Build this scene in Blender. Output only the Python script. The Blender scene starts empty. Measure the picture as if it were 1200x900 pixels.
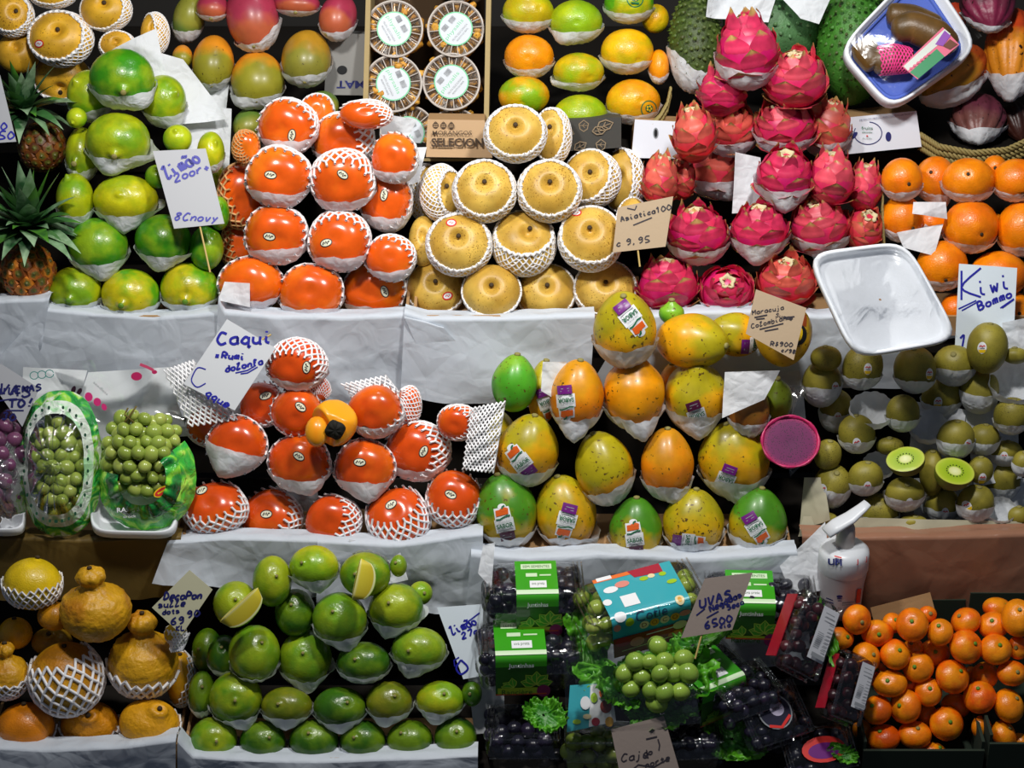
import bpy, math, random, re
import numpy as np
from mathutils import Vector, Matrix
from mathutils.bvhtree import BVHTree

rng = np.random.default_rng(7)
random.seed(7)
SC = bpy.context.scene
COL = SC.collection

# ------------------------------------------------------------------ camera, world, lamps, exposure
PITCH = math.radians(30)
FPX = 2599.0
CEN = np.array([0.0, 0.20, 0.95])
DIST = 2.90
RX = np.array([1.0, 0, 0])
UP = np.array([0.0, math.sin(PITCH), math.cos(PITCH)])
TO = np.array([0.0, -math.cos(PITCH), math.sin(PITCH)])       # towards the camera
CAM = CEN + TO * DIST
cd = bpy.data.cameras.new('camera')
cam = bpy.data.objects.new('camera', cd); COL.objects.link(cam)
cd.sensor_width = 36.0; cd.lens = 36.0 * FPX / 1200.0
cd.clip_start = 0.1; cd.clip_end = 50
cam.location = CAM
cam.rotation_euler = (math.pi / 2 - PITCH, 0, 0)
SC.camera = cam

w = bpy.data.worlds.new('world'); SC.world = w; w.use_nodes = True
w.node_tree.nodes['Background'].inputs[0].default_value = (0.62, 0.74, 1.0, 1)
w.node_tree.nodes['Background'].inputs[1].default_value = 0.085

def lamp(name, loc, target, size, energy, color):
    l = bpy.data.lights.new(name, 'AREA'); l.shape = 'DISK'; l.size = size; l.energy = energy; l.color = color
    l.spread = math.radians(150)
    o = bpy.data.objects.new(name, l); COL.objects.link(o); o.location = loc
    d = Vector(target) - Vector(loc)
    o.rotation_euler = d.to_track_quat('-Z', 'Y').to_euler()
    return o
lamp('market_lamp', (-0.36, -0.14, 2.10), (-0.15, 0.42, 1.02), 0.13, 8.2, (1.0, 0.97, 0.92))
lamp('market_lamp', (0.34, -0.10, 2.10), (0.18, 0.42, 1.02), 0.13, 9.4, (1.0, 0.98, 0.95))
lamp('market_lamp', (0.0, 0.70, 2.30), (0.0, 0.50, 1.1), 0.20, 1.2, (0.95, 0.98, 1.0))

SC.view_settings.view_transform = 'Standard'
SC.view_settings.look = 'None'
SC.view_settings.gamma = 1.0
SC.view_settings.use_curve_mapping = False
SC.view_settings.exposure = -0.14

# ------------------------------------------------------------------ pixel <-> world helpers
def pdir(px, py):
    return -TO + RX * ((px - 600.0) / FPX) + UP * ((450.0 - py) / FPX)      # depth component 1
def at_depth(px, py, t):
    return CAM + pdir(px, py) * t
def at_y(px, py, y):
    d = pdir(px, py); return CAM + d * ((y - CAM[1]) / d[1])
def at_z(px, py, z):
    d = pdir(px, py); return CAM + d * ((z - CAM[2]) / d[2])
class Plane:
    def __init__(s, py, y, slope=66):
        a = math.radians(slope)
        s.p = at_y(600, py, y); s.n = np.array([0, -math.sin(a), math.cos(a)]); s.z = s.p[2]; s.y = y; s.a = a
    def t(s, px, py):
        return float(np.dot(s.p - CAM, s.n) / np.dot(pdir(px, py), s.n))
    def at(s, px, py, off=0.0):
        return at_depth(px, py, s.t(px, py) + off)
T1 = Plane(852, 0.0); T2 = Plane(600, 0.20); T3 = Plane(340, 0.41); T4 = Plane(130, 0.63, 62)
def mpp(p):                                                   # metres per pixel at a point
    return float(np.dot(np.asarray(p) - CAM, -TO)) / FPX
def sv(x, y, n):
    return RX * x + UP * y + TO * n

# ------------------------------------------------------------------ objects
def tag(o, label=None, cat=None, group=None, kind=None):
    if label: o['label'] = label
    if cat: o['category'] = cat
    if group: o['group'] = group
    if kind: o['kind'] = kind
    return o
def empty(name, loc, label=None, cat=None, group=None):
    o = bpy.data.objects.new(name, None); COL.objects.link(o)
    o.location = tuple(float(v) for v in loc); o.empty_display_size = 0.02
    return tag(o, label, cat, group)
def put(o, parent, loc=None):
    COL.objects.link(o)
    if parent is not None:
        o.parent = parent
        if loc is not None:
            o.location = tuple(float(v) for v in (np.array(loc) - np.array(parent_loc(parent))))
    elif loc is not None:
        o.location = tuple(float(v) for v in loc)
    return o
def parent_loc(p):
    l = np.array(p.location)
    while p.parent is not None:
        p = p.parent; l = l + np.array(p.location)
    return l
def mesh(name, V, quads=None, tris=None, mats=None, smooth=True, g=None, uv=None, mi=None):
    V = np.asarray(V, dtype=np.float32)
    me = bpy.data.meshes.new(name)
    nq = 0 if quads is None else len(quads); nt = 0 if tris is None else len(tris)
    me.vertices.add(len(V)); me.vertices.foreach_set('co', V.ravel())
    loops = []
    if nq: loops.append(np.asarray(quads, dtype=np.int32).ravel())
    if nt: loops.append(np.asarray(tris, dtype=np.int32).ravel())
    loops = np.concatenate(loops)
    me.loops.add(len(loops)); me.loops.foreach_set('vertex_index', loops)
    me.polygons.add(nq + nt)
    st = np.concatenate([np.arange(nq) * 4, nq * 4 + np.arange(nt) * 3]).astype(np.int32)
    me.polygons.foreach_set('loop_start', st)
    me.polygons.foreach_set('use_smooth', np.full(nq + nt, smooth))
    if mi is not None: me.polygons.foreach_set('material_index', np.asarray(mi, dtype=np.int32))
    me.update(calc_edges=True)
    if g is not None:
        a = me.attributes.new('g', 'FLOAT', 'POINT'); a.data.foreach_set('value', np.asarray(g, dtype=np.float32))
    if uv is not None:
        u = me.uv_layers.new(name='UVMap'); u.data.foreach_set('uv', np.asarray(uv, dtype=np.float32)[loops].ravel())
    for m in (mats if isinstance(mats, (list, tuple)) else [mats]):
        if m is not None: me.materials.append(m)
    return me
def mob(name, V, quads=None, tris=None, mats=None, parent=None, loc=(0, 0, 0), **k):
    return put(bpy.data.objects.new(name, mesh(name, V, quads, tris, mats, **k)), parent, loc)
class MB:
    """collects vertices and faces (with material numbers) for one mesh"""
    def __init__(s): s.v = []; s.q = []; s.t = []; s.qm = []; s.tm = []; s.n = 0
    def add(s, V, quads=(), tris=(), m=0):
        V = np.asarray(V, dtype=float); s.v.append(V)
        if len(quads): s.q.append(np.asarray(quads) + s.n); s.qm += [m] * len(quads)
        if len(tris): s.t.append(np.asarray(tris) + s.n); s.tm += [m] * len(tris)
        s.n += len(V); return s
    def V(s): return np.concatenate(s.v)
    def obj(s, name, mats, parent=None, loc=(0, 0, 0), **k):
        return mob(name, s.V(), np.concatenate(s.q) if s.q else None, np.concatenate(s.t) if s.t else None, mats, parent, loc, mi=s.qm + s.tm, **k)
def grid_quads(nr, nc, wrap=False):
    i = np.arange(nr - 1)[:, None]; j = np.arange(nc if wrap else nc - 1)[None, :]
    j2 = (j + 1) % nc
    return np.stack([i * nc + j, i * nc + j2, (i + 1) * nc + j2, (i + 1) * nc + j], -1).reshape(-1, 4)
def box_vq(c, s):
    c = np.array(c); s = np.array(s) / 2
    V = np.array([[x, y, z] for x in (-1, 1) for y in (-1, 1) for z in (-1, 1)]) * s + c
    Q = [[0, 1, 3, 2], [4, 6, 7, 5], [0, 4, 5, 1], [2, 3, 7, 6], [0, 2, 6, 4], [1, 5, 7, 3]]
    return V, Q
def tubes(P0, P1, r, n=5):
    """straight strands between pairs of points, all in one array"""
    P0 = np.asarray(P0, float); P1 = np.asarray(P1, float); d = P1 - P0
    L = np.linalg.norm(d, axis=1, keepdims=True) + 1e-9; d = d / L
    P0 = P0 - d * r * .3; P1 = P1 + d * r * .3
    a = np.where(np.abs(d[:, 2:3]) < .9, np.array([[0, 0, 1.]]), np.array([[1., 0, 0]]))
    u = np.cross(d, a); u /= np.linalg.norm(u, axis=1, keepdims=True); v = np.cross(d, u)
    ang = np.arange(n) / n * 2 * math.pi
    ring = np.cos(ang)[None, :, None] * u[:, None] * r + np.sin(ang)[None, :, None] * v[:, None] * r
    V = np.concatenate([P0[:, None] + ring, P1[:, None] + ring], 1).reshape(-1, 3)
    b = (np.arange(len(P0)) * 2 * n)[:, None, None]; k = np.arange(n)[None, :, None]
    k2 = (k + 1) % n
    Q = np.concatenate([b + k, b + k2, b + n + k2, b + n + k], 2).reshape(-1, 4)
    return V, Q
def sweep(path, rad, n=8, flat=1.0, caps=True):
    """a tube with its own radius at every point of a path"""
    P = np.asarray(path, float); m = len(P); rad = np.broadcast_to(rad, (m,))
    T = np.gradient(P, axis=0); T /= np.linalg.norm(T, axis=1, keepdims=True) + 1e-9
    ref = np.array([0, 0, 1.]) if abs(T[0][2]) < .9 else np.array([1., 0, 0])
    u = np.cross(T, ref); u /= np.linalg.norm(u, axis=1, keepdims=True) + 1e-9; v = np.cross(T, u)
    ang = np.arange(n) / n * 2 * math.pi
    V = P[:, None] + (np.cos(ang)[None, :, None] * u[:, None] + flat * np.sin(ang)[None, :, None] * v[:, None]) * rad[:, None, None]
    V = V.reshape(-1, 3); Q = grid_quads(m, n, True); t = []
    if caps:
        V = np.concatenate([V, [P[0], P[-1]]]); a, b = m * n, m * n + 1
        t = [[a, (k + 1) % n, k] for k in range(n)] + [[b, (m - 1) * n + k, (m - 1) * n + (k + 1) % n] for k in range(n)]
    return V, Q, t
def lathe(prof, n=32, expo=2.0, ax=1.0, ay=1.0, cap0=True, cap1=True):
    """prof = (radius, z) rings; expo > 2 squares the plan"""
    a = np.arange(n) / n * 2 * math.pi; c, s = np.cos(a), np.sin(a)
    k = (np.abs(c) ** expo + np.abs(s) ** expo) ** (-1 / expo)
    V = np.array([[(r * c[i] * k[i]) * ax, (r * s[i] * k[i]) * ay, z] for r, z in prof for i in range(n)])
    Q = grid_quads(len(prof), n, True); t = []
    if cap0: V = np.concatenate([V, [[0, 0, prof[0][1]]]]); b = len(V) - 1; t += [[b, (i + 1) % n, i] for i in range(n)]
    if cap1: V = np.concatenate([V, [[0, 0, prof[-1][1]]]]); b = len(V) - 1; o = (len(prof) - 1) * n; t += [[b, o + i, o + (i + 1) % n] for i in range(n)]
    return V, Q, t
def frame(z, spin=0.0, hint=None):
    """columns x,y,z of a frame whose z is the given direction"""
    z = np.asarray(z, float); z = z / np.linalg.norm(z)
    h = np.array([0, 1., 0]) if hint is None else np.asarray(hint, float)
    if abs(np.dot(h, z)) > .95: h = np.array([1., 0, 0])
    x = np.cross(h, z); x /= np.linalg.norm(x); y = np.cross(z, x)
    c, s = math.cos(spin), math.sin(spin)
    return np.stack([x * c + y * s, -x * s + y * c, z], 1)
SF = np.stack([RX, UP, TO], 1)                                 # screen frame as columns
def vnoise(P, seed=0, n=6):
    """smooth cheap noise: a sum of random sines"""
    r = np.random.default_rng(seed); out = np.zeros(len(P))
    for _ in range(n):
        k = r.normal(size=3); out += np.sin(P @ k + r.uniform(0, 6.28))
    return out / n

# ------------------------------------------------------------------ materials
def newmat(name):
    m = bpy.data.materials.new(name); m.use_nodes = True
    nt = m.node_tree; b = nt.nodes['Principled BSDF']
    return m, nt, b
def N(nt, t, **k):
    n = nt.nodes.new(t)
    for a, v in k.items():
        if a.startswith('i_'):
            n.inputs[a[2:].replace('_', ' ')].default_value = v
        else: setattr(n, a, v)
    return n
def hexc(h):
    h = h.lstrip('#'); c = [int(h[i:i + 2], 16) / 255 for i in (0, 2, 4)]
    return tuple((x / 12.92 if x <= .04045 else ((x + .055) / 1.055) ** 2.4) for x in c) + (1.0,)
def plain(name, col, rough=.5, spec=.5, metal=0., trans=0., sub=0., bump=0, bscale=200, coat=0):
    m, nt, b = newmat(name)
    b.inputs['Base Color'].default_value = hexc(col) if isinstance(col, str) else col
    b.inputs['Roughness'].default_value = rough; b.inputs['Specular IOR Level'].default_value = spec
    b.inputs['Metallic'].default_value = metal; b.inputs['Coat Weight'].default_value = coat
    if bump:
        tc = N(nt, 'ShaderNodeTexCoord'); no = N(nt, 'ShaderNodeTexNoise', i_Scale=bscale, i_Detail=3.0)
        bu = N(nt, 'ShaderNodeBump', i_Strength=bump, i_Distance=.002)
        nt.links.new(tc.outputs['Object'], no.inputs['Vector']); nt.links.new(no.outputs[0], bu.inputs['Height']); nt.links.new(bu.outputs[0], b.inputs['Normal'])
    return m
def math_(nt, op, a, b=None, clamp=False):
    n = N(nt, 'ShaderNodeMath', operation=op, use_clamp=clamp)
    for i, v in enumerate((a, b)):
        if v is None: continue
        if isinstance(v, (int, float)): n.inputs[i].default_value = v
        else: nt.links.new(v, n.inputs[i])
    return n.outputs[0]
def mixc(nt, f, a, b):
    n = N(nt, 'ShaderNodeMix', data_type='RGBA')
    for i, v in ((0, f), (6, a), (7, b)):
        if isinstance(v, (int, float, tuple)): n.inputs[i].default_value = v
        else: nt.links.new(v, n.inputs[i])
    return n.outputs[2]
def fruitmat(name, rough=.35, pscale=25, gw=0.0, spots=None, spot_scale=160, spot_amt=.3, bscale=0, bump=0., sub=.0, coat=0.0, gdeep=None, streak=None, voro=0):
    """skin: the object's own colour with patches of a second colour (obj['c2']), more of it where g is high; alpha = how much"""
    m, nt, b = newmat(name); L = nt.links.new
    oi = N(nt, 'ShaderNodeObjectInfo'); tc = N(nt, 'ShaderNodeTexCoord')
    off = N(nt, 'ShaderNodeVectorMath', operation='MULTIPLY_ADD'); L(tc.outputs['Object'], off.inputs[0]); off.inputs[1].default_value = (1, 1, 1)
    cx = N(nt, 'ShaderNodeCombineXYZ'); r = math_(nt, 'MULTIPLY', oi.outputs['Random'], 7.0)
    L(r, cx.inputs[0]); L(r, cx.inputs[1]); L(cx.outputs[0], off.inputs[2])
    v = off.outputs[0]
    no = N(nt, 'ShaderNodeTexNoise', i_Scale=float(pscale), i_Detail=3.0, i_Roughness=.55); L(v, no.inputs['Vector'])
    at = N(nt, 'ShaderNodeAttribute', attribute_type='OBJECT', attribute_name='c2')
    ga = N(nt, 'ShaderNodeAttribute', attribute_name='g')
    f = math_(nt, 'ADD', no.outputs[0], math_(nt, 'MULTIPLY', math_(nt, 'SUBTRACT', ga.outputs['Fac'], .5), gw))
    f = math_(nt, 'ADD', f, oi.outputs['Alpha']); f = math_(nt, 'SUBTRACT', f, 1.0)
    f = math_(nt, 'MULTIPLY', f, 5.0); f = math_(nt, 'ADD', f, .5, clamp=True)
    col = mixc(nt, f, oi.outputs['Color'], at.outputs['Color'])
    # slow variation of tone
    n2 = N(nt, 'ShaderNodeTexNoise', i_Scale=pscale * 2.6, i_Detail=4.0); L(v, n2.inputs['Vector'])
    hs = N(nt, 'ShaderNodeHueSaturation'); L(col, hs.inputs['Color'])
    L(math_(nt, 'ADD', math_(nt, 'MULTIPLY', n2.outputs[0], .9), .52), hs.inputs['Value']); col = hs.outputs[0]
    if spots:
        n3 = N(nt, 'ShaderNodeTexNoise', i_Scale=float(spot_scale), i_Detail=2.0); L(v, n3.inputs['Vector'])
        n4 = N(nt, 'ShaderNodeTexNoise', i_Scale=float(pscale) * .8); L(v, n4.inputs['Vector'])
        s = math_(nt, 'MULTIPLY', math_(nt, 'SUBTRACT', math_(nt, 'ADD', n3.outputs[0], math_(nt, 'MULTIPLY', n4.outputs[0], .35)), 1.05 - spot_amt), 14.0, clamp=True)
        col = mixc(nt, s, col, hexc(spots))
    if streak:
        wv = N(nt, 'ShaderNodeMapping'); wv.inputs['Scale'].default_value = (1, 1, .12); L(v, wv.inputs[0])
        n5 = N(nt, 'ShaderNodeTexNoise', i_Scale=110.0, i_Detail=3.0); L(wv.outputs[0], n5.inputs['Vector'])
        col = mixc(nt, math_(nt, 'MULTIPLY', math_(nt, 'SUBTRACT', n5.outputs[0], .5), 3.5, clamp=True), col, hexc(streak))
    L(col, b.inputs['Base Color'])
    b.inputs['Roughness'].default_value = rough; b.inputs['Coat Weight'].default_value = coat; b.inputs['Coat Roughness'].default_value = .12
    if sub:
        b.inputs['Subsurface Weight'].default_value = sub; b.inputs['Subsurface Radius'].default_value = (1, .5, .2); b.inputs['Subsurface Scale'].default_value = .004
    if bump:
        if voro:
            n6 = N(nt, 'ShaderNodeTexVoronoi', i_Scale=float(bscale)); L(v, n6.inputs['Vector']); h = n6.outputs['Distance']
        else:
            n6 = N(nt, 'ShaderNodeTexNoise', i_Scale=float(bscale), i_Detail=2.0); L(v, n6.inputs['Vector']); h = n6.outputs[0]
        bu = N(nt, 'ShaderNodeBump', i_Strength=bump, i_Distance=.0015); L(h, bu.inputs['Height']); L(bu.outputs[0], b.inputs['Normal'])
    return m
def papermat(name, col='#e9edf2', trans=.25, rough=.55, fine=1.0, strength=.38):
    m, nt, b = newmat(name); L = nt.links.new
    b.inputs['Roughness'].default_value = rough; b.inputs['Specular IOR Level'].default_value = .3
    tc = N(nt, 'ShaderNodeTexCoord'); no = N(nt, 'ShaderNodeTexNoise', i_Scale=16.0 * fine, i_Detail=2.0, i_Roughness=.35, i_Distortion=1.2)
    L(tc.outputs['Object'], no.inputs['Vector'])
    n2 = N(nt, 'ShaderNodeTexVoronoi', i_Scale=13.0 * fine, feature='DISTANCE_TO_EDGE'); L(tc.outputs['Object'], n2.inputs['Vector'])
    h = math_(nt, 'ADD', no.outputs[0], math_(nt, 'MULTIPLY', math_(nt, 'MINIMUM', n2.outputs[0], .25), 1.0))
    bu = N(nt, 'ShaderNodeBump', i_Strength=strength, i_Distance=.006); L(h, bu.inputs['Height']); L(bu.outputs[0], b.inputs['Normal'])
    b.inputs['Base Color'].default_value = hexc(col)
    tr = N(nt, 'ShaderNodeBsdfTranslucent'); tr.inputs[0].default_value = hexc(col)
    mx = N(nt, 'ShaderNodeMixShader'); mx.inputs[0].default_value = trans
    L(b.outputs[0], mx.inputs[1]); L(tr.outputs[0], mx.inputs[2]); L(mx.outputs[0], nt.nodes['Material Output'].inputs[0])
    return m
def clearmat(name, tint=(1, 1, 1, 1), gloss=.1, rough=.06, bump=.0, haze=0.0, bscale=60, fk=.8):
    """thin clear plastic film"""
    m, nt, b = newmat(name); L = nt.links.new; nt.nodes.remove(b)
    t = N(nt, 'ShaderNodeBsdfTransparent'); t.inputs[0].default_value = tint
    g = N(nt, 'ShaderNodeBsdfAnisotropic') if False else N(nt, 'ShaderNodeBsdfGlossy'); g.inputs['Roughness'].default_value = rough
    fr = N(nt, 'ShaderNodeLayerWeight'); fr.inputs[0].default_value = .25
    if bump:
        tc = N(nt, 'ShaderNodeTexCoord'); no = N(nt, 'ShaderNodeTexNoise', i_Scale=float(bscale), i_Detail=2.0, i_Distortion=1.5)
        L(tc.outputs['Object'], no.inputs['Vector']); bu = N(nt, 'ShaderNodeBump', i_Strength=bump, i_Distance=.004)
        L(no.outputs[0], bu.inputs['Height']); L(bu.outputs[0], g.inputs['Normal']); L(bu.outputs[0], fr.inputs['Normal'])
    f = math_(nt, 'ADD', math_(nt, 'MULTIPLY', fr.outputs['Fresnel'], fk), gloss, clamp=True)
    mx = N(nt, 'ShaderNodeMixShader'); L(f, mx.inputs[0]); L(t.outputs[0], mx.inputs[1]); L(g.outputs[0], mx.inputs[2])
    out = mx.outputs[0]
    if haze:
        df = N(nt, 'ShaderNodeBsdfDiffuse'); df.inputs[0].default_value = (.85, .9, .95, 1)
        m2 = N(nt, 'ShaderNodeMixShader'); m2.inputs[0].default_value = haze; L(out, m2.inputs[1]); L(df.outputs[0], m2.inputs[2]); out = m2.outputs[0]
    L(out, nt.nodes['Material Output'].inputs[0])
    return m

MAT = {}
MAT['persimmon'] = fruitmat('persimmon_skin', rough=.22, pscale=14, gw=.5, sub=.08, coat=.25)
MAT['asian pear'] = fruitmat('pear_skin', rough=.42, pscale=18, gw=.3, spots='#8a5f12', spot_scale=420, spot_amt=.25, sub=.05, bscale=500, bump=.08)
MAT['lime'] = fruitmat('lime_skin', rough=.30, pscale=22, gw=.25, spots='#6b7a10', spot_scale=240, spot_amt=.12, bscale=420, bump=.25, coat=.15, sub=.04)
MAT['orange'] = fruitmat('orange_skin', rough=.33, pscale=20, gw=.1, bscale=520, bump=.4, sub=.06, coat=.1)
MAT['mandarin'] = fruitmat('mandarin_skin', rough=.3, pscale=30, gw=.2, bscale=600, bump=.3, sub=.06, coat=.1)
MAT['papaya'] = fruitmat('papaya_skin', rough=.36, pscale=16, gw=.7, spots='#5a4312', spot_scale=190, spot_amt=.23, bscale=200, bump=.06, sub=.04, coat=.08)
MAT['mango'] = fruitmat('mango_skin', rough=.38, pscale=12, gw=.9, spots='#3a2a12', spot_scale=300, spot_amt=.18, coat=.05)
MAT['kiwi'] = fruitmat('kiwi_skin', rough=.5, pscale=20, gw=.5, bscale=700, bump=.12, spots='#3d3512', spot_scale=700, spot_amt=.22)
MAT['dekopon'] = fruitmat('dekopon_skin', rough=.45, pscale=20, gw=.2, bscale=200, bump=1.0, voro=0, sub=.03)
MAT['dragon fruit'] = fruitmat('dragon_fruit_skin', rough=.4, pscale=20, gw=.2, sub=.03)
MAT['soursop'] = fruitmat('soursop_skin', rough=.55, pscale=16, gw=0, bscale=240, bump=.7, spots='#3a3a14', spot_scale=150, spot_amt=.2)
MAT['cacao pod'] = fruitmat('cacao_skin', rough=.42, pscale=14, gw=.8, bscale=120, bump=.6, spots='#2a1210', spot_scale=170, spot_amt=.22)
MAT['grape'] = fruitmat('grape_skin', rough=.25, pscale=60, gw=0, sub=.12, coat=.1)
MAT['dark grape'] = fruitmat('dark_grape_skin', rough=.3, pscale=60, gw=0, coat=.1)
MAT['brown fruit'] = fruitmat('brown_fruit_skin', rough=.4, pscale=20, gw=0, bscale=400, bump=.2)
MAT['pineapple'] = fruitmat('pineapple_skin', rough=.5, pscale=60, gw=.6)
PAPER = papermat('tissue_paper', fine=3.2, strength=.42); PAPER2 = papermat('wrapping_paper', '#d2dae4', .15, fine=1.5, strength=.5); FOAM = plain('foam_net_white', '#f2f2f4', .6, .3); FOAMY = plain('foam_net_yellowish', '#d9a66e', .6, .3); FOAMP = plain('foam_net_pink', '#e8408c', .5, .3)
CARD = plain('kraft_cardboard', '#a9855c', .8, .2, bump=.2, bscale=120)
DCARD = plain('dark_cardboard', '#4a3826', .85, .2, bump=.2)
WOOD = plain('crate_wood', '#a89468', .7, .2, bump=.3, bscale=90)
DARK = plain('dark_shelf_paint', '#17130f', .8, .2)
WHITE = plain('white_print', '#eceef0', .45); BLACK = plain('black_print', '#15171a', .45)
CLEAR = clearmat('clear_plastic', gloss=.08, rough=.07, bump=.2, bscale=60); FILM = clearmat('clear_film', gloss=.10, rough=.12, bump=.35, haze=.05, bscale=28); THIN = clearmat('thin_clear_film', gloss=.012, rough=.16, bump=.25, bscale=30, fk=.15); CLING = clearmat('cling_film', gloss=.16, rough=.14, bump=.7, bscale=20, haze=.04); LID = clearmat('clear_lid', gloss=.03, rough=.15, haze=.04)
INK = plain('blue_marker_ink', '#1a1c9c', .5); INKD = plain('dark_marker_ink', '#2b2630', .6); INKN = plain('navy_marker_ink', '#14185c', .5)
# ------------------------------------------------------------------ fruit bodies
_TOPO = {}
def topo(nt_, npz):
    k = (nt_, npz)
    if k not in _TOPO:
        th = np.arange(1, nt_) / nt_ * math.pi; ph = np.arange(npz) / npz * 2 * math.pi
        T, P = np.meshgrid(th, ph, indexing='ij'); T = np.concatenate([T.ravel(), [0, math.pi]]); P = np.concatenate([P.ravel(), [0, 0]])
        Q = grid_quads(nt_ - 1, npz, True); a = (nt_ - 1) * npz
        t = [[a, i, (i + 1) % npz] for i in range(npz)] + [[a + 1, (nt_ - 2) * npz + (i + 1) % npz, (nt_ - 2) * npz + i] for i in range(npz)]
        _TOPO[k] = (T, P, Q[:, ::-1], np.array(t))
    return _TOPO[k]
def gauss(x, s): return np.exp(-(x / s) ** 2)
def shape(kind, T, P, r):
    """unit body in its own frame, z = the tip / stalk axis"""
    s, c = np.sin(T), np.cos(T); R = s.copy(); z = c.copy(); seed = int(r.integers(1e6))
    D = np.stack([s * np.cos(P), s * np.sin(P), c], 1)
    lump = .025
    if kind == 'persimmon':
        z = .80 * np.sign(c) * np.abs(c) ** .85; R = np.abs(s) ** .85 * (1 + .02 * np.cos(4 * P)); z = z - .07 * gauss(R, .22) * (c > 0)
    elif kind == 'asian pear':
        z = .9 * c; z = z - .30 * gauss(s, .20) * (c > 0) - .08 * gauss(s, .55) * (c > 0)
    elif kind == 'lime':
        z = z * 1.02 + (c > 0) * (.15 * gauss(s, .13) - .035 * gauss((s - .27), .08))
    elif kind == 'green lime':
        z = z * .97 + (c > 0) * (.05 * gauss(s, .10) - .05 * gauss((s - .16), .08))
    elif kind == 'orange':
        z = z - .06 * gauss(s, .10) * (c > 0)
    elif kind == 'mandarin':
        z = .82 * z; z = z - .09 * gauss(s, .20) * (c > 0); lump = .03
    elif kind == 'papaya':
        q = (c + 1) / 2; R = s * (1 - .24 * np.clip((c - .05) / .95, 0, 1) ** 1.3) * (1 + .015 * np.cos(5 * P)); z = c * 1.22; z = np.where(c > .9, z - .35 * (c - .9), z)
    elif kind == 'papaya neck':
        k = np.clip((c - .35) / .5, 0, 1); R = s * (1 - .42 * k * k * (3 - 2 * k)); z = c * 1.12 + .22 * k; R = np.where(c > .93, R * 1.15, R)
    elif kind == 'dekopon':
        k = np.clip((c - .55) / .25, 0, 1); k = k * k * (3 - 2 * k); R = s * (1 - .12 * np.clip(c, 0, 1)); z = c
        # knob: the cap above c=.6 is turned into a fluted bulb
        u = np.clip((c - .72) / .28, 0, 1); a = u * math.pi * .93
        Rk = (.36 * np.sin(np.clip(a, .75, 3.1)) + .02) * (1 + .16 * np.abs(np.cos(3.5 * P)) * (u > 0)); zk = .85 + .30 * (1 - np.cos(a)) / 2 * 1.9
        m = c > .72; R = np.where(m, Rk, np.where(c > .5, R * (1 - .25 * np.clip((c - .5) / .22, 0, 1)), R)); z = np.where(m, zk, z * .95)
        z = z - .16 * gauss(R, .08) * m
    elif kind == 'small dekopon':
        m = c > .86; u = np.clip((c - .86) / .14, 0, 1); a = u * math.pi * .9
        R = np.where(m, .36 * np.cos(u * math.pi / 2) ** .6, s); z = np.where(m, .88 + .22 * np.sin(u * math.pi / 2) - .12 * gauss(R, .12), c * .93)
    elif kind == 'kiwi':
        z = np.sign(c) * np.abs(c) ** .9 * 1.22; z = np.where(c > .93, z - .05 * (c - .93) / .07, z); lump = .02
    elif kind == 'mango':
        z = c * 1.25; R = s * (1 + .06 * c); D2 = s * np.cos(P); z = z - .12 * D2
    elif kind == 'cacao':
        rid = np.abs(np.cos(5 * P)) ** .7; R = s * (.90 + .12 * rid * s ** .5) * (1 - .18 * np.clip(c, 0, 1)); z = c * 1.55 + .12 * gauss(s, .2) * (c > 0)
    elif kind == 'soursop':
        z = c * 1.35; R = s * (1 + .1 * c)
    elif kind == 'grape':
        z = c * 1.15
    V = np.stack([R * np.cos(P), R * np.sin(P), z], 1)
    n = vnoise(D * 2.0, seed)
    V *= (1 + lump * n)[:, None]
    if 'dekopon' in kind:
        rough_ = .034 if kind == 'dekopon' else .006
        V *= (1 + rough_ * (vnoise(D * 16, seed + 1, 10) + .7 * vnoise(D * 30, seed + 2, 10)))[:, None]
    if kind == 'cacao': V *= (1 + .02 * vnoise(D * 12, seed + 1, 8))[:, None]
    if kind == 'mandarin': V *= (1 + .006 * vnoise(D * 14, seed + 1, 8))[:, None]
    g = (V[:, 2] - V[:, 2].min()) / (np.ptp(V[:, 2]) + 1e-9)
    return V, g
RES = {'papaya': (36, 30), 'papaya neck': (40, 30), 'dekopon': (72, 60), 'small dekopon': (48, 32), 'cacao': (44, 60), 'soursop': (40, 30), 'kiwi': (24, 20), 'mandarin': (26, 24), 'persimmon': (32, 32), 'asian pear': (36, 28), 'lime': (40, 28), 'green lime': (32, 26), 'orange': (32, 26)}

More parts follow.
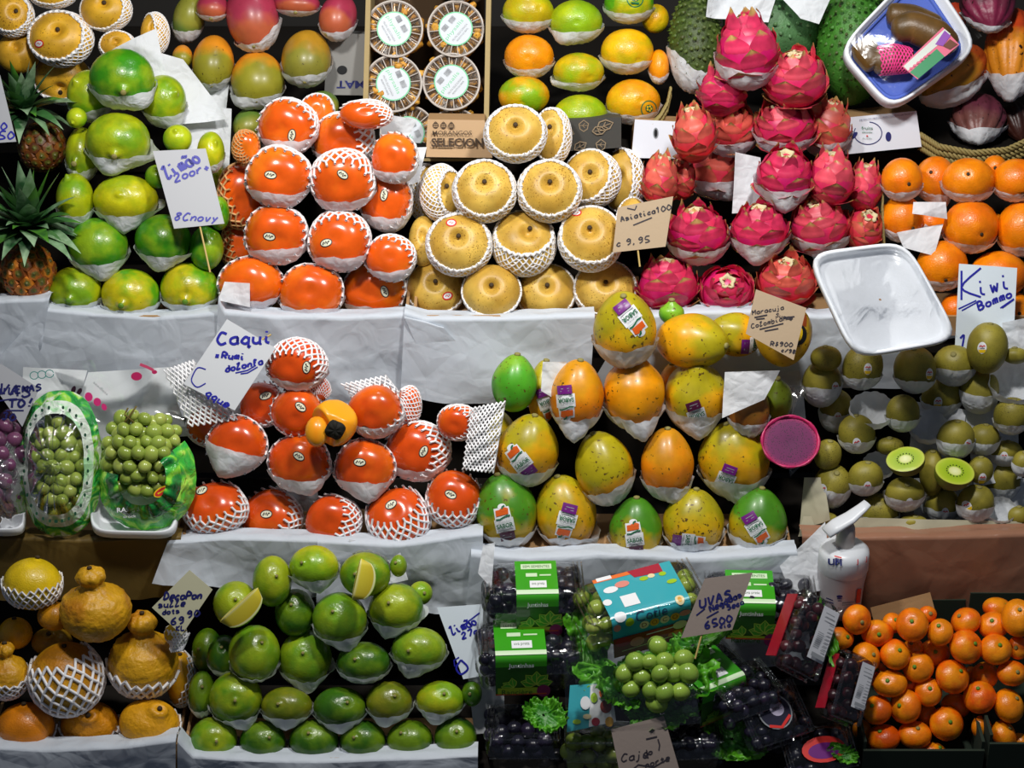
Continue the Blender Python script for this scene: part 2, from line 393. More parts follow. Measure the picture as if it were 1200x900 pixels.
BODIES = []                      # what is already placed: (centre, half sizes in the screen frame)
def settle(px, py, w, h, plane, off=0.0, tight=.93, depthf=1.0, push=.11):
    """starts on the pile's face and slides back along the line of sight until nothing is in the way"""
    t = plane.t(px, py) + off; best = t; k = 0
    while k < push:
        s = t / FPX; c = at_depth(px, py, t); hw = np.array([w * s, h * s, (w + h) / 2 * s * depthf]); ok = True
        for (c2, h2) in BODIES:
            d = (c - c2); e = np.array([d @ RX, d @ UP, d @ TO]) / (hw + h2)
            if e @ e < tight * tight: ok = False; break
        if ok: break
        t += .003; k += .003
    BODIES.append((c, hw)); return c, hw
def body(kind, c, hw, axis=(0, .2, 1), spin=None, matname=None, col='#ff8800', c2=None, mix=.45, parent=None, name='flesh', seed=None, res=None, stretch=None):
    """a body that fills the given half sizes; its axis is given as (right, up, towards the camera)"""
    r = np.random.default_rng(int(rng.integers(1e9)) if seed is None else seed)
    nt_, npz = res or RES.get(kind, (28, 22)); T, P, Q, t = topo(nt_, npz)
    V, g = shape(kind, T, P, r)
    F = frame(axis, r.uniform(0, 6.28) if spin is None else spin, hint=(0, 1, 0) if abs(axis[1]) < .9 else (0, 0, 1))
    S = V @ F.T                                           # in the screen frame
    lo, hi = S.min(0), S.max(0); mid = (lo + hi) / 2
    sc = np.array([2 * hw[0] / (hi[0] - lo[0]), 2 * hw[1] / (hi[1] - lo[1]), 0]); sc[2] = (sc[0] + sc[1]) / 2
    if stretch: sc[2] *= stretch
    S = (S - mid) * sc; W = S @ SF.T
    o = mob(name, W, Q, t, MAT[matname or kind], parent, c, g=g)
    o.color = hexc(col)[:3] + (mix,); o['c2'] = list(hexc(c2 or col)[:3])
    tip = (np.array([0, 0, V[:, 2].max()]) @ F.T - mid) * sc
    o_tip = c + SF @ tip
    return o, o_tip, F

_BV = {}
def hull(b):
    me = b.data
    if me.name not in _BV: _BV[me.name] = BVHTree.FromPolygons([v.co.copy() for v in me.vertices], [tuple(q.vertices) for q in me.polygons])
    return _BV[me.name]
def conform(S, b, hw):
    """screen-frame offsets S (already about hw in size) rescaled so that they lie on the body itself"""
    if b is None: return S
    t = hull(b); W = S @ SF.T; out = S.copy()
    for i, q in enumerate(W):
        L = np.linalg.norm(q); d = Vector(q / L); h = t.ray_cast(d * .4, -d)
        e = np.linalg.norm(S[i] / np.asarray(hw))
        if h[0] is not None: out[i] = S[i] / L * (.4 - h[3]) * e
    return out
def wrap(c, hw, parent, down=(0, -.86, -.5), amax=84, corner=None, ck=.28, k=1.05, mat=None, name='paper_wrap', seed=None, jag=4, body_=None):
    """tissue paper cupped round the underside of a fruit; corner = directions (x, y, z) in which a corner sticks out"""
    r = np.random.default_rng(int(rng.integers(1e9)) if seed is None else seed); sd = int(r.integers(1e6))
    nr, nc = 14, 44; F = frame(down, 0, hint=(0, 0, 1))
    ph = np.arange(nc) / nc * 2 * math.pi
    cs, sn = np.stack([np.cos(ph), np.sin(ph), 0 * ph], 1), None
    rim = math.radians(amax) + math.radians(jag) * vnoise(cs * 2.6, sd, 5) * 1.5 + math.radians(jag * .5) * vnoise(cs * 9, sd + 1, 5)
    tt = np.linspace(.004, 1, nr)[:, None]; T = tt * rim[None, :]; P = np.broadcast_to(ph[None], T.shape)
    D = np.stack([np.sin(T) * np.cos(P), np.sin(T) * np.sin(P), np.cos(T)], -1).reshape(-1, 3)
    Ds = D @ F.T
    pleat = (.012 + .022 * np.broadcast_to(tt ** 2, T.shape).ravel()) * np.sin(np.broadcast_to(P, T.shape).ravel() * 13 + 4 * vnoise(D * 3, sd + 2))
    rad = k + pleat + .03 * np.abs(vnoise(D * 6, sd + 3, 8)) + .03 * (np.broadcast_to(tt, T.shape).ravel() ** 6)
    for q in (corner or []):
        q = np.array(q, float); q /= np.linalg.norm(q); ang = np.arccos(np.clip(Ds @ q, -1, 1)); rad = rad + ck * np.clip(1 - ang / .62, 0, 1) ** 1.25
    S = conform(Ds * rad[:, None] * np.asarray(hw), body_, hw)
    o = mob(name, S @ SF.T, grid_quads(nr, nc, True)[:, ::-1], None, mat or PAPER, parent, c)
    return o

def net(c, hw, parent, axis=(0, -.2, 1), opening=68, m=18, rows=9, r=.042, stub=.16, mat=None, end=160, name='foam_net', k=1.03, rim=False, seed=None, body_=None):
    """foam sleeve: a diamond lattice of soft strands round the fruit, open towards its axis"""
    rr = np.random.default_rng(int(rng.integers(1e9)) if seed is None else seed)
    F = frame(axis, rr.uniform(0, 6.28), hint=(0, 1, 0)); ths = np.radians(np.linspace(opening, end, rows + 1))
    def pt(i, j, lift=0.0):
        th = ths[i] + .05 * math.sin(j * 1.7 + i); ph = (j + .5 * (i % 2)) / m * 2 * math.pi
        return np.array([math.sin(th) * math.cos(ph), math.sin(th) * math.sin(ph), math.cos(th)]) * (k + lift)
    G = np.array([[pt(i, j, .03 if i == 0 else 0) for j in range(m)] for i in range(rows + 1)])
    A, B = [], []
    for i in range(rows):
        sh = 1 if i % 2 else -1
        a = G[i]; A.append(a); B.append(G[i + 1])
        A.append(a); B.append(np.roll(G[i + 1], -sh, axis=0))
    if stub and not rim:
        th = ths[0] - stub; ph = np.arange(m) / m * 2 * math.pi
        tipn = np.stack([np.sin(th) * np.cos(ph), np.sin(th) * np.sin(ph), np.full(m, np.cos(th))], 1) * (k + .07)
        A.append(G[0]); B.append(tipn)
    if rim:
        A.append(G[0]); B.append(np.roll(G[0], -1, axis=0)); th = ths[0]
    A = np.concatenate(A) @ F.T * hw; B = np.concatenate(B) @ F.T * hw
    if body_ is not None: A = conform(A, body_, hw); B = conform(B, body_, hw)
    mean = float(np.mean(hw)); V, Q = tubes(A, B, r * mean, 5)
    mb = MB().add(V, Q)
    if rim:                                                # rolled scalloped lip of a stretched sleeve
        ph = np.arange(m * 4) / (m * 4) * 2 * math.pi; th = ths[0] + .035 * np.sin(ph * m)
        P = np.stack([np.sin(th) * np.cos(ph), np.sin(th) * np.sin(ph), np.cos(th)], 1) * (k + .02) @ F.T * hw
        V, Q = tubes(P, np.roll(P, -1, axis=0), r * 1.5 * mean, 6); mb.add(V, Q)
    o = mb.obj(name, mat or FOAM, parent, c)
    o.data.transform(Matrix(SF.tolist()).to_4x4()); return o

# ------------------------------------------------------------------ flat prints laid onto a curved body
def shp_ellipse(cx, cy, a, b, m, n=24, rings=3):
    V = [[cx, cy]]; t = []
    for k in range(1, rings + 1):
        for i in range(n):
            q = i / n * 6.2832; V.append([cx + a * k / rings * math.cos(q), cy + b * k / rings * math.sin(q)])
    for i in range(n):
        t.append([0, 1 + i, 1 + (i + 1) % n])
        for k in range(rings - 1):
            A, B, C, D = 1 + k * n + i, 1 + k * n + (i + 1) % n, 1 + (k + 1) * n + (i + 1) % n, 1 + (k + 1) * n + i
            t += [[A, D, C], [A, C, B]]
    return np.array(V), t, m
def shp_quad(p, m, n=6):
    """four corners, counter-clockwise"""
    p = np.array(p, float); u = np.linspace(0, 1, n + 1); V = []; t = []
    for b in u:
        for a in u: V.append((p[0] * (1 - a) + p[1] * a) * (1 - b) + (p[3] * (1 - a) + p[2] * a) * b)
    for i in range(n):
        for j in range(n):
            A = i * (n + 1) + j; t += [[A, A + 1, A + n + 2], [A, A + n + 2, A + n + 1]]
    return np.array(V), t, m
def shp_rect(x0, y0, x1, y1, m, n=6): return shp_quad([(x0, y0), (x1, y0), (x1, y1), (x0, y1)], m, n)
def shp_line(pts, wd, m):
    P = np.array(pts, float); T = np.gradient(P, axis=0); T /= np.linalg.norm(T, axis=1, keepdims=True) + 1e-9
    Nn = np.stack([-T[:, 1], T[:, 0]], 1) * wd / 2; V = np.concatenate([P + Nn, P - Nn]); k = len(P); t = []
    for i in range(k - 1): t += [[i, k + i, k + i + 1], [i, k + i + 1, i + 1]]
    return V, t, m
_TXT = {}
def shp_text(s, x, y, h, m, wd=None, center=True, bold=0.0):
    key = (s, bold)
    if key not in _TXT:
        cu = bpy.data.curves.new('t', 'FONT'); cu.body = s; cu.offset = bold; cu.resolution_u = 2
        ob = bpy.data.objects.new('t', cu); COL.objects.link(ob); dg = bpy.context.evaluated_depsgraph_get(); dg.update()
        me = bpy.data.meshes.new_from_object(ob.evaluated_get(dg)); me.calc_loop_triangles()
        V = np.array([v.co[:2] for v in me.vertices]); t = [list(q.vertices) for q in me.loop_triangles]
        bpy.data.objects.remove(ob); bpy.data.curves.remove(cu); bpy.data.meshes.remove(me); _TXT[key] = (V, t)
    V, t = _TXT[key]; V = V.copy(); lo, hi = V.min(0), V.max(0); sy = h / (hi[1] - lo[1]); sx = sy if wd is None else wd / (hi[0] - lo[0])
    V = (V - lo) * [sx, sy]
    if center: V -= V.max(0) / 2
    return V + [x, y], t, m
def xf(shapes, rot=0, s=1.0, at=(0, 0)):
    c, n = math.cos(math.radians(rot)), math.sin(math.radians(rot))
    return [((np.asarray(V) * s) @ np.array([[c, n], [-n, c]]) + at, t, m) for V, t, m in shapes]
def decal(target, c, shapes, mats, parent, name='sticker', lift=.0006, label=None):
    """shapes in metres on the screen plane through c; each later shape lies slightly above the one before"""
    me = target.data; tc = parent_loc(target)
    key = me.name
    if key not in decal.cache:
        me.calc_loop_triangles()
        decal.cache[key] = BVHTree.FromPolygons([v.co.copy() for v in me.vertices], [tuple(q.vertices) for q in me.loop_triangles])
    bvh = decal.cache[key]; mb = MB(); to = Vector(TO)
    for k, (V, t, m) in enumerate(shapes):
        out = []; okv = []
        for x, y in V:
            p = Vector(c - tc + RX * x + UP * y); hit = bvh.ray_cast(p + to * .3, -to)
            if hit[0] is None: out.append(p); okv.append(False)
            else: out.append(hit[0] + to * lift * (1 + .45 * k)); okv.append(True)
        okt = [q for q in t if all(okv[i] for i in q)]
        if okt: mb.add([tuple(v) for v in out], tris=okt, m=m)
    if mb.n == 0: return None
    o = mb.obj(name, mats, parent, tc)
    if label: o['label'] = label
    return o
decal.cache = {}
SM = [BLACK, plain('sticker_cream', '#e9e9cf', .4), plain('sticker_red', '#d8322c', .4), WHITE, plain('sticker_purple', '#6d1a78', .35), plain('sticker_green', '#1d6b45', .4),
      plain('sticker_orange', '#e2611c', .4), plain('sticker_yellow', '#f1c81c', .4), plain('sticker_grey', '#8b8f94', .5), plain('sticker_maroon', '#4c1434', .35)]
def persimmon_sticker(b, c, hw, dx, dy, rot, parent):
    a = .0086
    sh = [shp_ellipse(0, 0, a, a * .66, 0), shp_ellipse(0, 0, a * .86, a * .52, 1),
          shp_line([(-.6 * a, -.2 * a), (-.35 * a, .22 * a), (-.2 * a, -.1 * a), (0, .22 * a), (.15 * a, -.22 * a), (.35 * a, .1 * a), (.6 * a, .12 * a)], a * .2, 0)]
    decal(b, c, xf(sh, rot, 1, (dx * hw[0], dy * hw[1])), SM, parent)
def pear_sticker(b, c, hw, dx, dy, rot, parent):
    a = .0075
    sh = [shp_ellipse(0, 0, a, a * .75, 2), shp_ellipse(0, 0, a * .75, a * .5, 3), shp_line([(-.4 * a, 0), (-.1 * a, .2 * a), (.1 * a, -.2 * a), (.4 * a, .1 * a)], a * .15, 2)]
    decal(b, c, xf(sh, rot, 1, (dx * hw[0], dy * hw[1])), SM, parent)
def kiwi_sticker(b, c, hw, dx, dy, rot, parent):
    a = .0068
    sh = [shp_ellipse(0, 0, a * .8, a * 1.15, 3), shp_quad([(-.72 * a, -.35 * a), (-.45 * a, -.98 * a), (.45 * a, -.98 * a), (.72 * a, -.35 * a)], 7), shp_line([(-.5 * a, .25 * a), (-.2 * a, .45 * a), (0, .2 * a), (.3 * a, .45 * a), (.5 * a, .25 * a)], a * .22, 2),
          shp_line([(-.4 * a, -.08 * a), (.4 * a, -.05 * a)], a * .14, 8)]
    decal(b, c, xf(sh, rot, 1, (dx * hw[0], dy * hw[1])), SM, parent)
def papaya_sticker(b, c, hw, dx, dy, rot, parent, s=1.0, dark=False, upto=3):
    """top: orange papaya emblem with a green stalk and wave; middle: white block SABOR; bottom: purple block"""
    u = .0118 * s; pu = 9 if dark else 4
    sh = [shp_quad([(-u, .35 * u), (u, .35 * u), (.92 * u, 1.95 * u), (-.92 * u, 1.95 * u)], 3), shp_ellipse(.1 * u, 2.05 * u, .5 * u, .35 * u, 3, 14, 2),
          shp_rect(-1.15 * u, -1.05 * u, 1.15 * u, .6 * u, 3),
          shp_quad([(-.8 * u, .98 * u), (.7 * u, 1.05 * u), (.8 * u, 1.75 * u), (-.75 * u, 1.7 * u)], 6), shp_ellipse(.25 * u, 1.68 * u, .5 * u, .22 * u, 6, 14, 2),
          shp_line([(.05 * u, 1.75 * u), (.15 * u, 2.0 * u), (.45 * u, 2.12 * u)], .2 * u, 5),
          shp_line([(-.9 * u, .62 * u), (-.4 * u, .58 * u), (0, .75 * u), (.5 * u, .88 * u), (.88 * u, .84 * u)], .17 * u, 5),
          shp_text('SELEÇÃO', 0, .22 * u, .2 * u, 8, 1.5 * u), shp_text('SABOR', 0, -.28 * u, .56 * u, 5, 2.0 * u, bold=.02), shp_line([(-.9 * u, -.8 * u), (.9 * u, -.8 * u)], .09 * u, 8),
          shp_quad([(-.85 * u, -2.15 * u), (.95 * u, -2.15 * u), (.95 * u, -1.05 * u), (-.85 * u, -1.05 * u)], pu), shp_line([(-.5 * u, -1.42 * u), (.6 * u, -1.42 * u)], .09 * u, 8), shp_line([(-.5 * u, -1.72 * u), (.5 * u, -1.72 * u)], .09 * u, 8)]
    decal(b, c, xf(sh, rot, 1, (dx * hw[0], dy * hw[1])), SM, parent)

ORD = ['first', 'second', 'third', 'fourth', 'fifth', 'sixth', 'seventh', 'eighth', 'ninth', 'tenth', 'eleventh', 'twelfth']
def place_word(i, n):
    if n == 1: return 'alone'
    if n == 2: return ('left one', 'right one')[i]
    if n == 3: return ('left one', 'middle one', 'right one')[i]
    return 'leftmost' if i == 0 else ('rightmost' if i == n - 1 else (ORD[i] + ' from left'))
STEMM = plain('dry_stalk', '#8a8248', .7); STEMG = plain('green_stalk', '#5d8a1c', .6); STEMD = plain('dark_scar', '#3a2a14', .8)

def stalk(name, tip, axis, r, mat, parent, ln=.15):
    """small button at the tip of a fruit"""
    F = frame(SF @ np.array(axis, float)); V, Q, t = lathe([(r * .7, -ln * r), (r, 0), (r * .95, ln * r), (r * .5, ln * 1.4 * r)], 10)
    return mob(name, V @ F.T, Q, t, mat, parent, tip)
# ------------------------------------------------------------------ the shop fittings (setting)
def sbox(name, x0, x1, y0, y1, z0, z1, mat, kind='structure', parent=None):
    V, Q = box_vq(((x0 + x1) / 2, (y0 + y1) / 2, (z0 + z1) / 2), (x1 - x0, y1 - y0, z1 - z0))
    c = V.mean(0); o = mob(name, V - c, Q, None, mat, parent, c, smooth=False)
    if kind: o['kind'] = kind
    return o
FZ = {}
for nm, pl in (('1', T1), ('2', T2), ('3', T3), ('4', T4)):
    FZ[nm] = pl.z - .047
sbox('floor', -1.2, 1.2, -1.6, 1.4, -.02, 0, plain('market_floor', '#3c3a38', .7))
sbox('wall_back', -1.2, 1.2, 1.10, 1.16, 0, 2.4, plain('back_wall_paint', '#23211f', .9))
def slope_board(pl, y_top, off, name='trim_1'):
    d = .010; n = pl.n; base = pl.p - n * off
    a = (y_top - base[1]) / math.cos(pl.a)
    P = [base + np.array([x, math.cos(pl.a) * s, math.sin(pl.a) * s]) for s in (-.02, a) for x in (-.95, .95)]
    P = P + [p - n * d for p in P]
    V = np.array(P); c = V.mean(0)
    o = mob(name, V - c, [[0, 1, 3, 2], [4, 6, 7, 5], [0, 4, 5, 1], [2, 3, 7, 6], [0, 2, 6, 4], [1, 5, 7, 3]], None, DCARD, None, c, smooth=False); o['kind'] = 'structure'
steps = [(T1, FZ['1'], T2), (T2, FZ['2'], T3), (T3, FZ['3'], T4), (T4, FZ['4'], None)]
for i, (pl, z, nx) in enumerate(steps):
    y1 = (nx.y - .05) if nx else 1.09
    sbox('trim_%d' % (i + 2), -.95, .95, pl.y - .040, y1, max(z - .03, 0), z, DARK)           # the shelf board of this step
    if i: sbox('trim_%d' % (i + 12), -.95, .95, pl.y - .036, pl.y - .028, steps[i - 1][1], z - .03, DARK)

# ------------------------------------------------------------------ the piles of fruit
def look(kind, col): return col
def make(kind, x, y, w, h, pile, label, cat, group, o):
    """one fruit with its parts; o = options"""
    pl = o.get('plane'); c, hw = settle(x, y, w, h, pl, o.get('off', 0.0), o.get('tight', .93), o.get('dep', 1.0))
    root = empty(o.get('name', kind).replace(' ', '_'), c - np.array([0, 0, hw[1]]), label, cat, group)
    b, tip, F = body(o.get('shape', kind), c, hw, o.get('ax', (0, 0, 1)), o.get('spin'), o.get('mat', kind), o.get('col', '#ff8800'), o.get('c2'), o.get('mix', .45), root, o.get('bname', 'skin'))
    fl = o.get('f', '')
    if 'W' in fl:
        cor = o.get('cor')
        wrap(c, hw, root, o.get('dn', (0, -.86, -.5)), o.get('am', 86) - 7, cor, o.get('ck', .28), body_=b)
    if 'N' in fl:
        kw = dict(o.get('net', {})); net(c, hw, root, body_=b, **kw)
    return root, b, c, hw, tip
def pile(rows, defaults, pilename, cat, group, base, fin, phrase=None, names=None):
    """rows run from the top of the pile to the bottom, the order in which they lie on one another"""
    nr = len(rows)
    rn = names or (['top row'] + [ORD[k] + ' row down' for k in range(1, nr - 1)] + ['bottom row'] if nr > 1 else ['row'])
    todo = []
    for ri, row in enumerate(rows):
        srt = sorted(row, key=lambda q: q[0])
        for k, it in enumerate(row):
            x, y, w, h = it[:4]; o = dict(defaults); o.update(it[4] if len(it) > 4 else {})
            pos = place_word(srt.index(it), len(srt)); word = o.get('word', base(o))
            label = o.get('label') or '%s, %s, %s%s' % (word, pilename, rn[ri], '' if pos == 'alone' else ', ' + pos)
            todo.append((o.get('pri', ri), ri, k, x, y, w, h, label, o))
    for pr, ri, k, x, y, w, h, label, o in sorted(todo, key=lambda q: q[:3]):
        r = make(o.pop('kind', None) or defaults['kind'], x, y, w, h, pilename, label, cat, group, o)
        fin(o, *r)

# pears (top tier, middle)
NETP = dict(axis=(0, .12, 1), opening=62, m=30, rows=13, r=.030, rim=True, k=1.0, end=150)
def pear_fin(o, root, b, c, hw, tip):
    ax = np.array(o.get('ax', (0, 0, 1)), float); ax /= np.linalg.norm(ax)
    if 'X' not in o.get('f', ''): stalk('calyx', c + SF @ (ax * np.array(hw) * np.array([1, 1, .62])), ax, .0034, STEMD, root, .6)
    if 's' in o: pear_sticker(b, c, hw, *o['s'], root)
def P(x, y, w, h, f='N', **k):
    k['f'] = f; k.setdefault('ax', (0, .25, 1)); return (x, y, w, h, k)
def nt(**k): d = dict(NETP); d.update(k); return d
PD = dict(kind='asian pear', plane=T3, col='#d9b452', c2='#c49a3c', mix=.38, net=NETP, tight=.93)
pile([[P(604, 157, 37, 34, net=nt(opening=60)), P(648, 160, 22, 34, net=nt(axis=(-.5, .1, 1)), ax=(-.2, .3, 1))],
      [P(568, 224, 38, 37, net=nt(opening=60)), P(644, 224, 38, 37, net=nt(opening=60)), P(694, 210, 34, 34, net=nt(axis=(-.6, .3, 1), opening=66), ax=(-.1, .2, 1)), P(731, 212, 25, 38, net=nt(axis=(-.9, .1, .8), opening=72), ax=(-.4, .2, 1)), P(517, 226, 25, 34, net=nt(axis=(.9, .0, .9), opening=48), ax=(.3, .2, 1)), P(497, 226, 20, 34, net=nt(axis=(.9, 0, .7), opening=70), f='NX')],
      [P(538, 287, 39, 37, net=nt(opening=63), s=(-.22, .66, 0)), P(614, 286, 38, 38, net=nt(axis=(0, .75, 1), opening=60), ax=(.2, .5, 1)), P(692, 281, 38, 38, net=nt(axis=(0, .35, 1), opening=66), ax=(-.05, .35, 1), s=(-.45, .82, 0)), P(496, 283, 17, 30, f='X'), P(742, 262, 20, 30, net=nt(axis=(-.3, .4, 1)), f='NX')],
      [P(511, 339, 34, 34, net=nt(axis=(0, .5, 1), opening=84), s=(.42, -.26, 20)), P(576, 343, 34, 33, net=nt(axis=(0, .5, 1), opening=84)), P(641, 343, 34, 33, net=nt(axis=(-.2, .3, 1), opening=84)), P(709, 340, 37, 34, net=nt(axis=(.0, .25, 1), opening=72))]],
     PD, 'pear pile', 'pear', 'pears in the yellow pear pile', lambda o: 'yellow Asian pear' + (' with small red sticker' if 's' in o else ''), pear_fin)

# upper persimmons (top tier)
NETK = dict(axis=(0, -.25, 1), opening=72, m=20, rows=9, r=.040, k=1.02)
def nk(**k): d = dict(NETK); d.update(k); return d
def pers_fin(o, root, b, c, hw, tip):
    if 's' in o: persimmon_sticker(b, c, hw, *o['s'], root)
def K(x, y, w, h, f='NW', **k):
    k['f'] = f; k.setdefault('ax', (rng.uniform(-.25, .25), rng.uniform(-.35, .05), 1)); return (x, y, w, h, k)
KD = dict(kind='persimmon', plane=T3, col='#f07c18', c2='#e25a10', mix=.38, net=NETK)
def pers_word(o):
    return ('yellow-netted ' if o.get('ynet') else '') + ('red-orange' if o.get('red') else 'orange') + ' persimmon' + (' with sticker' if 's' in o else '')
pile([[K(429, 134, 31, 17, 'N', pri=2.8, net=nk(axis=(-.8, -.6, .9), opening=80))],
      [K(338, 148, 35, 33, pri=2.5, net=nk(axis=(-.3, -.3, 1), opening=76), s=(.18, -.4, 75)), K(403, 165, 35, 33, pri=2.5, net=nk(axis=(-.5, -.25, 1), opening=66)), K(463, 185, 27, 29, pri=2.6, net=nk(axis=(-.3, .1, 1), opening=80)), K(372, 132, 20, 22, 'N', pri=2.7, net=nk(axis=(0, -.3, 1), opening=75))],
      [K(327, 207, 38, 36, 'NW', s=(-.18, -.02, -10), net=nk(axis=(0, -.25, 1), opening=73)), K(402, 211, 37, 36, s=(.05, .1, -35), net=nk(axis=(0, -.55, 1), opening=66), am=80), K(453, 237, 30, 34, s=(-.05, .18, 80), net=nk(axis=(-.2, .2, 1), opening=78)), K(284, 230, 28, 38, 'N', red=1, col='#c8481a', net=nk(axis=(.7, .2, .8), opening=72, mat=FOAMY, k=1.04), ynet=1), K(288, 172, 16, 20, 'N', net=nk(axis=(.5, 0, .8), opening=50, mat=FOAMY), ynet=1)],
      [K(324, 275, 36, 34, s=(-.15, -.12, -10), net=nk(axis=(-.1, -.1, 1), opening=76)), K(398, 282, 36, 35, s=(-.38, -.12, 15), net=nk(axis=(-.05, -.35, 1), opening=70)), K(458, 302, 29, 27, net=nk(axis=(-.25, -.3, 1), opening=72)), K(281, 288, 22, 30, 'N', red=1, col='#b04014', net=nk(axis=(.6, .1, .8), opening=60, mat=FOAMY), ynet=1)],
      [K(294, 333, 38, 32, col='#f2720f', net=nk(axis=(.1, -.1, 1), opening=80)), K(365, 343, 37, 33, net=nk(axis=(0, -.1, 1), opening=78)), K(439, 341, 37, 34, s=(.36, -.05, -70), net=nk(axis=(-.1, -.1, 1), opening=76))]],
     KD, 'upper pile', 'persimmon', 'persimmons in the upper pile', pers_word, pers_fin)

# big limes, far left (top tier)
def lime_fin(o, root, b, c, hw, tip):
    if 'n' in o.get('f', ''): stalk('stem_button', tip, o.get('ax', (0, 0, 1)), .0042, STEMG if 'g' in o.get('f', '') else STEMM, root, .5)
def G(x, y, w, h, f='W', **k):
    k['f'] = f; return (x, y, w, h, k)
GRN = dict(col='#3a8a10', c2='#86a81a', mix=.42); YGR = dict(col='#a9b412', c2='#76a016', mix=.40); YEL = dict(col='#c8c414', c2='#9ab014', mix=.40); PALE = dict(col='#76ae1a', c2='#b5c41a', mix=.45); MIXG = dict(col='#5aa514', c2='#c9bd16', mix=.50)
NIP = (-.05, -.55, 1)
LD = dict(kind='lime', plane=T3, name='large_lime')
pile([[G(143, 92, 38, 35, 'Wn', ax=(.2, -.62, 1), cor=[(.65, -.8, .2)], **GRN), G(105, 112, 26, 30, 'W', ax=(-.3, .3, .5), **PALE), G(192, 118, 26, 30, 'W', ax=(.6, .2, .7), cor=[(.5, -.8, 0)], **YGR), G(217, 126, 21, 27, '', ax=(1, .2, .4), **PALE), G(90, 138, 12, 12, '', ax=(-.3, -.6, .8), **PALE)],
      [G(138, 165, 38, 33, 'Wn', ax=(.05, -.7, 1), cor=[(-.2, -1, .3), (.9, -.4, .1)], ck=.35, **YGR), G(96, 181, 19, 32, 'Wn', ax=(-.2, -.4, 1), **YGR), G(208, 163, 17, 17, '', ax=(0, .5, 1), **PALE), G(247, 178, 16, 24, 'W', ax=(.4, .3, .7), **YEL)],
      [G(147, 234, 38, 29, 'W', ax=(-.05, .1, 1), cor=[(0, -1, .2), (.9, .1, 0), (-.9, .1, 0)], ck=.4, shape='green lime', **YEL), G(88, 234, 22, 31, 'W', ax=(-.3, .8, .5), **YGR), G(184, 207, 14, 14, '', ax=(0, .5, 1), **GRN), G(251, 213, 15, 22, '', ax=(.3, .3, .8), **YEL), G(257, 250, 12, 20, '', ax=(.3, .3, .8), **GRN)],
      [G(115, 288, 35, 33, 'W', ax=(-.1, .8, .6), cor=[(.2, -1, .2)], shape='green lime', **GRN), G(191, 281, 33, 30, 'W', ax=(.3, .75, .6), cor=[(-.1, -1, .2), (.8, -.3, .2)], shape='green lime', **GRN), G(242, 291, 20, 26, '', ax=(.5, .5, .6), **GRN)],
      [G(88, 340, 31, 28, 'Wng', ax=(-.05, -.45, 1), **YGR), G(153, 345, 34, 30, 'Wng', ax=(-.15, -.45, 1), **MIXG), G(222, 338, 34, 31, 'Wng', ax=(0, -.52, 1), **MIXG)]],
     LD, 'far left pile', 'lime', 'large limes in the far left pile', lambda o: {'#3a8a10': 'dark green', '#76ae1a': 'light green', '#a9b412': 'yellow-green', '#c8c414': 'yellow', '#5aa514': 'mottled green'}[o['col']] + ' large lime', lime_fin)

# oranges, far right (top tier)
def OR(x, y, w, h, f='W', **k):
    k['f'] = f; k.setdefault('ax', (rng.uniform(-.6, .6), rng.uniform(-.8, .3), 1)); return (x, y, w, h, k)
OD = dict(kind='orange', plane=T3, col='#f58a04', c2='#ef7503', mix=.42)
pile([[OR(1135, 211, 31, 26, ax=(-.2, .2, 1)), OR(1096, 210, 24, 27, cor=[(-.7, .8, .2), (.3, -.9, .2)], ck=.3), OR(1057, 210, 24, 25), OR(1192, 211, 29, 25, ax=(.1, -.9, .8)), OR(1166, 196, 14, 14, '')],
      [OR(1138, 265, 32, 31, am=80), OR(1198, 268, 30, 32, am=80), OR(1057, 256, 25, 27, cor=[(1, -.4, .3)], ck=.5), OR(1090, 262, 22, 20, cor=[(0, .9, .6)], ck=.3), OR(1166, 262, 12, 12, '')],
      [OR(1104, 311, 30, 29, ax=(0, -.85, 1), cor=[(-.3, .9, .3)]), OR(1170, 322, 34, 28, '')],
      [OR(1118, 363, 16, 18, ''), OR(1189, 368, 20, 26, '')]],
     OD, 'far right pile', 'orange', 'oranges in the far right pile', lambda o: 'orange' + (' in white paper' if 'W' in o['f'] else ' without paper'), lambda o, root, b, c, hw, tip: stalk('navel_scar', tip, o['ax'], .0026, STEMD, root, .3))

